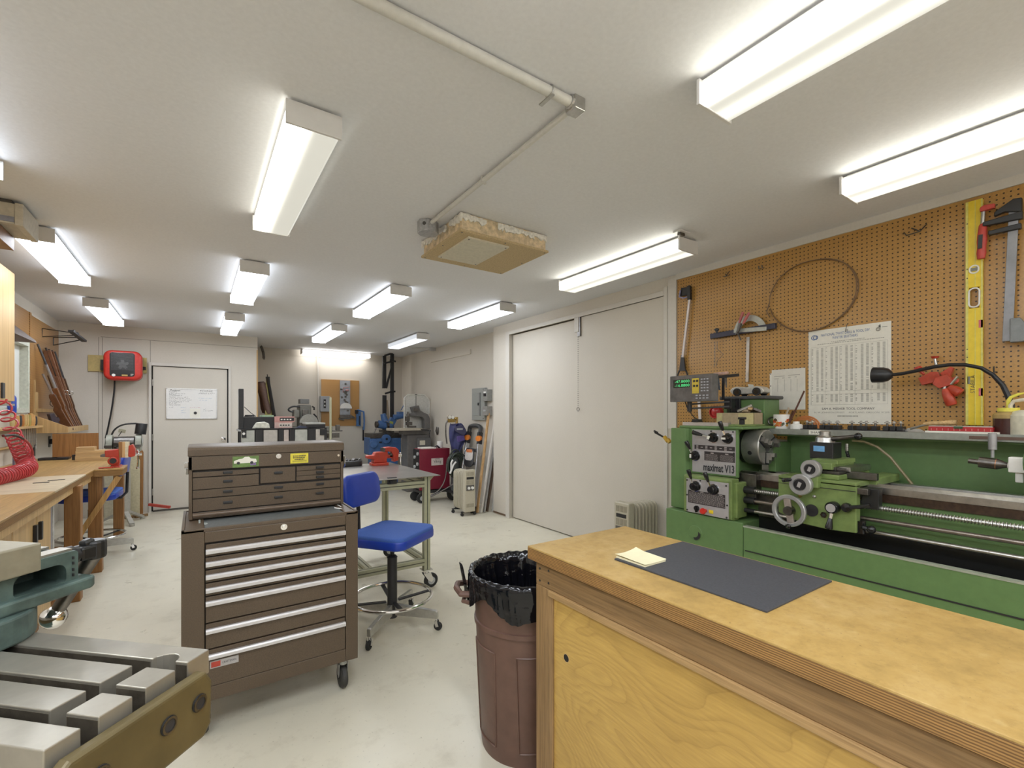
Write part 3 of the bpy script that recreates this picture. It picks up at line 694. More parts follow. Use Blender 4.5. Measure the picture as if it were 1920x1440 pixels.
b=lever(pa(.09,.62,0),(.035,.095));m=M();m.ob(pa(.06,.62,.047),(.002,.012,.024));m.obj('index_mark',m_paper,b)
lever(pl2(.25,.20,0),(.02,.105));lever(pl2(.68,.225,0),(.03,.105))
c=pl2(.27,.85,0);m=M();m.cyl(c,c+V((-.012,0,0)),.017).bar(c+V((-.012,.006,.012)),c+V((-.012,-.003,-.024)),.012,.012,(1,0,0));m.obj('selector_switch',m_knob,lt,bev=.001)
c=pl2(.47,.88,0);m=M();m.rev([(0,.038),(.016,.036),(.02,.026),(.018,.02),(.011,.018),(.011,0)],c,(-1,0,0),18);m.obj('stop_button',P('red stop button',(.62,.03,.02,1),.3),lt)
m=M();q4(m,pl2,.56,.83,.66,.93,.002);m.obj('stop_label',m_yellow,lt,smooth=False)
# lever with yellow mount on the left side of the base
a=PX(1252,824,2.86)
m=M();m.cyl(a+V((0,.0,-.015)),a+V((0,.03,.02)),.014).tube([a,a+V((0,-.02,-.02))],.016,8);m.obj('lever_mount',P('amber plastic',(.55,.33,.03,1),.4),lt)
b_=PX(1229,811,2.86);m=M();m.tube([a,b_],[.006,.009],8);m.ball(b_,.009,8);m.cyl(b_+V((0,.012,.012)),b_+V((0,-.02,.0)),.007);m.obj('side_lever',m_knob,lt)
# chuck
CZ=1.172;CX_=2.93
m=M();m.rev([(0,0),(.095,0),(.105,.008),(.105,.03),(.09,.035),(.09,.06),(0,.06)],(CX_,1.615,CZ),(0,-1,0),32);m.obj('spindle_flange',m_black,lt)
m=M();m.rev([(0,0),(.108,0),(.110,.006),(.110,.104),(.105,.11),(.03,.11),(.03,.06),(0,.06)],(CX_,1.58,CZ),(0,-1,0),40);ck=m.obj('chuck',P('ground chuck steel',(.40,.39,.36,1),.38,.75,.15,20),lt)
for i in range(3):
    an=.45+i*2*PI/3;dx,dz=math.cos(an),math.sin(an);R=MX.Rotation(-an,3,'Y')
    j=M()
    for r0,w_,l in((.085,.03,.02),(.066,.03,.036),(.046,.03,.052)):
        j.ob((CX_+dx*r0,1.467-l/2+.004,CZ+dz*r0),(w_*.85,l,.03),R)
    j.obj('chuck_jaw',P('jaw steel %d'%i,(.30,.29,.27,1),.35,.8,.15,30),ck,bev=.002)
    s=M();c=V((CX_+math.cos(an+.9)*.1,1.525,CZ+math.sin(an+.9)*.1));s.cyl(c,c+V((math.cos(an+.9),0,math.sin(an+.9)))*.0125,.013,n=12);s.obj('key_socket',m_blackm,ck)
m=M()
for i in range(3):
    an=.45+i*2*PI/3;m.ob((CX_+math.cos(an)*.068,1.4695,CZ+math.sin(an)*.068),(.078,.002,.046),MX.Rotation(-an,3,'Y'))
m.obj('jaw_slots',m_blackm,ck)
# splash guard and tool shelf
m=M();m.bx(3.2,0,.60,3.215,1.48,1.262).bx(3.06,0,1.24,3.2,1.48,1.262).prism([(3.2,.83),(3.2,.95),(2.98,.83)],(0,1.25,0),(1,0,0),(0,0,1),(0,.3,0));m.bx(3.0,1.455,.745,3.2,1.5,1.2);m.obj('splash_guard',m_gr,lt,bev=.003)
m=M();m.bx(3.02,0,1.258,3.36,1.55,1.282).bx(3.016,0,1.252,3.022,1.55,1.287);m.obj('tool_shelf',P('grey shelf metal',(.27,.28,.25,1),.4,.3),lt,bev=.002)
m=M();m.bx(3.010,1.19,1.258,3.0155,1.27,1.283);m.obj('shelf_label',m_paper,lt)
m=M();m.text('SHARP',(3.0095,1.23,1.2705),AXY,AZ,.018,w=.06);m.obj('label_lettering',m_ink,lt,smooth=False)
m=M();m.bx(3.012,0,1.262,3.0155,.58,1.276);m.obj('wood_strip',P('brown edge strip',(.12,.07,.05,1),.5),lt)
# control box behind the headstock
m=M();m.bx(3.1,1.576,1.285,3.30,1.86,1.478);m.obj('control_box',m_gr,lt,bev=.004)
m=M();m.bx(3.08,1.556,1.478,3.32,1.885,1.502);m.obj('box_lid',P('dark rubber lid',(.075,.075,.075,1),.5),lt,bev=.008)
m=M()
for i in range(26): m.bx(3.097,1.62+i*.0085,1.385,3.102,1.6235+i*.0085,1.42)
m.obj('box_vents',m_blackm,lt)
# bed, ways, screws, rods
m=M();m.bx(2.80,0,.775,3.05,1.56,.955).bx(2.79,0,.955,2.80,1.5,.975);m.obj('bed',m_gr,lt,bev=.004)
m=M();m.bx(2.785,0,.985,2.83,1.56,1.018).bx(2.83,0,.985,3.0,1.56,1.0).bx(3.0,0,.985,3.05,1.56,1.018);m.prism([(2.79,1.018),(2.825,1.018),(2.807,1.032)],(0,0,0),(1,0,0),(0,0,1),(0,1.56,0));m.obj('bed_ways',m_steel,lt,bev=.001)
m=M();m.bx(2.788,0,.945,2.83,1.56,.985);m.obj('gear_rack',P('brown oily rack',(.055,.032,.02,1),.4,.3,.4,60),lt)
m=M();m.prism([(2.80,1.0),(2.79,1.03),(2.77,1.02),(2.77,.98)],(0,1.46,0),(1,0,0),(0,0,1),(0,.1,0));m.bx(2.74,1.44,.84,2.80,1.57,1.02).bx(2.78,1.3,.77,2.80,1.45,.9);m.obj('gap_bracket',m_dsteel,lt,bev=.003)
LX=2.725
pr=[];L=1.56;N_=300
m=M();pp=[(.0095,0)]
for i in range(int(L/.0105)):
    h=i*.0105;pp+=[(.0085,h),(.0138,h+.002),(.0138,h+.0045),(.0085,h+.0065)]
m.rev(pp,(LX,0,.925),(0,1,0),10);m.obj('lead_screw',m_steel,lt,ang=20)
M().cyl((LX,0,.864),(LX,1.56,.864),.0105,n=14).obj('feed_rod',P('brown rod steel',(.30,.26,.23,1),.35,.9,.2),lt)
M().cyl((LX,0,.803),(LX,1.56,.803),.011,n=14).obj('control_rod',m_steel,lt)
m=M()
for z,r in((.925,.022),(.864,.02),(.803,.013)): m.cyl((LX,1.44,z),(LX,1.54,z),r,n=16)
m.obj('rod_couplings',m_black,lt)
m=M();m.bx(2.69,.02,.985,2.80,.06,1.0);m.bx(2.705,0,.64,2.755,1.1,.665);m.bx(2.70,.0,.665,2.71,.42,.70);m.obj('drip_rail',m_dsteel,lt)
# carriage: apron, saddle
m=M();m.prism([(.905,.80),(1.02,.793),(1.15,.80),(1.27,.84),(1.27,1.035),(.905,1.035)],(2.645,0,0),(0,1,0),(0,0,1),(.05,0,0));m.bx(2.645,.905,1.02,2.82,1.27,1.045).bx(2.80,.87,1.02,3.12,.95,1.06).bx(2.80,.9,1.018,3.12,1.2,1.05).bx(2.66,.985,1.045,3.06,1.13,1.07);m.obj('apron',m_gr2,lt,bev=.005)
M().bx(2.6425,.907,1.0,2.646,1.268,1.003).obj('apron_seam',m_blackm,lt)
m=M();m.bx(2.68,.99,1.07,3.05,1.125,1.085);m.bx(2.74,.985,1.085,2.9,1.13,1.1);m.obj('cross_slide',m_dsteel,lt,bev=.003)
m=M();m.prism([(-.02,.02),(.25,.02),(.25,.14),(-.02,.14)],(2.78,.95,1.075),(1,0,0),(0,1,0),(0,0,.03));m.obj('slide_plate',m_steel,lt,bev=.003)
m=M();m.bx(2.76,.86,1.05,2.79,1.04,1.085);m.bx(2.72,1.02,1.085,2.79,1.06,1.105);m.obj('slide_gib',m_dsteel,lt,bev=.002)
m=M();m.bx(2.70,1.03,1.09,2.98,1.13,1.125).bx(2.74,1.02,1.115,2.97,1.14,1.14);m.obj('compound_slide',m_gr2,lt,bev=.004)
tx,ty=2.86,1.125
m=M();m.bx(tx-.055,ty-.06,1.135,tx+.055,ty+.055,1.225);tp=m.obj('tool_post',m_black,lt,bev=.004)
m=M();m.rev([(0,0),(.048,0),(.044,.025),(.032,.032),(.032,.036),(.026,.038),(.026,.058),(.018,.062),(0,.062)],(tx,ty,1.225),(0,0,1),24);m.obj('tool_post_cap',m_steel,tp)
a=V((tx-.01,ty-.02,1.24));b_=PX(1609,818,2.83)
m=M();m.tube([a,b_],[.013,.011],10);m.obj('clamp_lever',m_dsteel,tp);M().ball(b_,.019,14).obj('lever_ball',m_knob,tp)
m=M();m._a([V((tx-.0555,ty+.035,1.205)),V((tx-.0555,ty+.035,1.175)),V((tx-.0555,ty-.02,1.175)),V((tx-.0555,ty-.02,1.205))],[(0,1,2,3)]);m.obj('blue_label',P('light blue label',(.16,.38,.68,1),.4),tp,smooth=False)
def wheel(c,R,name,spokes,rim):
    w_=M()
    if spokes:
        w_.rev([(R*.74,.004),(R*.80,-.002),(R*.98,-.002),(R,.004),(R,.018),(R*.96,.022),(R*.8,.022),(R*.74,.016),(R*.74,.004)],c,(-1,0,0),40)
        o=w_.obj(name,rim,lt)
        k=M();k.rev([(0,.03),(.022,.03),(.025,.02),(.025,-.01),(0,-.01)],c,(-1,0,0),20)
        k.obj('wheel_hub',m_dsteel,o)
        k=M();k.bar(c+V((-.012,.01,R*.8)),c+V((-.012,-.012,-R*.8)),.034,.014,(1,0,0));k.obj('wheel_spoke',P('bare spoke',(.46,.40,.36,1),.35,.6,.15),o,bev=.003)
    else:
        w_.rev([(0,.024),(R*.55,.024),(R*.6,.03),(R*.92,.03),(R,.024),(R,.0),(R*.8,-.014),(.02,-.02),(.02,-.06),(0,-.06)],c,(-1,0,0),36);o=w_.obj(name,rim,lt)
        k=M();k.rev([(0,.032),(R*.5,.032),(R*.52,.024)],c,(-1,0,0),24);k.obj('wheel_centre',m_black,o)
        k=M();k.ob(c+V((-.0335,0,0)),(.002,R*.3,R*.5),(.35,0,0));k.obj('index_plate',m_plate,o)
    return o
m_rim=P('satin wheel rim',(.42,.42,.42,1),.38,.55,.08)
c=PX(1481,957,2.60);o=wheel(c,.084,'apron_handwheel',True,m_rim)
m=M();e=c+V((-.02,.005,-.078));m.rev([(0,0),(.009,0),(.012,.02),(.012,.055),(.008,.065),(0,.066)],e,(-.8,-.5,.12),12);m.obj('crank_handle',m_knob,o)
c2=PX(1504,908,2.60);o=wheel(c2,.054,'cross_slide_wheel',False,m_rim)
m=M();m.rev([(0,0),(.007,0),(.011,.02),(.011,.05),(0,.056)],c2+V((-.025,.042,.022)),(-.9,.35,-.05),12);m.obj('crank_handle',m_knob,o)
M().bx(2.61,1.06,1.0,2.66,1.15,1.06).obj('screw_bracket',m_gr2,lt,bev=.004)
c3=PX(1523,879,2.63);o=wheel(c3,.047,'compound_wheel',False,m_rim)
M().cyl(c3+V((.02,0,0)),c3+V((.10,0,0)),.02).obj('compound_screw_boss',m_black,lt)
m=M();m.ob(c3+V((.04,.02,.0)),(.05,.06,.06));m.obj('compound_end',m_black,lt,bev=.004)
c=PX(1522,957,2.643);M().cyl(c,c+V((-.004,0,0)),.031,n=24).obj('oil_recess',m_blackm,lt)
c=PX(1546,965,2.643);m=M();m.cyl(c,c+V((-.012,0,0)),.016,n=6);m.obj('oil_plug',m_chrome,lt);M().cyl(c+V((-.012,0,0)),c+V((-.0135,0,0)),.007,n=12).obj('plug_socket',m_blackm,lt)
c=PX(1527,931,2.643);M().ball(c,.009,10).obj('oiler',m_steel,lt)
c=PX(1501,930,2.643);M().cyl(c,c+V((-.008,0,0)),.008,n=10).obj('oiler',m_brass,lt)
c=PX(1564,951,2.643)
m=M();m.rev([(0,.04),(.026,.04),(.03,.034),(.03,.0)],c,(-1,0,0),24);b=m.obj('feed_lever_boss',m_knob,lt);M().cyl(c+V((-.04,0,0)),c+V((-.042,0,0)),.021,n=24).obj('boss_cap',m_plate,b)
M().cyl(c+V((-.03,0,-.025)),c+V((-.035,.003,-.055)),.009).obj('lever_rod',m_chrome,b);M().rev([(0,0),(.009,0),(.017,.045),(.016,.055),(0,.058)],c+V((-.034,.003,-.05)),(-.2,.08,-1),14).obj('lever_handle',m_knob,b)
c=PX(1590,951,2.643);m=M();m.rev([(0,.035),(.02,.03),(.024,.015),(.02,0)],c,(-1,0,0),20);m.tube([c+V((-.02,0,0)),c+V((-.03,-.06,.015)),c+V((-.03,-.1,.03))],.010,8);m.obj('half_nut_lever',m_knob,lt)
c=PX(1632,935,2.70);m=M();m.ob(c+V((.02,0,.0)),(.05,.07,.10));m.ob(c+V((.02,.075,.015)),(.04,.08,.03));m.ob(c+V((.02,.07,-.03)),(.035,.07,.03));m.obj('micrometer_stop',P('black block',(.03,.03,.03,1),.35,.3),lt,bev=.004)
c=PX(1634,993,2.66);m=M();m.tube([c+V((.03,.07,0)),c+V((0,.03,.004)),c],.010,8);m.ball(c,.019,12);m.cyl(c+V((.02,.05,-.03)),c+V((.02,.05,.03)),.022);m.obj('start_lever',m_knob,lt)
c=PX(1606,921,2.65);m=M();m.ob(c+V((.02,-.02,0)),(.03,.05,.03));m.obj('saddle_stop',m_dsteel,lt,bev=.003)
# coolant hoses
pts=[PX(x,y,3.08) for x,y in((1598,826),(1620,828),(1645,838),(1670,858),(1690,883),(1708,905),(1722,925))]
M().tube(pts,.007,8).obj('coolant_hose',P('amber hose',(.25,.20,.10,1),.35),lt)
pts=[PX(x,y,3.08) for x,y in((1588,835),(1588,848),(1591,858),(1592,868),(1588,880))]
m=M()
for i in range(13):
    k=i/12*4;j=min(int(k),3);m.ball(pts[j].lerp(pts[j+1],k-j),.0095,8)
m.obj('segmented_hose',m_black,lt);M().cyl(PX(1588,832,3.08),PX(1588,845,3.08),.009).obj('hose_nozzle',m_steel,lt)
# tailstock with drill chuck tool
TX=2.93
c=PX(1908,878,TX)
m=M();m.bx(TX-.07,c.y-.25,1.03,TX+.07,c.y-.03,1.2);m.cyl((TX,c.y-.25,CZ),(TX,c.y-.02,CZ),.045);m.obj('tailstock',m_gr,lt,bev=.006)
a=PX(1816,864,TX);e=PX(1895,873,TX)
m=M();m.cyl(a,a.lerp(e,.28),.0115,n=16).cyl(a.lerp(e,.26),a.lerp(e,.68),.024,n=20).cyl(a.lerp(e,.68),a.lerp(e,.95),.024,.010,20);m.obj('center_tool',m_dsteel,lt)
m=M();m.cyl(a.lerp(e,.66),a.lerp(e,.68),.0245,n=20);m.obj('copper_band',P('copper ring',(.5,.24,.12,1),.35,.8),lt)
m=M();m.cyl(a.lerp(e,.93),a.lerp(e,1.12),.014,.02,16);m.bar(PX(1908,857,TX),PX(1908,886,TX),.05,.05,(1,0,0));m.bar(PX(1912,886,TX),PX(1912,905,TX),.025,.02,(1,0,0));m.obj('tool_holder',m_white,lt,bev=.004)
m=M();m.cyl(PX(1861,812,TX),PX(1861,843,TX),.0145,n=16);m.cyl(PX(1861,843,TX),PX(1861,858,TX),.006,n=10);m.obj('indicator_stem',P('satin grey',(.36,.36,.37,1),.35,.5),lt)
# DRO
DX=2.74
a=PX(1256,706,DX);b=PX(1335,752,DX)
t=thing('digital_readout','dark digital readout with green digits and keypad on a black arm','digital readout',(DX,(a.y+b.y)/2,b.z))
dc=P('readout film',(.12,.115,.115,1),.22,0,.25,18,.5)
M().bx(DX,b.y,b.z,DX+.075,a.y,a.z).obj('case',dc,t,bev=.004)
qd=lambda u,v,d=.001:V((DX-d,a.y+(b.y-a.y)*u,a.z+(b.z-a.z)*v))
m=M();q4(m,qd,.09,.15,.50,.46,.001);m.obj('display',P('display window',(.01,.02,.015,1),.2),t,smooth=False)
m=M();m.text('-47.8000',qd(.31,.23,.002),AXY,AZ,.026,w=.115);m.text('-16.8800',qd(.31,.38,.002),AXY,AZ,.026,w=.115);m.obj('green_digits',emis('green led',(.12,.9,.30,1),.6),t,smooth=False)
m=M();q4(m,qd,.55,.14,.71,.70,.0015);m.obj('yellow_key_panel',P('yellow key panel',(.62,.47,.05,1),.4),t,smooth=False)
m=M()
for u in(.60,.67):
    for v in(.24,.42): m.cyl(qd(u,v,.004),qd(u,v,.001),.008,n=12)
m.obj('dark_keys',m_blackm,t)
m=M()
for r in range(5):
    for k in range(3): m.ob(qd(.775+k*.065,.19+r*.105,.002),(.004,.012,.008))
for r in range(2):
    for k in range(4): m.ob(qd(.66+k*.08,.78+r*.1,.002),(.004,.014,.008))
m.obj('keys',P('pale keys',(.40,.41,.45,1),.4),t)
# arm
m=M();z0=PX(1300,760,DX+.05);e=PX(1380,759,3.06)
m.bar(PX(1293,758,DX+.06),PX(1372,753,DX+.25),.012,.012);m.bar(PX(1293,766,DX+.06),PX(1372,762,DX+.25),.012,.012);m.cyl(PX(1293,750,DX+.06),PX(1293,772,DX+.06),.016);m.ob(PX(1368,757,DX+.26),(.05,.05,.07));m.bx(3.07,PX(1379,757,3.07).y-.03,PX(1379,772,3.07).z,3.09,PX(1379,757,3.07).y+.03,PX(1379,747,3.07).z);m.bar(PX(1368,757,DX+.27),V((3.08,PX(1378,757,3.08).y,PX(1378,757,3.08).z)),.03,.03);m.obj('swing_arm',m_black,t,bev=.002)
m=M();m.tube([PX(1284,752,DX+.05),PX(1290,768,DX+.05),PX(1302,783,DX+.2),PX(1313,789,DX+.3)],.004,6);m.obj('cable',m_black,t)
m=M();m.bar(PX(1356,708,DX+.24),PX(1356,750,DX+.24),.016,.012,(1,0,0));m.bar(PX(1337,708,DX+.1),PX(1385,703,DX+.3),.012,.02);m.obj('tool_bracket',m_black,t,bev=.001)
m=M();m.tube([PX(1339,702,DX+.12),PX(1364,699,DX+.24)],.011,10);one(m,'bolt_grip','pink and white handled rod lying on the readout bracket','tool handle',[P('pink and white handle',(.55,.36,.30,1),.5,0,.45,25)])
m=M();m.tube([PX(1346,706,DX+.15),PX(1347,718,DX+.15),PX(1349,731,DX+.15)],[.008,.008,.005],8);one(m,'screwdriver','dark screwdriver hanging left from the readout bracket','screwdriver',P('blue black handle',(.04,.06,.09,1),.4))
m=M();m.tube([PX(1361,706,DX+.24),PX(1361,716,DX+.24),PX(1362,727,DX+.24)],[.007,.008,.004],8);one(m,'screwdriver','silver and black screwdriver hanging right from the readout bracket','screwdriver',m_dsteel)
# toy car on lid
c=PX(1406,731,3.15);c.z=1.504
t=thing('model_car','small silver model sports car on the lathe control box lid','model car',(c.x,c.y,1.503))
L=.235
prof=[(-.5,.14),(-.5,.2),(-.44,.27),(-.3,.31),(-.12,.29),(-.02,.27),(.12,.28),(.3,.30),(.42,.26),(.5,.17),(.5,.1),(.42,.06),(-.42,.06)]
m=M();m.prism([(-a*L,b*L*.92) for a,b in prof],(c.x-.045,c.y,1.503),(0,1,0),(0,0,1),(.09,0,0));body=m.obj('body',P('silver car paint',(.60,.58,.53,1),.3,.3),t,bev=.006)
m=M();m.prism([(-.03*L,.24*L),(.10*L,.24*L),(.06*L,.275*L),(-.02*L,.275*L)],(c.x-.035,c.y,1.503),(0,1,0),(0,0,1),(.07,0,0));m.obj('cockpit',m_black,t)
m=M();m.prism([(-.05*L,.25*L),(-.055*L,.25*L),(-.02*L,.34*L),(-.014*L,.34*L)],(c.x-.035,c.y,1.503),(0,1,0),(0,0,1),(.07,0,0));m.obj('windscreen',P('clear plastic',(.5,.52,.5,1),.15),t)
for yy in(.27,-.30):
    for sx in(-1,1):
        w_=M();o=V((c.x+sx*.04,c.y+yy*L,1.503+.027));w_.cyl(o,o+V((sx*.014,0,0)),.027,n=20);k=w_.obj('wheel',m_rubber,t);h=M();h.cyl(o+V((sx*.014,0,0)),o+V((sx*.0155,0,0)),.017,n=16);h.obj('wheel_hub',m_chrome,k)
# cardboard tray with offcuts
m=M();a=PX(1344,791,2.95);b=PX(1413,791,2.95);z1=PX(1344,774,2.95).z;zb=1.304
for bb in((2.95,b.y,2.955,a.y),(3.06,b.y,3.065,a.y),(2.95,b.y,3.065,b.y+.005),(2.95,a.y-.005,3.065,a.y)): m.bx(bb[0],bb[1],zb,bb[2],bb[3],z1)
m.bx(2.95,b.y,zb,3.065,a.y,zb+.005)
t=thing('cardboard_tray','shallow cardboard tray of offcuts on the lathe headstock','cardboard tray',(3.0,(a.y+b.y)/2,zb));m.obj('tray',m_card,t)
mtp=P('masking tape',(.55,.48,.24,1),.6)
M().bx(2.948,a.y-.04,zb,2.951,a.y,z1-.002).obj('tape',mtp,t);M().bx(2.948,b.y,zb,2.951,b.y+.1,z1-.002).obj('tape',mtp,t)
m=M();m.cyl(PX(1384,772,3.0),PX(1411,761,3.02),.014,n=16);one(m,'steel_tube','short grey steel tube sticking out of the cardboard tray','steel tube',m_steel)
for i,(x,y,l) in enumerate(((1398,771,'upper'),(1410,768,'tan'),(1418,770,'end'))):
    m=M();p=PX(x,y,3.01);m.ob(p,(.03,.05,.016),(.2*i,.3,.5*i));one(m,'offcut',('small brown offcut in the middle of the cardboard tray','small tan offcut near the tube end in the cardboard tray','small dark metal offcut at the right end of the cardboard tray')[i],'offcut',(m_card,m_pine,m_dsteel)[i],'offcuts in the cardboard tray')
# rail bars lying on headstock top
m=M();m.bx(2.715,1.60,1.303,2.745,1.925,1.325);one(m,'metal_bar','long silver bar lying along the headstock top edge','metal bar',m_alu)
m=M();m.bx(2.705,1.825,1.303,2.752,1.855,1.34);m=M();m.bx(2.70,1.80,1.3255,2.75,1.845,1.345);one(m,'bar_clip','small black clip on the silver bar on the lathe','clip',m_black,bev=.003)
m=M();m.bx(2.76,1.535,1.288,2.79,1.558,1.345);m.bx(2.75,1.53,1.345,2.80,1.56,1.36);one(m,'black_stop','black block standing on the headstock above the chuck','stop block',m_black,bev=.004)
# gooseneck lamp
t=thing('gooseneck_lamp','black gooseneck lamp reaching over the lathe','lamp',PX(1899,806,3.22))
pts=[PX(x,y,3.22) for x,y in((1670,703),(1690,701),(1720,695),(1750,688),(1780,684),(1810,684),(1840,690),(1862,703),(1880,722),(1890,742),(1896,760),(1898,806))]
fine=[]
for i in range(len(pts)-1):
    for k in range(3):fine.append(pts[i].lerp(pts[i+1],k/3))
fine.append(pts[-1])
M().tube(fine,[.0095+.004*min(1,max(0,(i-20)/12)) for i in range(len(fine))],10).obj('gooseneck',m_black,t)
a=PX(1674,703,3.22);b_=PX(1637,703,3.22);d=(b_-a)
l_=d.length;M().rev([(.008,0),(.022,.006),(.036,.022),(.043,.045),(.045,l_),(.042,l_),(.04,.05),(.03,.02),(0,.012)],a,d,28).obj('lamp_shade',m_black,t)
M().bx(3.19,pts[-1].y-.04,1.2835,3.27,pts[-1].y+.04,1.31).obj('base',m_black,t,bev=.004)
# shelf items -----------------------------------------------------
SZ=1.2825
c=PX(1466,800,3.13)
t=thing('flower_mug','white mug with orange flower print holding brushes on the lathe shelf','mug',(c.x,c.y,SZ))
M().rev([(0,0),(.046,0),(.048,.004),(.048,.094),(.045,.094),(.044,.006),(0,.006)],(c.x,c.y,SZ),(0,0,1),28).obj('cup',m_white,t)
m=M();m.ring((c.x,c.y+.06,SZ+.05),(1,0,0),.025,.006,20,8);m.obj('mug_handle',m_dsteel,t)
mo=[M(),M(),M()];rnd=random.Random(2)
for i in range(26):
    an=PI+rnd.uniform(-1.3,1.3);z=SZ+rnd.uniform(.012,.06);mo[i%3].ob((c.x+.048*math.cos(an),c.y+.048*math.sin(an),z),(.003,.016,.014),(rnd.random(),0,an))
for k,(mm,cc) in enumerate(zip(mo,((.62,.10,.03,1),(.55,.30,.06,1),(.05,.06,.03,1)))): mm.obj('flower_print',P('flower print %s'%'abc'[k],cc,.4),t)
for (a,b_,l,mt,r) in(((1478,778),(1508,733),'long dark brown wooden stick leaning out of the flower mug',P('dark handle wood',(.10,.035,.02,1),.4),.006),((1468,778),(1479,764),'pale brush handle in the flower mug',P('pale handle',(.42,.34,.25,1),.5),.007),((1474,780),(1487,770),'short dark brush in the flower mug',m_dark,.006)):
    m=M();A=PX(a[0],a[1]+20,3.13);A.z=max(A.z,SZ+.01);m.tube([A,PX(b_[0],b_[1],3.13)],[r,r*.9],8);one(m,'brush_handle',l,'brush',mt,'brushes in the mug')
c=PX(1493,803,3.1)
t=thing('pill_bottle','white plastic bottle beside the flower mug on the lathe shelf','bottle',(c.x,c.y,SZ))
M().rev([(0,0),(.033,0),(.034,.003),(.034,.03),(.026,.034),(.018,.036),(0,.036)],(c.x,c.y,SZ),(0,0,1),24).obj('bottle',m_white,t)
M().rev([(0,.036),(.018,.036),(.018,.05),(0,.05)],(c.x,c.y,SZ),(0,0,1),20).obj('cap',m_white,t)
c=PX(1511,812,3.28);m=M()
for k in range(3): m.tube([(3.28-k*.012,c.y+.0+(.085-k*.008)*math.cos(PI*i/16),SZ+.006+(.075-k*.01)*math.sin(PI*i/16)) for i in range(17)],.0055,6)
one(m,'orange_hose','coiled orange rubber hose behind the white bottle on the lathe shelf','hose',P('orange rubber hose',(.55,.20,.06,1),.5))
# row of quick-change holders standing on shelf
a=PX(1506,806,3.12);b=PX(1694,808,3.12)
t=thing('tool_holder_tray','flat black tray under the row of lathe tool holders','tray',(3.14,(a.y+b.y)/2,SZ))
M().bx(3.08,b.y,SZ,3.20,a.y,SZ+.006).obj('tray',m_blackm,t,bev=.001)
xs=[(1514,.030),(1524,.034),(1545,.036),(1555,.036),(1571,.036),(1598,.036),(1615,.036),(1625,.036),(1642,.038),(1664,.036),(1677,.036),(1690,.034)]
ord_=['leftmost','second from the left','third from the left','fourth from the left','fifth from the left','sixth from the left','sixth from the right','fifth from the right','fourth from the right','third from the right','second from the right','rightmost']
for i,(x,h) in enumerate(xs):
    y=PX(x,806,3.14).y
    t=thing('tool_holder','black tool holder, %s of the row on the lathe shelf'%ord_[i],'tool holder',(3.14,y,SZ+.006),0,'tool holders on the lathe shelf')
    M().bx(3.11,y-.013,SZ+.006,3.17,y+.013,SZ+.006+.024).obj('block',m_black,t,bev=.002)
    M().cyl((3.135,y,SZ+.03),(3.135,y,SZ+.046),.0055,n=8).obj('stud',m_dsteel,t)
    m=M();m.cyl((3.135,y,SZ+.046),(3.135,y,SZ+.051),.013,n=16).cyl((3.135,y,SZ+.051),(3.135,y,SZ+.058),.006,n=6);m.obj('top_nut',m_steel,t)
# red boxed rule, paper, hammer
a=PX(1745,812,3.10);b=PX(1866,812,3.10)
m=M();m.bx(3.05,b.y-.02,SZ,3.14,a.y+.01,SZ+.012);one(m,'white_envelope','flat white sheet under the red tool case on the lathe shelf','paper',m_paper)
t=thing('tool_case','long red tool case on the lathe shelf','tool case',(3.1,(a.y+b.y)/2,SZ+.0125))
M().bx(3.06,b.y,SZ+.0125,3.13,a.y,SZ+.034).obj('case',P('red hard case',(.42,.025,.03,1),.3),t,bev=.002)
M().bx(3.062,b.y+.002,SZ+.034,3.128,a.y-.002,SZ+.039).obj('tray_rim',m_steel,t)
c=PX(1797,803,3.06);m=M();m.bx(3.054,c.y-.016,SZ+.026,3.062,c.y+.016,SZ+.036);m.obj('latch',P('dark green latch',(.03,.08,.03,1),.4),t)
m=M()
for i in range(11):
    y=a.y-.012-i*(a.y-b.y-.02)/10.;m.bx(3.0585,y-.0012,SZ+.015,3.06,y+.0012,SZ+.026)
m.obj('case_marks',P('pale red marks',(.60,.25,.22,1),.4),t)
A,B=PX(1795,789,3.15),PX(1748,797,3.15);A.z=SZ+.055;B.z=SZ+.048
t=thing('wooden_handle_tool','tool with a turned wooden handle lying on the red tool case','hand tool',(3.15,A.y,SZ+.04))
M().rev([(0,0),(.012,.003),(.014,.02),(.011,.06),(.012,.1),(.007,.13),(0,.13)],A,B-A,14).obj('handle',m_pine,t)
M().tube([B,B+V((0,.04,-.012)),B+V((.0,.09,-.03))],.006,8).obj('shank',m_steel,t)
m=M();m.prism([(0,0),(.1,.0),(.07,.02),(.02,.015)],(3.15,PX(1712,805,3.15).y-.05,SZ+.002),(0,1,0),(0,0,1),(.02,0,0));one(m,'scriber_tool','grey flat tool at the right end of the holder tray','hand tool',m_steel)
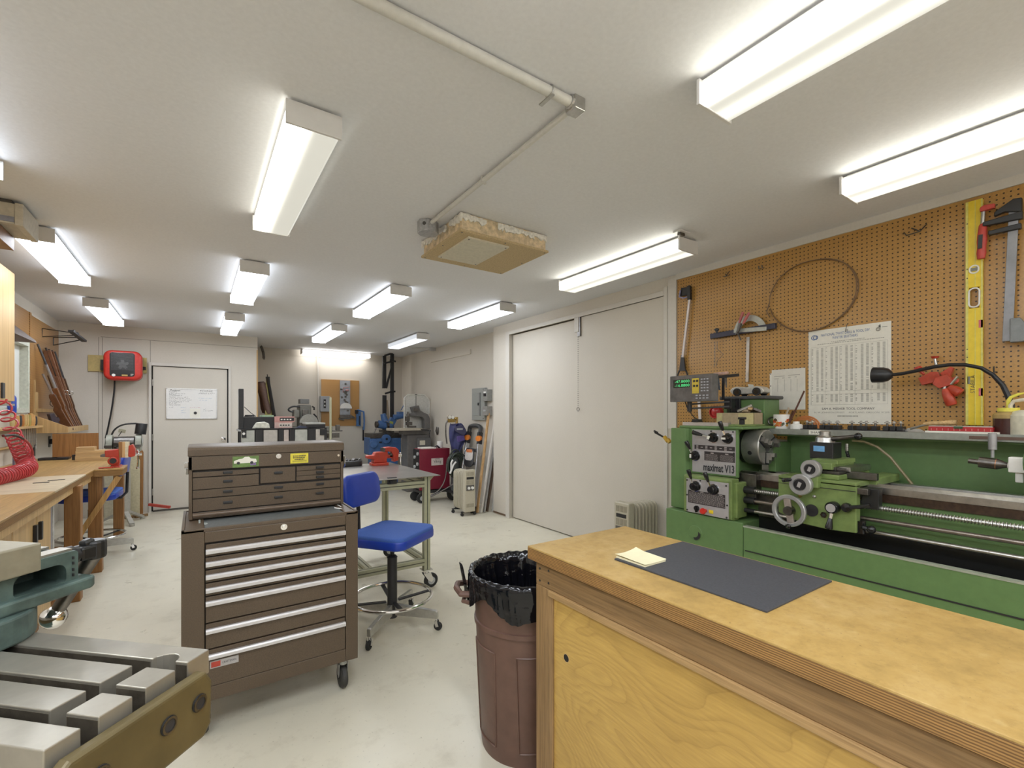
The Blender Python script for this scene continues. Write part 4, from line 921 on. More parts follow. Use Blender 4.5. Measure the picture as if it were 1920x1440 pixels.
# oil jar
c=PX(1891,812,3.12)
t=thing('oil_jar','clear jar of dark brown oil with a yellow spout lid on the lathe shelf','oil jar',(c.x,c.y,SZ))
ms=.052
M().rev([(0,0),(ms,0),(ms,.075),(0,.075)],(c.x,c.y,SZ+.001),(0,0,1),28).obj('oil',P('dark brown oil',(.055,.018,.016,1),.15),t)
M().rev([(ms+.001,.075),(ms+.001,.092),(ms-.006,.1),(.034,.103),(.034,.108),(0,.108)],(c.x,c.y,SZ+.001),(0,0,1),28).obj('jar',P('amber clear plastic',(.42,.30,.12,1),.2),t)
M().rev([(0,.108),(.037,.108),(.037,.125),(0,.125)],(c.x,c.y,SZ),(0,0,1),28).obj('lid',P('pale yellow lid',(.75,.68,.10,1),.4),t)
z=SZ+.125;M().tube([(c.x,c.y,z),(c.x,c.y,z+.035),(c.x,c.y-.008,z+.05),(c.x,c.y-.03,z+.062),(c.x,c.y-.05,z+.068)],[.008,.008,.007,.006,.003],8).obj('spout',P('pale yellow spout',(.75,.68,.10,1),.4),t)
c=V((3.1,PX(1928,812,3.1).y,SZ))
t=thing('white_jug','white plastic jug at the right edge of the lathe shelf','jug',(c.x,c.y,SZ))
M().rev([(0,0),(.058,0),(.06,.005),(.06,.09),(.045,.11),(.025,.115),(0,.115)],c,(0,0,1),28).obj('body',P('off white plastic',(.66,.63,.50,1),.4),t)
m=M();m.tube([c+V((0,.05,.1)),c+V((0,.056,.135)),c+V((0,.045,.155)),c+V((0,0,.165)),c+V((0,-.04,.16))],.008,8);m.obj('handle',P('off white handle',(.66,.60,.48,1),.4),t)
# ================================================================ WORKBENCH (right foreground)
def plyedge():
    n=N('plywood edge grain');sx=n.nd('ShaderNodeSeparateXYZ');n.l(n.tc(),sx.inputs[0])
    z=n.math('ADD',n.math('MULTIPLY',sx.outputs[2],1250.),n.math('MULTIPLY',n.noise(30,(1,1,.2)),3.))
    s=n.math('ADD',n.math('MULTIPLY',n.math('SINE',z),.5),.5);f=n.noise(14,(1,1,20))
    a=n.ramp(s,[(.2,(.16,.075,.02,1)),(.7,(.38,.21,.065,1))]);b=n.ramp(f,[(.3,(.6,.6,.6,1)),(.6,(1,1,1,1))])
    x=n.nd('ShaderNodeMix',data_type='RGBA',blend_type='MULTIPLY');x.inputs[0].default_value=.8;n.l(a,x.inputs[6]);n.l(b,x.inputs[7])
    n.set('Base Color',x.outputs[2]).set('Roughness',.6);return n.m
m_edge=plyedge()
m_bpine=wood('weathered bench lumber',(.27,.165,.07,1),16,1,.35,.6)
m_bpinez=wood('weathered bench post',(.30,.185,.08,1),16,2,.35,.6)
def plyface():
    n=N('rotary plywood face');f=n.noise(1.7,(.6,.8,1.5),det=1.5,dist=.7,rot=(.55,0,0))
    q=n.math('FRACT',n.math('MULTIPLY',f,24.));a=n.ramp(q,[(.0,(.45,.285,.075,1)),(.55,(.52,.335,.09,1)),(.93,(.50,.32,.085,1)),(1.,(.40,.245,.062,1))])
    g=n.noise(1.,(40,14,160),det=4,rot=(.5,0,0));h=n.noise(1.7,det=3);k=n.ramp(g,[(.3,(.86,.84,.80,1)),(.65,(1.05,1.05,1.05,1))]);k2=n.ramp(h,[(.35,(.9,.87,.82,1)),(.65,(1.04,1.04,1.04,1))])
    for w in(k,k2):
        x=n.nd('ShaderNodeMix',data_type='RGBA',blend_type='MULTIPLY');x.inputs[0].default_value=.85;n.l(a,x.inputs[6]);n.l(w,x.inputs[7]);a=x.outputs[2]
    n.set('Base Color',a).set('Roughness',.4);return n.m
def worntop():
    n=N('worn ochre bench top');c=(.43,.275,.085,1);f=n.noise(5.,det=5,rough=.7);g=n.noise(38.,det=5,rough=.75);h=n.noise(90.,det=2);s=n.noise(12.,(1,1,1),det=2)
    a=n.ramp(f,[(.32,mul(c,.80)),(.5,c),(.68,(.50,.34,.13,1))]);k=n.ramp(g,[(.3,(.80,.78,.74,1)),(.5,(1,1,1,1)),(.75,(1.06,1.07,1.1,1))]);k2=n.ramp(h,[(.24,(.45,.42,.38,1)),(.31,(1,1,1,1))]);k3=n.ramp(s,[(.70,(1,1,1,1)),(.76,(1.12,1.2,1.5,1))])
    for w in(k,k2,k3):
        x=n.nd('ShaderNodeMix',data_type='RGBA',blend_type='MULTIPLY');x.inputs[0].default_value=.85;n.l(a,x.inputs[6]);n.l(w,x.inputs[7]);a=x.outputs[2]
    n.set('Base Color',a).set('Roughness',n.ramp(f,[(.3,(.5,)*3+(1,)),(.7,(.34,)*3+(1,))])).bump(g,.04,.001);return n.m
m_topl=worntop()
m_pface=plyface()
BX0,BX1,BY0,BY1,BZ=.998,1.516,-1.0,1.357,.90
t=thing('workbench','ochre topped wooden workbench in the right foreground','workbench',(1.25,.2,0))
top=M();top.bx(BX0,BY0,BZ-.006,BX1,BY1,BZ);tb=top.obj('bench_top',m_topl,t,bev=.0015)
M().bx(BX0,BY0,BZ-.046,BX1,BY1,BZ-.006).obj('plywood_core',m_edge,t,bev=.001)
m=M();m.bx(BX0+.02,BY0,BZ-.058,BX1-.02,BY1-.02,BZ-.046).bx(BX0+.022,BY0,BZ-.135,BX0+.06,BY1-.022,BZ-.058).bx(BX1-.06,BY0,BZ-.14,BX1-.02,BY1-.022,BZ-.058).bx(BX0+.06,BY1-.06,BZ-.14,BX1-.06,BY1-.022,BZ-.058);m.obj('apron',m_bpine,t,bev=.003)
m=M();m.bx(BX0+.014,BY0,BZ-.155,BX0+.05,BY1-.10,BZ-.135);m.obj('face_rail',wood('face rail lumber',(.40,.255,.11,1),12,1,.2,.6),t,bev=.002)
for y in(BY1-.115,):
    for x in(BX0+.022,BX1-.10): M().bx(x,y,0,x+.075,y+.093,BZ-.135).obj('leg',m_bpinez,t,bev=.003)
for x in(BX0+.022,BX1-.10): M().bx(x,BY0+.02,0,x+.075,BY0+.113,BZ-.135).obj('leg',m_bpinez,t,bev=.003)
pan=M();pan.bx(BX0+.03,BY0+.12,.06,BX0+.045,BY1-.115,BZ-.155);po=pan.obj('front_panel',m_pface,t)
c=PX(1062,1234,BX0+.03);k=M();k.cyl(c+V((.001,0,0)),c+V((-.0006,0,0)),.0125,n=20);k.obj('finger_hole',P('dark hole',(.01,.008,.006,1),.8),po)
k=M();k.rev([(.0125,0),(.0145,0),(.0145,.001),(.0125,.001)],c,(-1,0,0),20);k.obj('hole_rim',m_pine,po)
M().bx(BX0+.05,BY0+.12,.05,BX1-.06,BY1-.115,.07).obj('lower_shelf',m_pface,t)
m=M();m.bx(BX1-.03,BY0+.1,.06,BX1-.022,BY1-.1,BZ-.14).bx(BX0+.097,BY1-.04,.06,BX1-.1,BY1-.032,BZ-.14);m.obj('side_panel',m_pface,t)
m=M()
for(y,z) in((BY1-.045,BZ-.075),(BY1-.095,BZ-.07),(BY1-.045,BZ-.118),(BY1-.095,BZ-.113)): m.cyl((BX0+.023,y,z),(BX0+.0205,y,z),.0042,n=10)
m.obj('screws',m_blackm,t)
# mat, notepad
m=M();m.bx(1.135,.571,BZ,1.497,1.062,BZ+.005);one(m,'rubber_mat','thin charcoal rubber mat on the ochre workbench','mat',P('charcoal mat',(.052,.055,.065,1),.55,0,.2,160,.1),bev=.001)
pad=M()
def pf(u,v):
    x=1.145+.105*u;y=.945+.125*v;return V((x+.0*v,y,BZ+.0115+.004*(2*u-1)**2*(.4+v)+.010*max(0,v-.75)*2*u))
pad.grid(pf,8,8);nb=len(pad.v)
pad.bx(1.147,.947,BZ+.0052,1.248,1.066,BZ+.0105)
one(pad,'notepad','small stack of cream note sheets on the mat corner','notepad',P('cream paper',(.80,.74,.50,1),.7,0,.03))
# ================================================================ TRASH CAN
m_can=P('brown plastic bin',(.125,.066,.048,1),.45,0,.12,20)
cx,cy=1.165,1.60
t=thing('trash_can','brown round plastic trash can lined with a black bag beside the workbench','trash can',(cx,cy,0))
RT,RB,HT=.228,.185,.70
m=M();m.rev([(0,.0),(RB,.0),(RB+.003,.02),(RT-.012,HT-.10),(RT-.006,HT-.10),(RT-.002,HT-.02),(RT+.008,HT-.02),(RT+.008,HT),(RT-.006,HT),(RT-.014,HT-.1),(RB-.006,.02),(0,.02)],(cx,cy,0),(0,0,1),48);m.rev([(RT-.026,.505),(RT-.010,.512),(RT-.010,.53),(RT-.022,.537)],(cx,cy,0),(0,0,1),48);m.obj('bin',m_can,t)
m=M()
for z,r in((.55,RT-.018),(.48,RT-.022)): m.rev([(r-.002,z-.006),(r+.006,z-.003),(r+.006,z+.003),(r-.002,z+.006)],(cx,cy,0),(0,0,1),48,a0=3.3,a1=5.5) if 0 else None
def canr(z): return RB+.003+(RT-.012-RB-.003)*(z-.02)/(HT-.12)
for k in range(5):
    a=2*PI*k/5+.55
    fr=[]
    for (da,z) in((-.40,.44),(.40,.44),(.36,.06),(-.36,.06)): fr.append((da,z))
    pts=[]
    for i in range(4):
        d0,z0=fr[i];d1,z1=fr[(i+1)%4]
        for s_ in range(9): q=s_/9;da=d0+(d1-d0)*q;z=z0+(z1-z0)*q;r=canr(z)+.001;pts.append((cx+r*math.cos(a+da),cy+r*math.sin(a+da),z))
    m.tube(pts,.0035,4,True)
m.obj('raised_panels',m_can,t)
for a in(2.55,2.55+PI):
    dx,dy=math.cos(a),math.sin(a);tx,ty=-dy,dx;o=V((cx+dx*(RT+.004),cy+dy*(RT+.004),HT-.03))
    m=M();A=lambda s,r,z:o+V((tx*s*1.25+dx*r*1.25,ty*s*1.25+dy*r*1.25,z*1.2))
    m.tube([A(-.055,-.004,-.03),A(-.05,.03,-.03),A(-.02,.048,-.02),A(.02,.048,-.02),A(.05,.03,-.03),A(.055,-.004,-.03)],.013,8)
    m.tube([A(-.055,-.004,-.06),A(-.05,.022,-.055),A(.05,.022,-.055),A(.055,-.004,-.06)],.009,8);m.obj('handle',m_can,t)
# bag: wrinkled black film over the rim
rnd=random.Random(11);wr=[(rnd.randint(7,44),rnd.uniform(0,6.28),rnd.uniform(.3,1)) for _ in range(9)]
def bagf(u,v):
    a=2*PI*u;w=sum(k*math.sin(n*a+p+v*5) for n,p,k in wr)/5.
    hang=.11+.03*math.sin(3*a+1)+.02*math.sin(7*a)
    if v<.30:  # outside drape up to rim
        q=v/.30;z=HT+.012-hang*(1-q);r=RT+.017+.010*w*(1-q*.7)+.004*math.sin(37*a+6*math.sin(5*a)+q*4)*(1-q)-.002*(1-q)
    elif v<.40:
        q=(v-.30)/.10;z=HT+.012+.014*math.sin(PI*q)+.005*w;r=RT+.016-.028*q+.004*w+.002*math.sin(41*a+2*q)
    else:
        q=(v-.40)/.60;z=HT+.012-.42*q+.01*w;r=(RT-.014)*(1-.35*q)+.020*w*min(1,q*4)-.02*q
        if q>.97:r*=.02
    return V((cx+r*math.cos(a),cy+r*math.sin(a),z))
m=M();m.grid(bagf,160,34,cu=True)
nb_=N('black bin liner film');nb_.set('Base Color',(.004,.004,.006,1)).set('Roughness',.13).set('Specular IOR Level',.4).bump(nb_.noise(7.,(1,1,2.6),det=2,rough=.5,dist=.6),.55,.012);m_bag=nb_.m
m.obj('bin_liner',m_bag,t,ang=75)
m=M();a0=2.60;e=[]
def flap(u,v):
    a=a0+(u-.5)*.42*(1-.6*v);r=RT+.016+.03*v+.01*math.sin(u*5);z=HT-.11+.16*v-.03*(u-.5)**2*4*v;return V((cx+r*math.cos(a),cy+r*math.sin(a),z))
m.grid(flap,8,8);m.obj('liner_flap',m_bag,t)
# ================================================================ TOOL CABINET + CHEST
m_tb=P('brown hammered enamel',(.098,.068,.043,1),.42,0,.22,260,.12)
m_tbd=P('dark gap',(.012,.009,.007,1),.7)
m_strip=P('drawer pull aluminium',(.62,.60,.60,1),.35,.35,.05)
CX0,CX1,CY,CYB,CZ0,CZ1=-.05,.672,2.35,2.83,.155,.891
t=thing('tool_cabinet','brown rolling tool cabinet with seven long silver drawer pulls','tool cabinet',((CX0+CX1)/2,2.6,0))
DX0,DX1=.031,.613
m=M();m.bx(CX0,CY,CZ0,DX0,CYB,CZ1).bx(DX1,CY,CZ0,CX1,CYB,CZ1).bx(DX0,CYB-.02,CZ0,DX1,CYB,CZ1).bx(DX0,CY,CZ0,DX1,CYB,CZ0+.062).bx(DX0,CY,.832,DX1,CYB,CZ1-.012)
m.obj('body',m_tb,t,bev=.003)
M().bx(DX0,CY+.012,CZ0+.05,DX1,CY+.016,.835).obj('drawer_gaps',m_tbd,t)
m=M()
for bb in((CX0,CY,CX1,CY+.012),(CX0,CYB-.012,CX1,CYB),(CX0,CY,CX0+.012,CYB),(CX1-.012,CY,CX1,CYB)): m.bx(bb[0],bb[1],CZ1-.012,bb[2],bb[3],CZ1+.004)
m.obj('top_rim',m_tb,t,bev=.002)
M().bx(CX0+.012,CY+.012,CZ1-.012,CX1-.012,CYB-.012,CZ1-.006).obj('top_mat',P('grey rubber top mat',(.15,.16,.16,1),.5,0,.15,60,.1),t)
hz=[.795,.741,.687,.630,.574,.456,.346];tops=[.828,.772,.718,.662,.605,.490,.378,.217]
for i in range(7):
    d=M();zt,zb=tops[i]-.004,tops[i+1]+.002;d.bx(DX0+.004,CY-.001,zb,DX1-.004,CY+.012,zt)
    o=d.obj('drawer',m_tb,t,bev=.0015)
    p=M();z=hz[i];p.prism([(0,.010),(-.012,.010),(-.017,.004),(-.017,-.008),(-.012,-.010),(-.012,.003),(0,.003)],(DX0+.004,CY-.001,z),(0,1,0),(0,0,1),(DX1-DX0-.008,0,0));p.obj('drawer_pull',m_strip,o)
    if i==6:
        b=M();b.bx(.050,CY-.004,.294,.155,CY-.001,.325);bo=b.obj('badge',m_plate,o)
        b=M();b.bx(.054,CY-.0048,.298,.088,CY-.0035,.321);b.obj('badge_red',P('badge red',(.42,.05,.03,1),.4),o)
        b=M();b.text('CRAFTSMAN',(.120,CY-.0045,.3095),(1,0,0),(0,0,1),.013,w=.052);b.obj('badge_lettering',m_ink,o,smooth=False)
def lock(m,x,y,z,r=.014): m.rev([(0,.009),(r*.45,.009),(r*.5,.006),(r,.006),(r*1.05,0)],(x,y,z),(0,-1,0),18)
m=M();lock(m,.335,CY,.86);m.obj('lock',m_chrome,t)
for (x,y) in((CX0+.08,CY+.05),(CX1-.06,CY+.05),(CX0+.08,CYB-.06),(CX1-.06,CYB-.06)):
    c=M();c.bx(x-.03,y-.035,CZ0-.006,x+.03,y+.035,CZ0);c.cyl((x,y,CZ0-.03),(x,y,CZ0-.004),.02)
    for s in(-1,1): c.prism([(-.022,0),(.022,0),(.014,-.06),(-.004,-.075),(-.016,-.06)],(x+s*.021-.002,y+.01,CZ0-.028),(0,1,0),(0,0,1),(.004,0,0))
    co_=c.obj('caster',P('zinc caster',(.42,.42,.40,1),.4,.7,.2),t)
    w=M();w.rev([(.012,-.017),(.05,-.016),(.058,-.008),(.058,.008),(.05,.016),(.012,.017)],(x,y+.012,.058),(1,0,0),28);w.cyl((x-.024,y+.012,.058),(x+.024,y+.012,.058),.009);w.obj('caster_wheel',P('worn black wheel',(.035,.033,.03,1),.5,0,.4,30),co_)
# chest
HX0,HX1,HY,HYB,HZ0,HZ1=-.027,.655,2.56,2.82,.8955,1.226
t=thing('tool_chest','brown tool chest with small drawers and stickers on top of the tool cabinet','tool chest',((HX0+HX1)/2,2.69,HZ0))
W_=HX1-HX0
m=M();m.bx(HX0,HY,HZ0,HX0+.014,HYB,1.185).bx(HX1-.014,HY,HZ0,HX1,HYB,1.185).bx(HX0,HYB-.01,HZ0,HX1,HYB,1.185).bx(HX0,HY+.01,HZ0,HX1,HYB,HZ0+.03).bx(HX0,HY,1.122,HX1,HYB,1.184);m.obj('body',m_tb,t,bev=.002)
M().bx(HX0+.014,HY+.012,HZ0+.03,HX1-.014,HY+.02,1.122).obj('drawer_gaps',m_tbd,t)
m=M();m.prism([(HY-.004,1.186),(HY-.004,1.214),(HY+.004,1.224),(HY+.02,1.229),(HYB,1.229),(HYB,1.186)],(HX0-.003,0,0),(0,1,0),(0,0,1),(W_+.006,0,0));m.obj('lid',m_tb,t,bev=.002)
m=M();m.rev([(.0095,0),(.0095,W_-.03)],(HX0+.015,HY+.006,.914),(1,0,0),14);m.bx(HX0+.015,HY,.905,HX1-.015,HY+.02,.912);m.obj('front_lip',P('brown enamel lip',(.13,.09,.06,1),.4),t)
zp=lambda zy:1.226-(zy-160)*.000463
xp=lambda zx:HX0+W_*(zx-130)/1520.
def drawer(x0,x1,y0,y1,hs):
    d=M();d.bx(xp(x0)+.002,HY+.004,zp(y1)+.001,xp(x1)-.002,HY+.014,zp(y0)-.001);o=d.obj('drawer',m_tb,t,bev=.001)
    for hx,hy in hs:
        h=M();x,z=xp(hx),zp(hy);h.prism([(-.019,-.006),(.019,-.006),(.019,.006),(-.019,.006)],(x,HY+.004,z),(1,0,0),(0,0,1),(0,-.009,0));h.obj('drawer_handle',m_black,o,bev=.002)
drawer(160,762,405,457,[(470,425)]);drawer(160,762,462,582,[(470,515)])
drawer(768,1127,405,566,[(950,462)])
for y0,y1 in((405,459),(459,513),(513,566)): drawer(1132,1622,y0,y1,[(1385,(y0+y1)/2)])
drawer(160,1622,585,668,[(470,618),(950,618),(1385,618)]);drawer(160,1622,672,800,[(470,730),(950,725),(1385,722)])
m=M();lock(m,xp(950),HY,zp(262+20),.012);m.obj('lock',m_chrome,t);m=M();lock(m,xp(1590),HY,zp(275+30),.006);m.obj('lock_button',m_chrome,t)
def sticker(name,x0,x1,y0,y1,mt):
    m=M();m.bx(xp(x0),HY-.0012,zp(y1),xp(x1),HY-.0003,zp(y0));return m.obj(name,mt,t)
s_=sticker('car_sticker',512,757,268,380,P('green sticker',(.13,.22,.06,1),.4,0,.3,40));part_label(s_,'green sticker showing a white car')
m=M();cx0,cz0=xp(520),zp(330);L=.1
m.prism([(0,0),(0,.012),(.02,.02),(.035,.022),(.045,.03),(.062,.030),(.07,.021),(.092,.018),(.096,.004),(.085,0)],(cx0+.002,HY-.0022,cz0-.004),(1,0,0),(0,0,1),(0,.001,0));m.obj('sticker_car',m_paper,s_,smooth=False)
m=M();m.cyl((cx0+.02,HY-.0026,cz0-.003),(cx0+.02,HY-.001,cz0-.003),.007);m.cyl((cx0+.076,HY-.0026,cz0-.003),(cx0+.076,HY-.001,cz0-.003),.007);m.obj('sticker_wheels',m_ink,s_)
m=M();m.bx(cx0+.07,HY-.0024,cz0-.016,cx0+.094,HY-.001,cz0-.004);m.obj('sticker_badge',P('violet print',(.2,.15,.3,1),.5),s_)
s_=sticker('yellow_sticker',1070,1258,262,370,P('yellow sticker',(.72,.62,.06,1),.5));part_label(s_,'yellow sticker with three lines of black lettering')
m=M();rnd=random.Random(4)
for v,a,b in((285,1098,1232),(303,1098,1222),(322,1115,1215)):
    x=a
    while x<b: dx=rnd.uniform(7,14);m.bx(xp(x),HY-.002,zp(v+11),xp(min(x+dx,b)),HY-.001,zp(v));x+=dx+4
for v in(340,350): m.bx(xp(1090),HY-.002,zp(v+3),xp(1240),HY-.001,zp(v))
m.obj('sticker_print',m_ink,s_)
m=M();m.tube([(HX1+.004,2.66,1.15),(HX1+.03,2.655,1.145),(HX1+.035,2.68,1.09),(HX1+.03,2.7,1.075),(HX1+.004,2.70,1.08)],.006,8);m.obj('carry_handle',m_chrome,t)
m=M();m.bx(HX0-.018,2.60,1.13,HX0,2.64,1.155).bx(HX0-.012,2.6,1.10,HX0,2.63,1.13);m.obj('side_latch',m_chrome,t,bev=.002)
# small items on the cabinet top mat
z=CZ1-.0055
m=M();c=PZ(372,976,z);m.rev([(0,.004),(.028,.003),(.031,0)],(c.x+.004,2.497,z),(0,0,1),20);m.cyl((c.x+.004,2.497,z+.004),(c.x+.004,2.497,z+.02),.004);one(m,'glass_dish','small clear glass disc on the left end of the cabinet top','glass disc',P('pale glass',(.42,.46,.44,1),.15))
for i,(yy,ll) in enumerate(((2.46,'nearer'),(2.52,'farther'))):
    m=M();m.cyl((.62+.012*i,yy,z+.004),(.598+.03*i,yy+.055,z+.004),.0038,n=8);one(m,'chalk_stick','thin white rod at the right end of the cabinet top, the %s of two'%ll,'white rod',m_white,'white rods')
# ================================================================ BLUE STOOLS
m_vinyl=P('blue vinyl',(.016,.050,.38,1),.33,0,.06,12)
m_cloth=P('blue seat fabric',(.045,.115,.42,1),.75,0,.12,200,.15)
m_sweep=P('brushed chrome leg',(.50,.49,.46,1),.3,.85,.12,30)
def stool(loc,rz_legs,rz_seat,lab):
    t=thing('drafting_stool',lab,'stool',loc,rz_legs,'blue rolling drafting stools')
    R=.30
    for k in range(4):
        a=k*PI/2;dx,dy=math.cos(a),math.sin(a);l=M()
        l.prism([(.02,.075),(.02,.15),(R,.125),(R+.012,.118),(R+.012,.075)],V((0,0,0))+V((-dy*-.014,dx*-.014,0)),(dx,dy,0),(0,0,1),(-dy*.028,dx*.028,0))
        lo=l.obj('leg',m_sweep,t,local=True,bev=.004)
        c=M();o=V((dx*R,dy*R,0));c.cyl(o+V((0,0,.055)),o+V((0,0,.08)),.008)
        side=V((-dy,dx,0));b_=o+V((dx*.012,dy*.012,.027))
        for s in(-1,1): c.bar(b_+side*s*.016+V((-dx*.012,-dy*.012,.035)),b_+side*s*.016,.02,.003,side)
        co_=c.obj('caster',m_chrome,lo,local=True)
        w=M()
        w.rev([(.006,-.011),(.022,-.011),(.027,-.006),(.027,.006),(.022,.011),(.006,.011)],b_,side,18)
        w.obj('caster_wheel',m_rubber,lo,local=True)
    m=M();m.cyl((0,0,.06),(0,0,.45),.031,n=24).cyl((0,0,.45),(0,0,.462),.034,.022,24);m.obj('column',m_blackm,t,local=True)
    m=M();m.cyl((0,0,.46),(0,0,.56),.0135,n=16);m.obj('gas_rod',m_black,t,local=True)
    M().ring((0,0,.195),(0,0,1),.252,.0115,48,10).obj('foot_ring',m_chrome,t,local=True)
    for k in range(4):
        a=k*PI/2+.7;p=M();p.bar((math.cos(a)*.04,math.sin(a)*.04,.165),(math.cos(a)*.25,math.sin(a)*.25,.185),.026,.008);p.obj('ring_spoke',m_black,t,local=True)
    rs=rz_seat-rz_legs;ax,ay=V((math.cos(rs),math.sin(rs),0)),V((-math.sin(rs),math.cos(rs),0))
    m=M();m.pad((0,0,.555),ax,ay,(0,0,1),.44,.42,.06,.07,.014);m.obj('seat',m_vinyl,t,local=True)
    m=M();m.pad((0,0,.60),ax,ay,(0,0,1),.435,.415,.032,.07,.012,crown=.012);so=m.obj('seat_cover',m_cloth,t,local=True)
    m=M();m.bx(-.08,-.05,.545,.08,.05,.558);m.obj('seat_plate',m_black,t,local=True)
    up=V((0,0,1));bc=ay*.215
    m=M();m.tube([ay*.05+V((0,0,.55)),ay*.22+V((0,0,.548)),ay*.262+V((0,0,.60)),ay*.268+V((0,0,.80))],.013,8);m.obj('back_bar',m_black,t,local=True)
    def bk(u,v,s=0):
        return 0
    m=M();n_=-ay+V((0,0,.12));n_.normalize();upv=(up+ay*.12).normalized()
    m.pad(ay*.262+V((0,0,.875)),ax,upv,n_,.37,.215,.045,.075,.02,crown=.008);m.obj('backrest',m_vinyl,t,local=True)
    return t
st=stool((1.055,2.92,0),math.radians(45),math.radians(36),'blue drafting stool in the middle of the floor beside the brown tool cabinet')
st2=dup(st,(-.83,6.0,0),math.radians(-85),'blue drafting stool tucked under the long wooden bench by the left wall')
# ================================================================ WELDING TABLE
m_ext=P('pale extrusion aluminium',(.44,.44,.31,1),.38,.25,.06,25)
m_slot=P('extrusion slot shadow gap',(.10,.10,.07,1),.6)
t=thing('metal_table','steel topped work table on extrusion legs with casters behind the stool','table',(1.1,3.9,0))
TZ=.9;tx0,tx1,ty0,ty1=.15,1.585,3.31,4.46
M().bx(tx0,ty0,TZ-.006,tx1,ty1,TZ).obj('table_top',P('scuffed steel plate',(.36,.345,.32,1),.3,.75,.18,6,.05,det=8),t,bev=.001)
def ext(m,s,p,q,w=.05):
    p,q=V(p),V(q);m.bar(p,q,w,w)
    d=(q-p).normalized();x,y,_=frame(d)
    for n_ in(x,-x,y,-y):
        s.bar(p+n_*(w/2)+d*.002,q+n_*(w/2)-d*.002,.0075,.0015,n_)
lx0,lx1,ly0,ly1=.30,1.505,3.40,4.36
def exto(name,p,q):
    m=M();s=M();ext(m,s,p,q);o=m.obj(name,m_ext,t,bev=.002);s.obj('slots',m_slot,o)
    return o
for x in(lx0,lx1):
    for y in(ly0,ly1):
        lo=exto('leg',(x,y,.155),(x,y,TZ-.008))
        exto('leg_doubler',(x-.05 if x>1 else x+.05,y,.25),(x-.05 if x>1 else x+.05,y,TZ-.008)) if y==ly0 and x>1 and 0 else None
        c=M();c.bx(x-.04,y-.04,.147,x+.04,y+.04,.155);c.cyl((x,y,.12),(x,y,.148),.02)
        for s in(-1,1): c.prism([(-.03,0),(.03,0),(.055,-.06),(.035,-.075),(.01,-.06)],(x,y+s*.022-.002,.125),(1,0,0),(0,0,1),(0,.004,0))
        co_=c.obj('caster',m_chrome,lo)
        w=M();w.rev([(.01,-.015),(.05,-.014),(.058,-.006),(.058,.006),(.05,.014),(.01,.015)],(x+.04,y,.058),(0,1,0),24);w.obj('caster_wheel',m_rubber,lo);w=M();w.cyl((x+.04,y-.017,.058),(x+.04,y+.017,.058),.03,n=20);w.obj('wheel_hub',m_lgrey,lo)
for z in(TZ-.07,.215):
    for y in(ly0,ly1): exto('rail',(lx0+.023,y,z),(lx1-.023,y,z))
    for x in(lx0,lx1): exto('rail',(x,ly0+.023,z),(x,ly1-.023,z))
exto('middle_rail',(1.06,ly0+.023,.215),(1.06,ly1-.023,.215));exto('middle_rail',(.62,ly0+.023,.215),(.62,ly1-.023,.215))
m=M();c=PY(734,902,ly0-.025);m.bx(c.x-.035,ly0-.05,c.z-.02,c.x+.035,ly0-.023,c.z+.03);m.cyl((c.x-.01,ly0-.06,c.z),(c.x-.01,ly0-.03,c.z),.014);m.obj('clamp_bracket',m_black,t,bev=.003)
m=M();m.prism([(0,0),(.05,0),(0,-.05)],(lx1+.025,ly0,TZ-.01),(1,0,0),(0,0,1),(0,.008,0));m.obj('gusset',m_ext,t)
# red vise on the table far side
c=V((1.42,4.28,TZ))
t=thing('bench_vise','red bench vise on the far end of the steel table','vise',c)
SX=MX.Translation(c)@MX.Scale(.8,4)@MX.Translation(-c)
m=M().at(SX);m.pad(c,(1,0,0),(0,1,0),(0,0,1),.20,.19,.03,.05,.006);m.prism([(-.085,.03),(.085,.03),(.075,.06),(.09,.09),(.09,.155),(-.055,.155),(-.075,.12),(-.15,.12),(-.15,.085),(-.075,.07)],c+V((0,-.05,0)),(1,0,0),(0,0,1),(0,.1,0));m.obj('body',m_red,t,bev=.008)
m=M().at(SX);m.prism([(.16,.03),(.22,.045),(.225,.165),(.19,.20),(.12,.21),(.055,.205),(.05,.155),(.13,.155),(.15,.12)],c+V((0,-.05,0)),(1,0,0),(0,0,1),(0,.1,0));m.bx(c.x+.08,c.y-.03,c.z+.075,c.x+.17,c.y+.03,c.z+.115);m.obj('moving_jaw',m_red,t,bev=.008)
m=M().at(SX);m.bx(c.x+.035,c.y-.06,c.z+.155,c.x+.05,c.y+.06,c.z+.2).bx(c.x+.12,c.y-.03,c.z+.09,c.x+.15,c.y+.03,c.z+.13);m.obj('jaw_plate',m_dsteel,t)
m=M().at(SX);m.cyl(c+V((.22,0,.1)),c+V((.27,0,.1)),.018);m.tube([c+V((.26,0,.1+.02)),c+V((.262,0,-.06))],.007,8);m.ball(c+V((.26,0,.125)),.013,10);m.obj('screw_handle',m_chrome,t)
# black tray on table
c=PZ(660,868,TZ+.0);m=M()
c=V((1.13,4.37,TZ));m.pad(c,(1,0,0),(0,1,0),(0,0,1),.30,.16,.05,.05,.01)
t=tag(thing('parts_tray','black lumpy tray of hardware at the back of the steel table','parts tray',c),'black lumpy tray of hardware at the back of the steel table','parts tray');m.obj('tray',m_black,t)
m=M();rnd=random.Random(9)
for i in range(22): m.ob((c.x+rnd.uniform(-.13,.13),c.y+rnd.uniform(-.05,.05),TZ+.053),(.03,.03,.02),(rnd.random(),rnd.random(),rnd.random()))
o=m.obj('loose_hardware',m_dsteel,t);o['kind']='stuff'
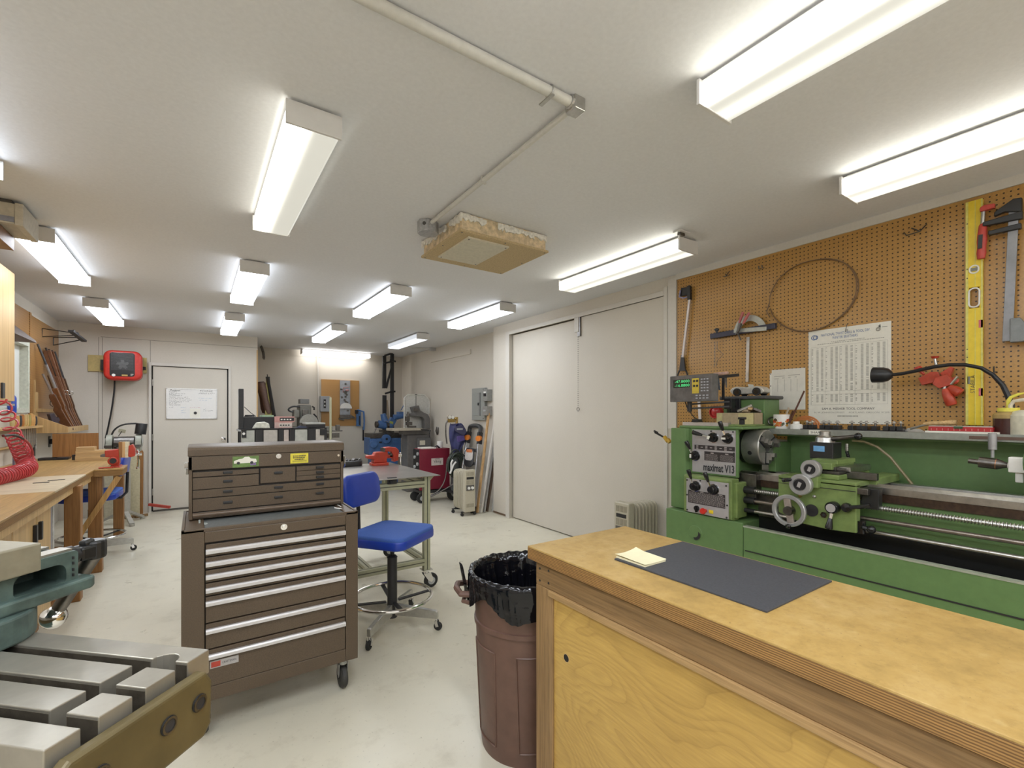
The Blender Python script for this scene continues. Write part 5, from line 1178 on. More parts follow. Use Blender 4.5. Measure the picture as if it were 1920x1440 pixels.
# wooden box on lower crate between chest and stool
c=PY(652,945,3.05)
t=thing('wooden_box','small stack of boards on the steel table edge behind the tool cabinet','wood blocks',(.80,3.42,TZ))
M().bx(.62,3.36,TZ,.84,3.52,TZ+.028).obj('lower_board',m_pine,t,bev=.002)
# ================================================================ MILLING TABLE + VISE
m_cast=P('ground cast iron',(.37,.345,.29,1),.33,.65,.2,9,.03,det=8)
m_castd=P('oily slot iron',(.06,.055,.05,1),.4,.6,.3,40)
m_oliv=P('olive painted iron',(.118,.090,.038,1),.42,.3,.2,10)
P0=V((.018,.892,1.0));U=V((-.717,.697,0));Vd=V((-.697,-.717,0))
def mt(s,tt,z): return P0+U*s+Vd*tt+V((0,0,z-1.0))
t=thing('milling_machine_table','slotted cast iron milling machine table in the lower left corner','milling machine',mt(.5,.115,0))
def tb(m,s0,s1,t0,t1,z0,z1):
    m.prism([(s0,t0),(s1,t0),(s1,t1),(s0,t1)],mt(0,0,z0),U,Vd,(0,0,z1-z0))
m=M();tb(m,0,1.25,0,.229,.90,.962);m.obj('table_body',m_oliv,t,bev=.003)
strips=[(0,.041),(.0615,.108),(.126,.17),(.19,.229)]
m=M()
pts=[(.0,0),(1.25,0),(1.25,.041),(.062,.041)]+[(.043+.021*math.cos(a),.041-.019*math.sin(a)) for a in [i*PI/8 for i in range(1,8)]]+[(.022,.041),(0,.041)]
m.prism(pts,mt(0,0,.962),U,Vd,(0,0,.038))
for a,b in strips[1:3]:
    tb(m,.075,1.25,a,b,.962,1.0);tb(m,0.0,.05,a,b,.962,1.0)
tb(m,0,1.25,.19,.229,.962,1.0);m.obj('slotted_top',m_cast,t,bev=.0015)
m=M();tb(m,.002,1.24,.042,.19,.960,.964);m.obj('slot_floor',m_castd,t)
m=M()
for s0_,s1_,t_ in((.066,1.24,.041),(.001,.02,.041),(.077,1.24,.108),(.077,1.24,.17),(.001,.048,.108),(.001,.048,.17)): tb(m,s0_,s1_,t_-.0003,t_+.0006,.9625,.9955)
m.obj('slot_sides',P('dark slot side iron',(.10,.085,.065,1),.4,.5,.35,40),t)  # thin dark brown strips laid on the slot side faces
m=M();pts=[(.032,.985),(.22,.985),(.235,.975),(.24,.955),(.24,.90),(.225,.885),(.035,.885),(.022,.9),(.020,.965)]
m.prism(pts,mt(-.006,0,0),Vd,(0,0,1),U*-.02);m.obj('end_bracket',m_oliv,t,bev=.006,seg=3)
for tt in(.047,.098,.19):
    m=M();o=mt(-.0265,tt,.945);m.rev([(0,.0015),(.0125,.0015),(.0125,0)],o,-U,20);bo=m.obj('bolt',m_blackm,t);m=M();m.rev([(.0115,.001),(.0115,.003),(.0085,.003),(.0085,.001)],o,-U,20);m.obj('socket_rim',m_dsteel,bo)
m=M();tb(m,.3,.9,.03,.20,.55,.90);tb(m,.4,.8,.0,.25,0,.56);m.obj('knee',P('teal machine enamel',(.075,.15,.13,1),.45,0,.2,12),t,bev=.01)
# vise
m_teal=P('worn teal enamel',(.058,.088,.078,1),.45,0,.5,22,.08,det=8)
t=thing('milling_vise','teal milling vise with a ball handle bolted on the slotted iron table','vise',mt(.44,.06,1.0))
m=M();m.cyl(mt(.405,.06,1.0),mt(.405,.06,1.046),.085,n=40);m.obj('swivel_base',m_teal,t,bev=.004)
m=M();m.prism([(.337,-.085),(.345,-.097),(.462,-.097),(.47,-.085),(.47,.26),(.337,.26)],mt(0,0,1.046),U,Vd,(0,0,.022));m.obj('base_flange',m_teal,t,bev=.004)
m=M();s0,s1=.352,.452
def vb(m,s0,s1,t0,t1,z0,z1): tb(m,s0,s1,t0,t1,z0,z1)
hole=[];hx0,hx1,hz0,hz1,hr=-.052,.028,1.069,1.104,.016
for qx,qz,a0 in((hx1-hr,hz1-hr,0),(hx0+hr,hz1-hr,PI/2),(hx0+.006,hz0+.006,PI),(hx1-.006,hz0+.006,1.5*PI)):
    rr_=hr if a0<PI else .006
    for i in range(6): an=a0+PI/2*i/5;hole.append((qx+rr_*math.cos(an),qz+rr_*math.sin(an)))
out=[(.26,1.122),(-.068,1.122),(-.072,1.118),(-.072,1.068),(.26,1.068)]
poly=out+[out[0]]+hole[:1]+hole[:0:-1]+[hole[0]]
m.prism(poly,mt(s0,0,0),Vd,(0,0,1),U*.02);m.prism(out,mt(s1-.02,0,0),Vd,(0,0,1),U*.02);vb(m,s0+.02,s1-.02,-.070,.26,1.106,1.120);vb(m,s0+.02,s1-.02,-.070,-.055,1.068,1.106);vb(m,s0+.02,s1-.02,.03,.26,1.068,1.106)
m.obj('vise_body',m_teal,t,smooth=False)
m=M();vb(m,s0+.008,s0+.038,-.068,.0,1.122,1.126);vb(m,s1-.038,s1-.008,-.068,.0,1.122,1.126);m.obj('slide_way',m_cast,t)
m=M();vb(m,s0-.012,s1+.012,-.005,.09,1.106,1.155);m.obj('moving_jaw',P('beige ground jaw',(.27,.25,.185,1),.4,.4,.1),t,bev=.003)
m=M();o=mt(.397,-.072,1.102);d=-Vd;m.cyl(o,o+d*.022,.019,n=20);m.cyl(o+d*.018,o+d*.032,.016,n=20);m.obj('screw_collar',m_black,t)
hub=PZ(166,1032,1.092);m=M();A=o+d*.04
m.bar(A-d*.012,A+d*.028,.034,.028);m.cyl(A+d*.024+V((0,0,-.018)),A+d*.024+V((0,0,.020)),.020,n=18);m.bar(A+d*.0+V((0,0,.016)),A+d*.02+V((0,0,.02)),.02,.014);m.obj('handle_hub',P('black cast handle',(.03,.03,.03,1),.3,.5),t,bev=.005)
bl=ray(100,1157)*.93+V((0,0,HC));hubp=A+d*.022+V((0,0,-.01))
m=M();m.tube([hubp,bl],[.0155,.0115],12);m.obj('handle_bar',m_dsteel,t)
M().ball(bl,.0225,20).obj('handle_ball',m_chrome,t)
m=M()
for z in(1.078,1.088,1.1,1.11): m.ob(mt(s0-.0005,-.062,z),(.0015,.008,.005),(0,0,math.radians(-45.8+90)))
m.obj('cast_lettering',m_blackm,t)
# ================================================================ LEFT WALL
hp=struct(M().bx(XL,6.985,1.18,XL+.008,8.2,2.44).bx(XL,5.2,2.14,XL+.008,6.95,2.46).bx(XL,6.93,1.3,XL+.014,6.99,2.46),'wall_board',peg('brown pegboard',(.36,.19,.065,1),1,2,.0028),bev=0)
m=M();m.prism([(0,2.06),(.205,2.06),(.195,2.085),(.02,2.25),(0,2.25)],(XL+.001,4.9,0),(1,0,0),(0,0,1),(0,1.33,0));one(m,'wooden_valance','greyish wooden wedge board above the window on the left wall','wooden board',wood('grey brown plank',(.15,.10,.075,1),12,1,.25,.65))
# hanging cabinet
t=thing('wall_cabinet','tall pale plywood wall cabinet at the left edge of the photo','wall cabinet',(-1.3,3.9,1.455))
M().bx(XL+.001,2.8,1.455,-1.148,5.01,2.44).obj('carcass',m_ply,t,bev=.002)
for y0,y1 in((2.8,3.9),(3.905,5.01)):
    d=M().bx(-1.147,y0+.003,1.475,-1.13,y1-.003,2.437).obj('door',m_ply,t,bev=.002)
    m=M();y=4.70 if y0>3 else 3.8;m.bx(-1.13,y,1.49,-1.118,y+.05,1.60);m.obj('door_handle',m_black,d,bev=.003)
M().bx(XL+.001,2.8,1.44,-1.13,5.01,1.456).obj('bottom_rail',P('grey edge band',(.28,.25,.2,1),.6),t)
# beige box unit hung beneath the ceiling
t=thing('air_filter_unit','beige box unit with a grey stripe hung beneath the ceiling at the left edge','ceiling unit',(-1.05,3.8,ZC))
M().bx(-1.35,3.70,2.44,-.835,4.0,2.555).obj('housing',P('beige housing',(.47,.43,.35,1),.5),t,bev=.004)
M().bx(-.835,3.695,2.435,-.80,4.005,2.56).obj('end_cap',P('beige end cap',(.50,.46,.38,1),.5),t,bev=.004)
M().bx(-1.35,3.697,2.45,-.836,3.70,2.48).obj('grey_stripe',P('grey stripe',(.24,.25,.30,1),.5),t)
M().bx(-1.33,3.72,2.555,-.85,3.98,2.579).obj('mount',m_dsteel,t)
m=M();m.bx(-1.35,3.72,2.36,-.90,3.98,2.438);one(m,'wood_block','brown wooden block under the beige ceiling unit','wood block',wood('brown block',(.22,.10,.035,1),14,0,.3))
# wire bracket with black rail
t=thing('wire_rack','black rail on two wire brackets high in the left corner','wire rack',(-1.3,7.5,2.3))
a,b=V((-1.18,7.22,2.33)),V((-1.15,7.78,2.29))
m=M();m.bar(a,b,.05,.025);m.ball(a.lerp(b,.2)+V((0,0,.022)),.018,8);m.ball(a.lerp(b,.45)+V((0,0,.022)),.02,8);m.obj('rail',m_blackm,t,bev=.002)
m=M()
for yy,zz,q in((7.45,2.31,.25),(7.95,2.275,.7)):
    e=a.lerp(b,q);m.tube([e+V((0,-.06,0)),(XL+.012,yy-.03,zz+.05),(XL+.012,yy-.03,zz-.045),e+V((0,.07,-.01))],.0055,6)
m.obj('wire_bracket',m_black,t)
# ---------------------------------------------------------------- long bench
m_bt=wood('bench birch ply top',(.47,.29,.10,1),8,1,.18,.38)
m_btp=wood('pale bench board',(.62,.52,.36,1),8,0,.1,.4)
m_leg=wood('fir leg',(.32,.155,.05,1),14,2,.25,.5)
t=thing('long_workbench','long wooden workbench along the left wall with an L-shaped far end','workbench',(-1.1,4.5,0))
Z=.9
M().bx(XL+.001,2.3,Z-.012,-.72,3.97,Z).obj('bench_top',m_bt,t,bev=.002)
M().bx(XL+.001,3.97,Z-.012,-.72,4.95,Z).obj('pale_board',m_btp,t,bev=.002)
m=M();m.prism([(XL+.001,4.95),(-.72,4.95),(-.72,5.30),(-.53,5.30),(-.53,5.65),(-.67,5.65),(-.67,6.95),(XL+.001,6.95)],(0,0,Z-.012),(1,0,0),(0,1,0),(0,0,.012));m.obj('bench_top',m_bt,t,bev=.002)
m=M();m.bx(XL+.001,2.3,Z-.05,-.724,5.30,Z-.012).bx(XL+.001,5.302,Z-.062,-.672,6.94,Z-.012).bx(-.672,5.302,Z-.062,-.532,5.648,Z-.012);m.obj('plywood_core',m_edge,t,bev=.001)
m=M();m.bx(-.78,2.3,Z-.10,-.74,5.3,Z-.05);m.obj('front_apron',m_ply,t,bev=.002)
for x0,y0 in((-.79,4.60),(-.765,5.34),(-.77,6.85),(-1.43,6.85),(-.79,2.4)): M().bx(x0,y0,0,x0+.09,y0+.09,Z-.05).obj('leg',m_leg,t,bev=.004)
m=M();m.bar((-.56,5.335,.83),(-.83,5.335,.32),.04,.05,(0,1,0));m.obj('brace',wood('pine brace',(.50,.29,.10,1),12,2,.2),t,bev=.003)
# cabinet beneath
t=thing('base_cabinet','plywood base cabinet with black handles under the long bench','cabinet',(-1.1,3.5,0))
M().bx(XL+.01,2.6,.10,-.80,4.2,Z-.052).obj('carcass',m_ply,t,bev=.002)
m=M();m.bx(XL+.01,2.65,0,-.83,4.16,.10);m.obj('plinth',m_leg,t)
for y0,y1,hy in((2.62,3.42,3.36),(3.43,3.86,3.79),(3.87,4.195,3.90)):
    d=M().bx(-.80,y0,.12,-.782,y1,Z-.11).obj('door',m_ply,t,bev=.002)
    M().bx(-.782,hy,.62,-.764,hy+.03,.73).obj('door_handle',m_black,d,bev=.004)
m=M();m.bx(XL+.1,4.2,.40,-.80,4.59,.425).bx(XL+.1,4.2,.05,-.82,4.59,.07);m.obj('open_shelf',m_leg,t)
for i,(w_,h_,cc,lab) in enumerate(((.05,.34,(.05,.05,.055,1),'dark grey binder, nearest on the shelf under the long bench'),(.04,.36,(.42,.42,.43,1),'light grey folder second on the shelf under the long bench'),(.05,.35,(.30,.29,.32,1),'mid grey binder third on the shelf under the long bench'),(.035,.33,(.60,.59,.55,1),'white folder farthest on the shelf under the long bench'))):
    y=4.24+i*.075;m=M();m.ob((-.93,y+w_/2,.426+h_/2),(.22,w_,h_),(0,0,0));one(m,'binder',lab,'binder',P('binder cover %d'%i,cc,.5),'binders under the long bench',bev=.003)
t=thing('storage_box','brown box with a paper label low under the long bench','box',(-.95,4.4,.07));M().bx(-1.1,4.24,.071,-.83,4.56,.30).obj('box',m_leg,t,bev=.003);M().bx(-.8298,4.33,.16,-.828,4.42,.22).obj('label_card',m_paper,t)
# ---------------------------------------------------------------- coiled red hose
t=thing('coiled_air_hose','red coiled air hose hanging from the wall cabinet onto the long bench','air hose',(-1.1,4.75,Z))
c0=PX(0,752,-1.12);path=[PX(0,748,-1.1),PX(12,772,-1.1),PX(18,790,-1.1),PX(25,815,-1.1),PX(34,835,-1.1),PX(42,852,-1.1),PX(48,864,-1.1)]
end=[V((-1.03,4.86,Z+.075)),V((-1.06,4.70,Z+.06)),V((-1.10,4.5,Z+.055)),V((-1.12,4.2,Z+.055)),V((-1.13,4.0,Z+.055))]
ctrl=path+end
def cr(P_,u):
    n=len(P_)-1;x=u*n;i=min(int(x),n-1);f=x-i
    p0,p1,p2,p3=P_[max(i-1,0)],P_[i],P_[i+1],P_[min(i+2,n)]
    return .5*((2*p1)+(p2-p0)*f+(2*p0-5*p1+4*p2-p3)*f*f+(3*p1-p0-3*p2+p3)*f**3)
pts=[];Nn=1500;ph=0
for i in range(Nn+1):
    u=i/Nn;p=cr(ctrl,u);d=(cr(ctrl,min(u+.004,1))-cr(ctrl,max(u-.004,0))).normalized();x,y,_=frame(d)
    dens=15 if u<.28 else(34 if u<.5 else 72)
    ph+=2*PI*dens/Nn;r=.032+.018*min(1,u/.5)
    q=p+x*math.cos(ph)*r+y*math.sin(ph)*r;q.z=max(q.z,Z+.0065);pts.append(q)
m=M();m.tube(pts,.0062,6);m.obj('coil',P('red air hose',(.46,.045,.05,1),.3,0,.1),t)
tt=[PX(6,817,-1.08),PX(25,816,-1.06),PX(42,822,-1.04),PX(54,832,-1.03),PX(61,848,-1.03),PX(58,860,-1.04),PX(48,868,-1.05)]
m=M();m.tube([cr(tt,i/20) for i in range(21)],.0075,8);m.obj('hose_tail',P('red hose tail',(.40,.05,.06,1),.3),t)
m=M();m.tube([cr(tt,i/20) for i in range(8)],.0085,8);m.obj('black_sleeve',m_black,t)
# ---------------------------------------------------------------- chisel rack beneath the window
t=thing('tool_rack','pale wooden tool rack with slots beneath the window','tool rack',(-1.40,6.4,1.2))
M().bx(XL+.001,5.3,1.236,XL+.11,6.95,1.256).obj('slotted_board',m_piney,t,bev=.002)
M().bx(XL+.001,5.3,1.06,XL+.05,6.95,1.075).obj('lower_board',m_piney,t,bev=.002)
rnd=random.Random(21)
hc=[(.60,.42,.17,1),(.50,.20,.05,1),(.55,.45,.22,1),(.62,.35,.12,1),(.40,.33,.10,1),(.05,.05,.05,1)]
pos=['farthest','second farthest','third farthest','fourth from the far end','fifth from the far end','sixth from the far end','seventh from the far end','eighth from the far end','ninth from the far end','tenth from the far end','eleventh from the far end']
for i in range(11):
    y=6.90-i*.075;h=rnd.uniform(.09,.125);k=rnd.choice(hc) if i not in(0,) else hc[5];nm=['black','tan','brown']
    cn='black' if k[0]<.1 else('orange' if k[2]<.08 else 'tan')
    t=thing('chisel','%s handled chisel, %s in the rack beneath the window'%(cn,pos[i]),'chisel',(XL+.06,y,1.256),0,'chisels in the rack')
    M().rev([(0,0),(.010,.0),(.016,.02),(.017,h*.6),(.014,h),(0,h+.004)],(XL+.06,y,1.256),(0,0,1),10).obj('handle',P('chisel handle %d'%i,k,.45),t)
    M().bx(XL+.055,y-.009,1.256-rnd.uniform(.16,.24),XL+.065,y+.009,1.257).obj('blade',m_steel,t)
t=thing('spray_bottle','blue bottle standing on the window sill','bottle',(XL+.035,6.25,1.39))
M().rev([(0,0),(.03,0),(.032,.01),(.032,.14),(.012,.18),(.012,.2),(0,.2)],(XL+.035,6.25,1.3905),(0,0,1),18).obj('bottle',P('blue bottle',(.03,.08,.45,1),.3),t)
M().cyl((XL+.035,6.25,1.59),(XL+.035,6.25,1.615),.014).obj('cap',m_white,t)
# saws/long dark tools hanging at the rack
for i,(y,cc,lab) in enumerate(((6.86,m_blackm,'dark flat tool hanging under the far end of the chisel rack'),(6.74,m_dark,'brown handled flat tool hanging under the chisel rack'),(6.2,P('violet grey file',(.16,.14,.22,1),.4,.4),'violet grey square standing on the bench under the chisel rack'))):
    m=M();z1=1.055 if i<2 else 1.05;m.bx(XL+.055,y-.02,z1-.12 if i<2 else .9005,XL+.065,y+.02,z1);one(m,'hanging_tool',lab,'hand tool',cc)
# ---------------------------------------------------------------- gun rack
ya,yb=7.0,8.16
t=thing('rifle_rack','pale plywood trough rack holding long guns in the far left corner','rifle rack',(-1.3,7.6,1.17))
m=M();m.prism([(XL+.009,1.17),(-1.165,1.17),(-1.165,1.235),(XL+.009,1.375)],(0,ya,0),(1,0,0),(0,0,1),(0,.018,0));m.obj('end_board',m_ply,t,bev=.001)
M().bx(-1.183,ya+.018,1.17,-1.165,yb,1.235).obj('front_board',m_ply,t,bev=.001)
M().bx(XL+.009,ya+.018,1.17,-1.183,yb,1.185).obj('bottom_board',m_ply,t)
m=M();m.bx(XL+.009,7.1,1.4,XL+.03,8.15,1.44).bx(XL+.009,7.06,1.19,XL+.022,7.20,1.62).bx(XL+.009,7.06,1.62,XL+.022,7.1,1.75);m.obj('back_rail',m_ply,t)
wl=[(.13,.05,.022,1),(.20,.08,.03,1),(.09,.04,.02,1),(.16,.07,.035,1)]
gl=['slim grey barrelled long gun at the near end of the rifle rack','long gun with a bright steel barrel, second from the near end of the rack','tall dark barrelled rifle, third from the near end of the rack','rifle with a brown fore end in the middle of the rack','dark walnut stocked rifle beside the middle one in the rack','rifle with a ring sight near the far end of the rack','double barrelled gun standing against the corner at the far end of the rack']
gm=[(.30,.27,.27,1),(.38,.38,.40,1),(.12,.13,.15,1),(.06,.05,.05,1),(.05,.05,.05,1),(.05,.05,.055,1),(.10,.10,.11,1)]
for i in range(7):
    y=7.14+i*.135;L=.98 if i>1 else(.62,.74)[i];ln=L+.05
    b0=V((-1.215-.006*i,y+.10,1.187));tp=V((XL+.035,y-.10,1.187+ln*.93))
    if i in(0,1): tp=V((XL+.10,y-.16,1.187+ln*.93))
    if i==2: tp=V((XL+.035,y-.30,1.187+ln*.93))
    d=(tp-b0).normalized();t=thing('rifle',gl[i],'rifle',b0,0,'long guns in the rack')
    L=(tp-b0).length
    nr=V((0,-1,0));side=d.cross(nr).normalized();nr=side.cross(d).normalized()
    wm=P('stock wood %d'%i,wl[i%4],.3,0,.2,30)
    st=M();st.prism([(0.0,-.06),(0,.06),(.16,.04),(.27,.03),(.30,.036),(.42,.03),(L*.66,.024),(L*.66,-.02),(.42,-.028),(.31,-.022),(.27,-.04),(.2,-.025)],b0-nr*.018,d,side,nr*.036)
    if i in(3,4): st.prism([(.4,-.03),(.4,.035),(L*.97,.034),(L*.97,-.034)],b0-nr*.02,d,side,nr*.03)
    st.obj('stock',wm,t,bev=.006)
    br=M();br.tube([b0+d*(L*.36)+side*.014,tp],[.014,.010] if i!=1 else[.016,.014],10)
    if i==6: br.tube([b0+d*(L*.36)+side*-.012,tp+side*-.026],[.013,.011],10)
    br.obj('barrel',P('gun steel %d'%i,gm[i],.3,.7,.1),t)
    rc=M();rc.bar(b0+d*(.29)+side*.012,b0+d*(.44)+side*.012,.03,.036,(1,0,0));rc.tube([b0+d*.31-side*.03,b0+d*.34-side*.045,b0+d*.38-side*.03],.004,6);rc.tube([b0+d*.40+nr*-.01,b0+d*.385+nr*-.05+side*.02],.006,6);ro=rc.obj('receiver',m_dsteel,t,bev=.002)
    if i in(3,5): M().ring(b0+d*.46+side*.05,nr,.024,.004,16,6).obj('sight_ring',m_steel,t)
m=M();o=V((-1.34,7.12,1.186));m.prism([(0,0),(.1,0),(.115,.06),(.07,.10),(.09,.13),(.14,.16),(.13,.18),(.05,.15),(.02,.2),(-.03,.19),(.0,.1)],o,(.6,.8,0),(0,0,1),(.03,-.02,0));one(m,'carved_figure','dark curved lever-like casting in the near end of the rifle rack','tool casting',P('dark violet casting',(.06,.045,.055,1),.4),bev=.004)
# hardboard panel leaning behind the bench, blocks, power strips, outlets
m=M();m.prism([(6.98,.9),(7.62,.9),(7.62,1.16),(7.0,1.16)],(-1.30,0,0),(0,1,0),(0,0,1),(.006,0,0));m=M();m.bx(-1.28,6.935,.901,-.905,6.942,1.165);one(m,'hardboard_sheet','dark brown hardboard sheet standing upright at the far end of the long bench','hardboard sheet',m_hard)
for i,(a,b,z0,z1,y0,lab) in enumerate(((-1.0,-.70,.9005,.955,6.3,'long board at the bottom of the block stack on the far bench end'),(-1.0,-.74,.9555,1.005,6.32,'middle board of the block stack on the far bench end'),(-1.0,-.86,1.0055,1.04,6.34,'short block topmost in the stack on the far bench end'))):
    m=M();m.bx(a,y0,z0,b,y0+.14,z1);one(m,'wood_block',lab,'wood block',m_pine,'stacked blocks on the far bench end',bev=.002)
def plate_on_left(n,lab,cat,px,py,w_,h_,mt=m_white):
    c=PX(px,py,XL+.004);t=thing(n,lab,cat,c);M().bx(XL+.001,c.y-w_/2,c.z-h_/2,XL+.008,c.y+w_/2,c.z+h_/2).obj('cover_plate',mt,t,bev=.002);return t,c
t,c=plate_on_left('light_switch','white switch plate on the left wall under the rifle rack','light switch',66,831,.08,.12);M().bx(XL+.008,c.y-.006,c.z-.012,XL+.018,c.y+.006,c.z+.012).obj('toggle',m_white,t)
t,c=plate_on_left('wall_outlet','black wall outlet with a plug on the left wall under the rifle rack','outlet',93,828,.08,.13,m_black)
M().bx(XL+.008,c.y-.02,c.z-.03,XL+.06,c.y+.04,c.z+.03).obj('plug',m_black,t,bev=.006)
e=PZ(108,856,.91);m=M();m.tube([V((XL+.05,c.y+.02,c.z-.03)),V((XL+.07,c.y+.02,c.z-.12)),V((XL+.10,c.y-.2,.95)),V((XL+.16,c.y-.35,.912))],.008,8);m.obj('cord',m_black,t)
for i,(p,lab) in enumerate((((86,861),'black power strip on the bench near the light switch'),((109,860),'black power strip on the bench under the black outlet'))):
    c=PZ(p[0],p[1],.91);m=M();m.bx(c.x-.05,c.y-.06,.9005,c.x+.09,c.y+.06,.925);one(m,'power_strip',lab,'power strip',m_black,bev=.004)
c=V((-1.04,6.55,.9));m=M();m.bx(c.x-.02,c.y-.02,.9005,c.x+.02,c.y+.02,.955);one(m,'black_jar','small black pot on the bench beside the stacked blocks','pot',m_black,bev=.004)
c=PZ(85,905,.9);m=M();m.bx(c.x-.06,c.y-.012,.9005,c.x+.02,c.y+.012,.9045);one(m,'metal_strip','thin dark metal strip lying on the pale bench board','metal strip',m_dsteel)
c=PZ(98,902,.9);m=M();m.bx(c.x-.03,c.y+.03,.9005,c.x+.06,c.y+.045,.9035);one(m,'metal_strip','second thin dark strip on the pale bench board, farther from the camera','metal strip',m_dsteel)
# ---------------------------------------------------------------- red wood vise at the L end
q=lambda a,b,y=5.50:PY(a,b,y)
t=thing('bench_vise','red bench vise gripping blocks of wood on the L-shaped bench end','vise',(-.62,5.5,Z))
def pvp(m,pts,y=5.45,dp=.1):
    A=[q(a,b,y) for a,b in pts];o=A[0];m.prism([(p.x-o.x,p.z-o.z) for p in A],o,(1,0,0),(0,0,1),(0,dp,0))
m=M();pvp(m,[(196,845),(222,842),(224,868),(221,876),(208,876),(207,858),(196,857)]);pvp(m,[(207,874),(224,874),(226,878),(205,878)],5.40,.2);m.obj('fixed_jaw',m_red,t,bev=.006)
m=M();pvp(m,[(241,836),(248,833),(253,842),(253,855),(244,858),(240,856)]);o=q(212,864,5.42);m.cyl(o,o+V((0,-.04,0)),.035,n=20);m.obj('moving_jaw',m_red,t,bev=.006)
m=M();o=q(212,864,5.38);m.cyl(o+V((0,.0,0)),o+V((0,-.006,0)),.024,n=16);m.obj('screw_hole',m_blackm,t)
m=M();a=q(253,852);m.tube([a,a+V((.05,0,0))],.012,8);m.tube([q(259,846),q(259,855),q(258,876)],.007,8);m.ball(q(259,846),.014,8);m.ball(q(258,877),.014,8);m.obj('screw_handle',m_chrome,t)
m=M();pvp(m,[(188,853),(197,851),(197,857),(188,857)]);m.obj('slide_bar',m_dsteel,t)
for i,(a,b,lab,mt_) in enumerate(((222.5,229,'reddish brown block clamped in the red wood vise',m_leg),(229,234.5,'pale pine block in the middle of the red wood vise jaws',m_pinez),(234.5,241,'cream white block at the right of the red wood vise jaws',P('cream block',(.66,.60,.42,1),.6)))):
    m=M();pvp(m,[(a,829),(b,829),(b,858),(a,858)],5.46,.09);one(m,'clamped_block',lab,'wood block',mt_,'blocks in the red vise')
m=M();a=q(172,876,5.36);b=q(205,874,5.36)
c=PZ(188,876,.9);m.tube([(c.x-.08,5.38,.908),(c.x+.10,5.42,.908)],.006,8);m=M();m.tube([(-.70,5.37,.9065),(-.60,5.36,.9065)],.006,8);one(m,'red_pencil','small red rod lying at the bench end edge','rod',m_red)
# ---------------------------------------------------------------- pedestal grinder with lamp
gx,gy=-.74,7.55
t=thing('bench_grinder','grey bench grinder on a grey pedestal with a black lamp near the white door','grinder',(gx,gy,0))
m=M();m.cyl((gx,gy,.12),(gx,gy,.89),.058,n=20);m.bx(gx-.12,gy-.1,.89,gx+.12,gy+.1,.905);m.obj('pedestal',P('pale grey pedestal',(.42,.40,.35,1),.4,.2),t)
for k in range(3):
    a=-1.2+k*2*PI/3;l=M();l.bar((gx+.04*math.cos(a),gy+.04*math.sin(a),.15),(gx+.26*math.cos(a),gy+.26*math.sin(a),.03),.05,.03);l.cyl((gx+.26*math.cos(a),gy+.26*math.sin(a),0),(gx+.26*math.cos(a),gy+.26*math.sin(a),.03),.028);l.obj('leg',P('pale grey pedestal leg',(.42,.40,.35,1),.4,.2),t,bev=.004)
g=P('grey green enamel',(.36,.37,.31,1),.4)
m=M();m.cyl((gx-.10,gy,1.02),(gx+.10,gy,1.02),.075,n=24);m.bx(gx-.07,gy-.07,.905,gx+.07,gy+.07,.97);m.obj('motor',m_dsteel,t,bev=.004)
for s,nm in((-1,'wheel_guard'),(1,'wheel_guard')):
    m=M();m.cyl((gx+s*.14-.03,gy,1.02),(gx+s*.14+.03,gy,1.02),.10,n=28);m.ob((gx+s*.14,gy-.06,.96),(.06,.1,.1));o=m.obj(nm,g,t,bev=.004)
    w=M();w.cyl((gx+s*.178,gy-.01,1.02),(gx+s*.184,gy-.01,1.02),.05,n=20);w.obj('guard_cap',P('pale cap',(.5,.5,.46,1),.4),o)
    r=M();r.ob((gx+s*.14,gy-.14,.98),(.07,.05,.03));r.obj('tool_rest',m_dsteel,o)
m=M();y=gy-.0;pp=[PY(a,b,y) for a,b in((207,822),(213,808),(224,799),(238,795),(256,794))];m.tube([cr(pp,i/14) for i in range(15)],.010,8);m.obj('lamp_neck',m_black,t)
a=PY(252,803,y);m=M();c0=PY(266,794,y);c1=PY(263,814,y);m.rev([(.02,0),(.058,.0),(.06,.004),(.06,(c1-c0).length),(.057,(c1-c0).length),(.055,.01),(0,.006)],c0,c1-c0,24);m.obj('lamp_shade',m_black,t)
m=M();e=PY(229,808,y);m.ob(e,(.07,.008,.05),(.3,.2,0));m.obj('eye_shield',P('cloudy shield',(.52,.50,.38,1),.3),t);m=M();m.tube([e,PY(222,818,y)],.005,6);m.obj('shield_arm',m_dsteel,t)
# sheets leaning by the door
for i,(x0,x1,z1,yy,mt_,lab) in enumerate(((-.97,-.60,.95,8.14,m_hard,'brown hardboard sheet leaning on the wall left of the white door, rearmost'),(-.95,-.63,.84,8.06,P('cream sheet',(.56,.50,.33,1),.6),'cream sheet leaning against the brown sheet left of the white door'),(-.99,-.72,.66,7.99,P('grey cream sheet',(.50,.46,.34,1),.6),'lower cream sheet in front of the others left of the white door'))):
    m=M();m.prism([(x0,0),(x1,0),(x1,z1-.1),(x1-.05,z1),(x0,z1)],(0,yy,.0),(1,0,0),(0,.06/z1,1),(0,.008,0));one(m,'leaning_sheet',lab,'sheet material',mt_)
for i,(x,dx,lab) in enumerate(((-.86,.10,'short timber offcut on the floor under the leaning sheets, leftmost'),(-.76,.12,'short timber offcut on the floor under the leaning sheets, middle'),(-.66,.12,'short timber offcut on the floor near the white door frame'))):
    m=M();m.bar((x,7.84,.02),(x+dx,7.93,.02),.035,.03);one(m,'timber_offcut',lab,'timber',m_bpine,'offcuts by the leaning sheets')
a,b=PY(279,946,8.12),PY(319,951,8.0)
m=M();m.bar(a,b,.035,.035);one(m,'red_bar','red square bar sticking out across the bottom of the white door','red bar',P('red painted bar',(.50,.07,.05,1),.5),bev=.003)
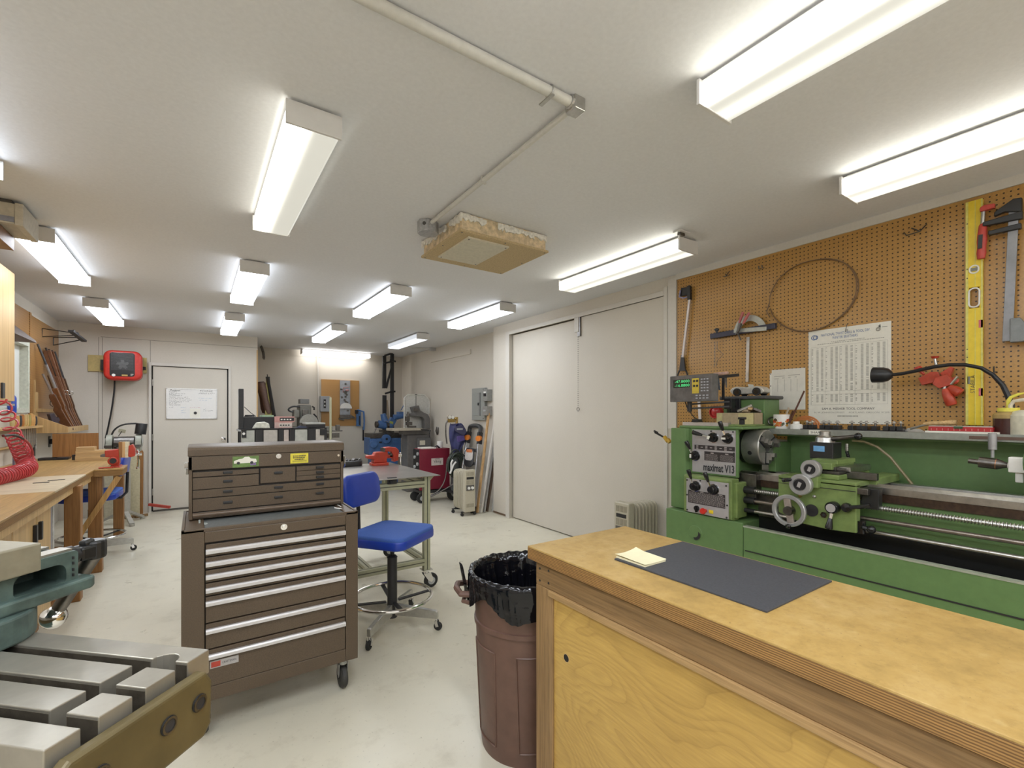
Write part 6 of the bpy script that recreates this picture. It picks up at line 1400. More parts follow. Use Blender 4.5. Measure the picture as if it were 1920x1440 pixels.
# ---------------------------------------------------------------- heater on the door wall
t=thing('wall_heater','red wall mounted garage heater with a black grille','heater',PY(230,712,8.05))
a=PY(165,665,YB-.02);b=PY(275,700,YB-.02)
M().bx(a.x,YB-.024,b.z,b.x,YB-.004,a.z).obj('mounting_board',P('plywood board',(.55,.43,.17,1),.6,0,.12,30),t,bev=.001)
fy=7.93;A=PY(193,655,fy);B=PY(266,714,fy);cxh,czh=(A.x+B.x)/2,(A.z+B.z)/2;w_,h_=B.x-A.x,A.z-B.z
m=M();m.pad((cxh,YB-.03,czh),(1,0,0),(0,0,1),(0,-1,0),w_*.97,h_*.97,.16,.08,.02);m.obj('back_shell',P('dark grey shell',(.10,.10,.095,1),.5),t)
m=M();m.pad((cxh,YB-.12,czh),(1,0,0),(0,0,1),(0,-1,0),w_,h_,YB-.12-fy,.085,.03);m.obj('front_shell',P('bright red shell',(.52,.03,.02,1),.35),t)
m=M();gz=czh+.01;m.pad((cxh-.004,fy+.003,gz),(1,0,0),(0,0,1),(0,-1,0),w_*.65,h_*.80,.006,.03,.003);g=m.obj('grille_panel',m_blackm,t)
m=M()
for i in range(20):
    z=gz-h_*.18+i*h_*.028;m.bx(cxh-.004-w_*.29,fy-.006,z,cxh-.004+w_*.29,fy-.003,z+.004)
m.obj('grille_bars',P('grille bars',(.09,.09,.09,1),.4,.4),g)
m=M()
for i in range(5):
    an=i*2*PI/5+.3;m.prism([(0,0),(.03,-.02),(.075,-.012),(.08,.02),(.03,.02)],(cxh,fy-.0075,gz),(math.cos(an)*.8,0,math.sin(an)*.8),(-math.sin(an),0,math.cos(an)),(0,.002,0))
m.obj('fan',P('grey fan',(.10,.10,.10,1),.4,.3),g)
m=M();m.cyl((cxh-w_*.23,fy-.003,czh-h_*.34),(cxh-w_*.23,fy-.02,czh-h_*.34),.018,n=18);m.obj('thermostat_knob',m_white,t)
m=M();m.bx(cxh-.01,fy-.0045,czh-h_*.36,cxh+.05,fy-.003,czh-h_*.31);m.obj('badge',P('gold badge',(.5,.33,.1,1),.4),t)
m=M();m.bx(cxh+.08,fy-.0045,czh-h_*.30,cxh+.11,fy-.003,czh-h_*.285).bx(cxh+.08,fy-.0045,czh-h_*.345,cxh+.10,fy-.003,czh-h_*.33);m.obj('panel_print',m_paper,t)
m=M();m.bx(cxh-w_/2-.05,YB-.09,czh-.06,cxh-w_/2+.03,YB-.025,czh+.08).bx(cxh+w_/2-.02,YB-.09,czh-.03,cxh+w_/2+.025,YB-.025,czh+.01);m.obj('wall_bracket',m_blackm,t)
p=[PY(x,y,8.12) for x,y in((215,712),(214,735),(209,770),(203,800),(198,822))];m=M();m.tube([cr(p,i/20) for i in range(21)],.010,8);m.obj('power_cord',m_black,t)
# whiteboard on the door
dy=YB+.011;a=PY(310,731,dy);b=PY(405,788,dy)
a=V((-.345,dy,1.745));b=V((.262,dy,1.31))
t=thing('whiteboard','small framed whiteboard with handwritten notes hung on the white door','whiteboard',(0,dy,b.z))
M().bx(a.x,dy-.014,b.z,b.x,dy,a.z).obj('board',P('whiteboard surface',(.80,.79,.77,1),.2,0,.02),t)
m=M()
for bb in((a.x-.004,b.z-.004,b.x+.004,b.z+.012),(a.x-.004,a.z-.012,b.x+.004,a.z+.004),(a.x-.004,b.z,a.x+.010,a.z),(b.x-.010,b.z,b.x+.004,a.z)): m.bx(bb[0],dy-.018,bb[1],bb[2],dy,bb[3])
m.obj('frame',m_alu,t,bev=.001)
wq=lambda u,v:V((a.x+(b.x-a.x)*u,dy-.0148,a.z+(b.z-a.z)*v))
m=M();m.text('Projects',wq(.17,.06),(1,0,0),(0,0,1),.036);m.text('Finished',wq(.78,.06),(1,0,0),(0,0,1),.028,w=.15);m.obj('handwriting_heading',m_ink,t,smooth=False)
def scrib(m,u0,u1,v,amp,seed):
    r=random.Random(seed);u=u0;P_=[]
    while u<u1:
        if r.random()<.13 and len(P_)>2: m.tube([wq(*p_) for p_ in P_],.0013,4);P_=[];u+=.012
        P_.append((u,v+r.uniform(-amp,amp)));u+=.006
    if len(P_)>1: m.tube([wq(*p_) for p_ in P_],.0013,4)
m=M()
for i,(u1,v) in enumerate(((.2,.12),(.36,.165),(.18,.20),(.30,.225),(.42,.285),(.45,.33),(.50,.38),(.44,.425),(.3,.46),(.2,.5),(.27,.545),(.15,.62),)): scrib(m,.05,u1,v,.013,i)
scrib(m,.65,.96,.13,.012,33);scrib(m,.62,.9,.155,.012,34);scrib(m,.72,.80,.68,.015,35);scrib(m,.72,.92,.73,.012,36);scrib(m,.05,.26,.088,.002,50)
m.obj('handwriting',m_ink,t)
m=M()
for u0,u1,v in((.27,.38,.625),(.28,.37,.72),(.29,.4,.80),(.62,.9,.31),(.64,.82,.38)): scrib(m,u0,u1,v,.014,int(u0*100+v*10))
m.obj('blue_handwriting',P('blue marker',(.25,.38,.55,1),.5),t)
m=M();scrib(m,.45,.66,.62,.01,77);m.obj('red_handwriting',P('red marker',(.55,.2,.17,1),.5),t)
m=M();p0,p1=wq(.45,.66),wq(.66,.985);m.bx(p0.x,dy-.0158,p1.z,p1.x,dy-.0142,p0.z);m.obj('pinned_paper',m_paper,t)
c=wq(.56,.81);m=M();m.cyl(c,c+V((0,-.008,0)),.020,n=20);m.obj('round_magnet',m_black,t)
# ================================================================ ALCOVE: back wall things
YW=YA-.001
a=PY(602,711,YW);b=PY(673,798,YW)
t=thing('pegboard_panel','small pegboard panel hung on the back wall of the alcove','pegboard panel',((a.x+b.x)/2,YW,b.z))
M().bx(a.x,YW-.02,b.z,b.x,YW-.001,a.z).obj('board',m_pegb,t,bev=.001)
yy=YW-.021
t=thing('scale_mechanism','tall grey metal fixture with a white dial hung on the small pegboard panel','metal fixture',PY(655,788,yy))
a=PY(637,713,yy);b=PY(656,786,yy);m=M();m.bx(a.x,yy-.025,b.z,b.x,yy,a.z);m.obj('back_plate',P('grey fixture',(.38,.40,.44,1),.4,.2,.2,20),t,bev=.002)
m=M()
for py in(720,736,744,753,762): 
    c=PY(648,py,yy-.03);m.cyl(c+V((0,.02,0)),c,.022+.008*(py%3),n=12)
for i in range(9): m.ob(PY(640+(i*5)%14,730+i*5,yy-.03),(.04,.03,.03),(0,.4*i,0))
m.obj('mechanism',m_dsteel,t)
c=PY(648,766,yy-.05);m=M();m.rev([(.0,0),(.10,0),(.10,.05),(.0,.05)],c,(0,-1,0),24,0,PI) if 0 else m.prism([(.11*math.cos(i*PI/12),.11*math.sin(i*PI/12)) for i in range(13)],c,(1,0,0),(0,0,1),(0,-.05,0));m.obj('white_dial',m_white,t)
m=M();c=PY(648,781,yy-.06);m.ob(c,(.22,.06,.07));m.ob(PY(661,782,yy-.06),(.08,.05,.04),(0,.5,0));m.ob(PY(640,786,yy-.06),(.1,.05,.03),(0,.3,0));m.obj('clamp_feet',m_dsteel,t,bev=.004)
m=M();p=[PY(643,736,yy-.04),PY(644,727,yy-.04),PY(654,726,yy-.04)];m.tube(p,.008,6);m.ball(PY(651,732,yy-.05),.04,10,(1,.6,.5));m.obj('red_part',P('faded red',(.40,.20,.20,1),.5),t)
t=thing('blue_caulk_gun','blue pump gun with a hanging hose on the right edge of the small pegboard panel','grease gun',PY(676,800,yy-.05))
m=M();m.bar(PY(672,772,yy-.06),PY(672,799,yy-.06),.085,.06,(0,1,0));m.obj('body',m_blue,t,bev=.01)
m=M();m.tube([PY(666,772,yy-.06),PY(671,769,yy-.06),PY(682,772,yy-.06),PY(683,790,yy-.06),PY(682,806,yy-.06)],.016,8);m.obj('lever',P('bright blue',(.05,.16,.42,1),.35),t)
m=M();m.bar(PY(681,800,yy-.05),PY(681,826,yy-.05),.025,.02,(0,1,0));m.bx(PY(664,0,yy).x,yy-.1,PY(0,776,yy).z-.0,PY(669,0,yy).x,yy-.04,PY(0,766,yy).z);m.bar(PY(674,780,yy-.095),PY(674,797,yy-.095),.02,.01,(0,1,0));m.obj('black_fittings',m_black,t)
# switch box with conduit
a=PY(598,743,YW);b=PY(616,772,YW)
t=thing('switch_box','light grey electrical switch box on the alcove back wall','switch box',((a.x+b.x)/2,YW,b.z))
M().bx(a.x,YW-.13,b.z,b.x,YW-.001,a.z).obj('box',P('blue grey enamel',(.36,.37,.39,1),.4,0,.04),t,bev=.006)
c=PY(609,757,YW-.135)
m=M();m.bx(c.x-.022,YW-.134,c.z-.085,c.x+.022,YW-.13,c.z+.085);m.obj('switch_plate',m_black,t)
m=M();m.bx(c.x-.01,YW-.14,c.z-.05,c.x+.01,YW-.134,c.z-.02).bx(c.x-.01,YW-.14,c.z+.02,c.x+.01,YW-.134,c.z+.05);m.obj('switch_levers',m_white,t)
m=M();m.tube([PY(595.5,662,YW-.03),PY(596,700,YW-.03),PY(597,742,YW-.03),PY(598,800,YW-.03)],.017,8);one(m,'wall_conduit','white conduit running up the back wall to the strip light','conduit',m_trim)
# leaning items in the left corner of alcove
ax=.83
for i,(p0,p1,cc,nm,lab,w_) in enumerate((((489,722),(497,776),(.10,.055,.045,1),'leather_case','brown leather gun case leaning in the alcove corner','case'),((494,734),(505,778),(.17,.105,.085,1),'leather_case','lighter brown leather case leaning beside the darker one','case'))):
    y=8.9-.12*i;A,B=PY(p0[0],p0[1],y),PY(p1[0],p1[1],y)
    m=M();m.rev([(0,0),(.04,.02),(.055,.1),(.05,.3),(.065,.42),(.06,.55),(.03,(A-B).length),(0,(A-B).length+.01)],B,A-B,14);one(m,nm,lab,w_,P('brown leather %d'%i,cc,.5))
y=8.75;pp=[PY(*p,y) for p in((499,709),(504,710),(513,780),(497,780))];o=pp[3]
t=thing('long_saw','yellow green tapered blade guard with black edge leaning upright in the alcove','blade',o)
m=M();m.prism([(p.x-o.x,p.z-o.z) for p in pp],o,(1,0,0),(0,0,1),(0,.03,0));m.obj('panel',P('olive yellow board',(.42,.38,.12,1),.5),t)
m=M();m.tube([PY(502,707,y-.02),PY(504,720,y-.02),PY(509,750,y-.02),PY(514,781,y-.02)],[.03,.025,.028,.03],8);m.ob(PY(502,708,y-.02),(.06,.03,.03));m.tube([PY(501,702,y),PY(502,709,y)],.008,6);m.obj('edge_strip',m_black,t)
m=M();c=PY(491,661,9.1);m.tube([c+V((.03*math.cos(a_*.35-.8)*1.0,.0,.11*math.sin(a_*.35-1.6))) for a_ in range(10)],.022,8);one(m,'wall_bracket','curved dark metal bracket high on the alcove edge','bracket',m_dsteel)
# rack in front with drawers
m=M();m.bx(.83,8.55,0,1.28,9.15,1.32);one(m,'steel_cupboard','grey steel cupboard standing in the left corner of the alcove','cupboard',m_grey,bev=.004)
t=thing('parts_rack','black framed rack with clear fronted compartments behind the tool chest','rack',(.95,6.75,0))
RY=6.6;q=lambda a,b,y=RY:PY(a,b,y)
X0,X1=q(450,0).x,q(612,0).x;zt,zb=q(0+530,803).z,.72
m=M();m.bx(X0,RY,zt-.012,X1,RY+.36,zt).bx(X0,RY,zb,X1,RY+.36,zb+.015).bx(X0,RY+.345,zb,X1,RY+.36,zt)
for a,b in((449,452),(479,493),(522,531),(543,552),(578,591),(609,613)): m.bx(q(a,0).x,RY,zb,q(b,0).x,RY+.02,zt)
m.bx(X0,RY,0,X0+.03,RY+.03,zb).bx(X1-.03,RY,0,X1,RY+.03,zb).bx(X0,RY+.33,0,X0+.03,RY+.36,zb).bx(X1-.03,RY+.33,0,X1,RY+.36,zb);m.obj('frame',m_blackm,t,bev=.002)
fr=[(453,478),(494,521),(532,542),(553,577),(592,608)]
for i,(a,b) in enumerate(fr):
    M().bx(q(a,0).x+.003,RY+.01,zb+.2,q(b,0).x-.003,RY+.20,zt-.02).obj('compartment',P('clear bin %d'%i,(.44+.04*(i%3),.45,.41,1),.25,0,.14,14),t)
m=M();m.bx(q(449,0).x-.01,RY-.004,zt-.03,q(452,0).x,RY+.36,zt-.01);m.obj('rack_edge',m_lgrey,t)
m=M();m.bx(q(453,0).x,RY-.004,zt-.11,q(462,0).x,RY,zt-.02).bx(q(600,0).x,RY-.004,zt-.1,q(609,0).x,RY,zt-.02);k=m.obj('corner_bracket',m_black,t)
m=M();m.cyl((q(457,0).x,RY-.008,zt-.06),(q(457,0).x,RY-.004,zt-.06),.016,n=12);m.obj('bracket_knob',m_white,k)
zs=zt+.0005
def onrack(n,lab,cat,x0,x1,y0,h,dep,mt,bev=.003):
    m=M();m.bx(q(x0,0,y0).x,y0,zs,q(x1,0,y0).x,y0+dep,zs+h);return one(m,n,lab,cat,mt,bev=bev)
onrack('black_case','black metal box on the rack behind the tool chest','black box',457,514,6.72,.145,.2,m_black)
onrack('black_tower','tall thin black panel standing at the left end of the rack','black panel',448,457,6.70,.50,.12,m_black)
m=M();z=zs+.146
t=thing('cable_coil','black cable coil on the black box behind the tool chest','cable',(q(468,0,6.8).x,6.8,z))
for k in range(2): m.ring((q(468,0,6.8).x,6.8,z+.008+.012*k),(0,0,1),.055-.006*k,.007,24,6)
m.obj('cable',m_black,t)
m=M();m.tube([(q(458,0,6.75).x,6.76,z+.13),(q(470,0,6.75).x,6.76,z+.055),(q(480,0,6.75).x,6.76,z+.008)],.005,6);one(m,'thin_rod','thin rod leaning on the black box behind the tool chest','rod',m_dsteel)
m=M();m.ob((q(500,0,6.8).x,6.8,z+.012),(.14,.12,.022),(0,0,.1));one(m,'green_book','small pale green booklet on the black box','booklet',P('pale green cover',(.35,.50,.33,1),.6))
m=M();m.prism([(0,0),(.2,0),(.19,.06),(.14,.085),(.05,.08)],(q(473,0,6.62).x,6.62,zs),(1,0,0),(0,0,1),(0,.09,0));one(m,'crumpled_bag','crumpled white printed bag in front of the black box','bag',P('white printed bag',(.60,.60,.52,1),.6,0,.3,25),bev=.012)
for i,(z0,h,lab,x0,x1) in enumerate(((0,.075,'red and white printed carton, lower of two behind the tool chest',515,548),(.0755,.075,'red and black printed carton, upper of two behind the tool chest',515,552))):
    t=thing('carton',lab,'carton',(q(530,0,6.68).x,6.72,zs+z0),0,'cartons on the rack')
    a,b=q(x0,0,6.68).x,q(x1,0,6.68).x;M().bx(a,6.68,zs+z0,b,6.84,zs+z0+h).obj('box',P('carton %d'%i,((.62,.42,.38,1),(.58,.30,.27,1))[i],.6),t,bev=.002)
    m=M();m.bx(a+(b-a)*.25,6.678,zs+z0+.015,b-.005,6.68,zs+z0+h-.015);m.obj('print_panel',(P('pale panel',(.62,.57,.50,1),.6),m_black)[i],t)
    m=M()
    for k in range(4): m.bx(a+(b-a)*(.3+.15*k),6.676,zs+z0+.03,a+(b-a)*(.39+.15*k),6.678,zs+z0+.045)
    m.obj('print',(m_ink,m_white)[i],t)
t=thing('flat_case','flat dark grey case with a pale lid at the right end of the rack','case',(q(592,0,6.66).x,6.72,zs))
a,b=q(574,0,6.63).x,q(610,0,6.63).x;M().bx(a,6.63,zs,b,6.85,zs+.045).obj('case',m_black,t,bev=.003);M().bx(a-.01,6.625,zs+.0455,b,6.86,zs+.065).obj('lid',P('pale grey lid',(.40,.40,.37,1),.5),t,bev=.003)
m=M();c=q(565,800,6.62);m.prism([(0,0),(.12,0),(.13,.015),(.05,.03)],(q(556,0,6.62).x,6.625,zs),(1,0,0),(0,0,1),(0,.08,0));one(m,'blue_rag','folded dark blue cloth on the rack','cloth',P('dark blue cloth',(.05,.06,.10,1),.8))
# upright bar and black vise on the right of the rack
m=M();m.bx(q(617.5,0).x,RY-.02,0,q(621,0).x,RY,q(0+619,745).z);one(m,'upright_bar','thin pale steel bar standing upright beside the rack','steel bar',m_ext)
t=thing('black_bracket','black angle bracket sticking out of the right side of the rack','bracket',q(628,824,6.7))
m=M();a=q(613,813,6.7);m.bx(a.x,6.68,q(0+620,821,6.7).z,q(636,0,6.7).x,6.74,q(0+620,812,6.7).z).bx(q(630,0,6.7).x,6.68,q(0,821,6.7).z,q(637,0,6.7).x,6.74,q(0,805,6.7).z).bx(a.x,6.69,q(0,820,6.7).z-.01,q(642,0,6.7).x,6.72,q(0,819,6.7).z);m.obj('bracket',m_dsteel,t,bev=.003)
# grey grinding machine behind the rack
gy=8.6;q2=lambda a,b,y=gy:PY(a,b,y)
t=thing('surface_grinder','grey machine with a round wheel guard and a box on top behind the rack','grinding machine',(q2(577,0).x,gy+.2,0))
gm_=P('olive grey machine',(.17,.165,.14,1),.45,0,.15,20)
def b2(n,a,b,c,d,y0,y1,mt,**k):
    A,B=q2(a,b,y0),q2(c,d,y0);m=M();m.bx(A.x,y0,B.z,B.x,y1,A.z);return m.obj(n,mt,t,**k)
b2('column',562,759,584,800,gy,gy+.3,gm_,bev=.02);b2('top_box',563,748,580,757,gy,gy+.2,m_grey,bev=.006);b2('side_box',551,768,562,783,gy-.1,gy+.1,gm_,bev=.02)
A=q2(562,800);M().bx(A.x-.1,gy-.15,0,A.x+.5,gy+.35,A.z).obj('base',gm_,t,bev=.01)
c=q2(578,793,gy-.05);m=M();m.prism([(.15*math.cos(i*PI/14),.15*math.sin(i*PI/14)) for i in range(15)],c,(1,0,0),(0,0,1),(0,-.07,0));m.obj('wheel_guard',P('grey guard',(.30,.29,.26,1),.4,.2),t,bev=.006)
b2('front_panel',567,768,578,781,gy-.03,gy,m_dsteel,bev=.008)
m=M();p=[q2(*x,gy-.02) for x in((562,763),(551,762),(543,765),(541,769),(546,772),(553,771))];m.tube([cr(p,i/16) for i in range(17)],.014,8);p=[q2(*x,gy-.02) for x in((585,762),(589,764),(589,769))];m.tube(p,.014,8);p=[q2(*x,gy-.04) for x in((588,776),(593,781),(596,790),(596,797))];m.tube(p,.012,8);m.obj('hoses',m_black,t)
# black steel post with braces
t=thing('steel_post','black braced steel post rising to the ceiling in the back corner','steel post',(3.0,8.9,0))
py=8.9;q3=lambda a,b,y=py:PY(a,b,y)
m=M()
for a,b,y0,y1,dx in((718,724.5,667,728,0),(718.5,725,741,782,0),(733,739,663,820,0)):
    A,B=q3(a,y0),q3(b,y1);m.bx(A.x,py,B.z if y1<800 else .0,B.x,py+.06,A.z)
B=q3(718.5,782);m.bx(B.x,py,0,q3(725,0).x,py+.06,B.z+.01)
m.obj('upright',m_blackm,t,bev=.003)
m=M()
for p_,q_ in(((734,688),(724,728)),((720,681),(735,678)),((721,667),(736,662))): m.bar(q3(*p_,py-.01),q3(*q_,py-.01),.035,.035,(0,1,0))
m.bar(q3(731,675,py-.03),q3(742,678,py-.03),.03,.03);m.tube([q3(722,738,py-.03),q3(732,735,py-.03),q3(741,734,py-.03)],.02,6);m.obj('brace',m_black,t)
m=M();m.prism([(0,0),(.07,0),(.10,.62),(.02,.7)],q3(724,815),(1,0,0),(0,0,1),(0,-.01,0)) if 0 else m.prism([(0,0),(.055,0),(.01,.42),(-.01,.42)],q3(726,790,py-.02),(1,0,0),(0,0,1),(0,.01,0));m.obj('wood_wedge',P('grey brown wood',(.30,.24,.17,1),.6),t)
# blue horizontal bandsaw
t=thing('metal_bandsaw','blue metal cutting bandsaw with round wheel housings in the back corner','bandsaw',(2.7,8.1,0))
by=8.45;q4_=lambda a,b,y=by:PY(a,b,y);mb=P('blue machine paint',(.055,.125,.29,1),.4,0,.2,16)
def b4(n,a,b,c,d,y0,y1,mt,**k):
    A,B=q4_(a,b,y0),q4_(c,d,y0);m=M();m.bx(A.x,y0,B.z,B.x,y1,A.z);return m.obj(n,mt,t,**k)
b4('bed',694,813,760,821,by,by+.35,m_dsteel,bev=.004);b4('base',693,821,752,850,by,by+.35,mb,bev=.01)
A,B=q4_(700,0),q4_(748,0);M().bx(A.x,by+.05,0,B.x,by+.33,q4_(0+720,850).z).obj('stand',mb,t,bev=.01)
c=q4_(700,833,by-.01);m=M();m.cyl(c+V((0,.03,0)),c+V((0,-.03,0)),.068,n=24);m.obj('wheel_housing',mb,t,bev=.006)
c=q4_(724,823,by-.02);m=M();m.cyl(c+V((0,.03,0)),c+V((0,-.03,0)),.085,n=24);o=m.obj('wheel_housing',mb,t,bev=.006)
m=M();m.cyl(c+V((0,-.03,0)),c+V((0,-.04,0)),.022,n=12);m.bx(q4_(711,0).x,by-.006,q4_(0+711,831).z,q4_(716,0).x,by,q4_(0+711,828).z);m.obj('hub',m_black,o)
y5=by+.12
m=M();m.cyl(PY(709,795,y5),PY(731,800,y5),.075,n=18);m.cyl(PY(718,776,y5),PY(722,790,y5),.05,.065,n=16);m.ball(PY(731,799,y5),.07,14);m.obj('motor',mb,t)
m=M();m.cyl(PY(704,796,y5-.05),PY(708,796,y5-.05),.06,n=18);m.cyl(PY(725,798,y5-.08),PY(729,798,y5-.08),.055,n=18);m.bar(PY(712,808,y5),PY(736,808,y5),.12,.05);m.tube([PY(705,803,y5-.05),PY(700,815,y5-.05)],.012,6);m.obj('pulleys',m_dsteel,t,bev=.003)
m=M();m.ob(PY(735,790,y5+.05),(.12,.1,.12),(0,.5,0));m.ob(PY(742,782,y5+.05),(.09,.08,.10));m.ob(PY(753,778,y5+.1),(.16,.14,.12));m.cyl(PY(738,783,y5),PY(760,779,y5),.05,n=14);m.tube([PY(752,769,y5),PY(758,758,y5)],.01,6);m.obj('saw_head',mb,t,bev=.008)
m=M();m.ob(PY(733,795,y5-.02),(.06,.05,.10),(0,.2,0));m.obj('grease_block',P('yellow green block',(.30,.32,.08,1),.5),t)
# grey throat saw with clear guard
t=thing('band_filer_saw','grey C-framed upright saw with a square cornered pale guard','saw',(3.1,7.8,0))
sy=7.75;q5=lambda a,b,y=sy:PY(a,b,y);mg=P('mid grey machine',(.135,.13,.125,1),.42,0,.12,20)
pts=[(767,776),(777,774),(773,763),(786,760),(788,769),(796,774),(803,777),(807,785),(807,804),(796,804),(796,786),(792,782),(767,780)]
o=q5(767,804);m=M();m.prism([(q5(*p).x-o.x,q5(*p).z-o.z) for p in pts],o,(1,0,0),(0,0,1),(0,.14,0));m.obj('c_frame',mg,t,bev=.01)
m=M();A,B=q5(736,803.5,sy-.12),q5(792,807,sy-.12);m.bx(A.x,sy-.12,B.z,B.x,sy+.2,A.z);m.obj('saw_table',P('cream worn table',(.50,.45,.36,1),.4,.3,.1),t,bev=.003)
m=M();A,B=q5(764,816),q5(806,860);m.bx(A.x,sy,.0,B.x,sy+.3,A.z);m.bx(q5(755,0).x,sy,q5(0+760,815).z,q5(807,0).x,sy+.2,q5(0+760,806).z);m.obj('stand',mg,t,bev=.01)
m=M();A,B=q5(781,821),q5(806,850);m.bx(A.x,sy-.05,B.z-.3,B.x,sy,A.z);k=m.obj('motor_cabinet',P('grey cabinet',(.12,.12,.12,1),.4),t,bev=.012)
m=M();A,B=q5(787,826,sy-.05),q5(797,834,sy-.05);m.bx(A.x,sy-.053,B.z,B.x,sy-.05,A.z);m.obj('data_label',m_cream,k)
m=M();m.tube([q5(780,742,sy-.02),q5(780,762,sy-.02)],.007,6);m.ob(q5(780,740,sy-.02),(.04,.02,.015));m.ob(q5(779,768,sy-.03),(.08,.05,.05));m.tube([q5(765,772,sy-.03),q5(765,800,sy-.03)],.022,8);m.ob(q5(764,785,sy-.05),(.07,.05,.08));m.ob(q5(767,794,sy-.05),(.10,.06,.06));m.ob(q5(772,800,sy-.06),(.14,.08,.03));m.obj('blade_guides',m_dsteel,t,bev=.003)
G=[(758,802),(758,746),(765,740),(795,740),(805,750),(805,776)];m=M();m.tube([q5(a,b,sy+.17) for a,b in G],.012,6);m.obj('guard_rim',P('white guard rim',(.66,.65,.60,1),.4),t)
o=q5(758,802,sy+.175);m=M();m.prism([(q5(a,b,sy+.175).x-o.x,q5(a,b,sy+.175).z-o.z) for a,b in G+[(805,802)]],o,(1,0,0),(0,0,1),(0,.004,0));m.obj('guard_sheet',P('pale guard sheet',(.56,.55,.51,1),.3),t)
m=M();p=[q5(*x,sy-.0) for x in((807,806),(805,815),(807,830),(806,840))];m.tube(p,.008,6);m.ob(q5(795,806,sy-.1),(.14,.1,.02),(0,.1,.2));m.obj('cable_and_chute',m_black,t)
# panel wall items
XW=XP-.001
def onx(n,lab,cat,p,d,mt,bev=.004):
    a=PX(p[0],p[1],XW);b=PX(p[2],p[3],XW);t=thing(n,lab,cat,(XW,(a.y+b.y)/2,b.z));M().bx(XW-d,b.y,b.z,XW,a.y,a.z).obj('box',mt,t,bev=bev);return t,a,b
mpn=P('grey electrical enamel',(.30,.31,.29,1),.4,0,.04)
t,a,b=onx('electrical_panel','grey electrical breaker panel on the right wall of the alcove','electrical panel',(890,729,914,788),.05,mpn)
W_=a.y-b.y;H_=a.z-b.z
M().bx(XW-.055,a.y-W_*.70,b.z+H_*.14,XW-.05,a.y-W_*.06,b.z+H_*.85).obj('panel_door',mpn,t,bev=.002)
M().bx(XW-.062,a.y-W_*.70,b.z+H_*.14,XW-.055,a.y-W_*.62,b.z+H_*.85).obj('door_edge',m_grey,t);M().bx(XW-.066,a.y-W_*.62,b.z+H_*.46,XW-.055,a.y-W_*.52,b.z+H_*.54).obj('latch',m_black,t)
m=M()
for v in(.05,.95): m.cyl((XW-.052,b.y+.04,b.z+H_*v),(XW-.05,b.y+.04,b.z+H_*v),.012,n=8)
m.obj('screws',m_dsteel,t)
t,a,b=onx('disconnect_switch','upper small grey disconnect box beside the breaker panel','switch box',(914.5,731,923,752),.09,P('grey box',(.27,.27,.25,1),.4))
M().bx(XW-.098,b.y+.03,b.z+.07,XW-.09,b.y+.09,a.z-.06).obj('label',m_black,t);M().bx(XW-.097,b.y+.03,a.z-.055,XW-.09,b.y+.09,a.z-.03).obj('white_label',m_white,t)
t,a,b=onx('disconnect_switch','lower small grey disconnect box beside the breaker panel','switch box',(914,762,923,779),.09,P('grey box lower',(.27,.26,.24,1),.4));M().bx(XW-.097,b.y+.04,b.z+.06,XW-.09,b.y+.1,a.z-.05).obj('label',m_lgrey,t)
c=PX(822,808,XW);m=M();m.tube([c+V((-.02,0,.07)),c+V((-.03,0,.0)),c+V((-.02,0,-.07))],[.02,.028,.014],8);one(m,'wall_hook','short dark tool hung alone on the panel wall','hanging tool',m_dsteel)
# welder
t=thing('welder','dark red welding machine with a white lettered plate on a wheeled cart','welding machine',(3.1,6.8,0))
wx0,wx1,wy0,wy1,wz0,wz1=2.85,3.35,6.65,6.95,.20,.835
mr=P('dark red enamel',(.20,.016,.035,1),.35,0,.06)
M().bx(wx0+.02,wy0,wz0,wx1,wy1,wz1).obj('case',mr,t,bev=.006)
m=M();m.bx(wx0,wy0+.012,wz0+.01,wx0+.021,wy1-.012,wz1-.01);k=m.obj('front_panel',m_black,t)
M().bx(wx0-.012,wy0,wz0,wx0+.025,wy0+.02,wz1).obj('panel_edge',mr,t)
m=M()
for z,y in((.76,6.74),(.70,6.86),(.60,6.75),(.55,6.86),(.45,6.8)): m.cyl((wx0,y,z),(wx0-.02,y,z),.025,n=12)
m.obj('knobs',m_lgrey,k)
m=M();zz=(.58,.70);m.bx(3.03,wy0-.004,.575,3.23,wy0,.685);p_=m.obj('name_plate',P('name plate',(.60,.52,.48,1),.4),t)
m=M();m.text('Viking',(3.13,wy0-.0045,.632),(1,0,0),(0,0,1),.06,w=.125);m.bx(3.09,wy0-.0046,.668,3.17,wy0-.004,.674);m.obj('lettering',m_ink,p_,smooth=False)
m=M();m.bx(2.86,wy0-.02,.15,3.55,wy1+.02,.19);m.bx(3.26,6.36,.15,3.50,6.64,.18);m.obj('cart',m_blackm,t)
m=M();m.cyl((2.88,6.66,.075),(2.88,6.70,.075),.075,n=24).cyl((3.40,6.60,.11),(3.40,6.64,.11),.11,n=24).cyl((2.88,6.92,.075),(2.88,6.96,.075),.075,n=24);m.obj('wheel',m_rubber,t)
m=M();m.cyl((2.88,6.655,.075),(2.88,6.66,.075),.035,n=16).cyl((3.40,6.595,.11),(3.40,6.60,.11),.05,n=16);m.obj('wheel_hub',m_lgrey,t)
m=M();m.bx(2.90,6.67,wz1+.001,3.12,6.88,wz1+.018);one(m,'manual','stack of papers on top of the dark red welder','papers',m_paper)
c=V((3.24,6.78,wz1+.001));m=M();m.rev([(0,0),(.045,0),(.048,.01),(.048,.09),(.05,.09),(.05,.105),(0,.105)],c,(0,0,1),18);one(m,'white_jar','white plastic jar on the dark red welder','jar',m_white)
m=M();m.tube([(3.10,6.70,wz1+.006),(3.15,6.7,wz1+.04),(3.2,6.72,wz1+.006)],.014,8);one(m,'black_grip','small black strap handle on top of the dark red welder','handle',m_black)
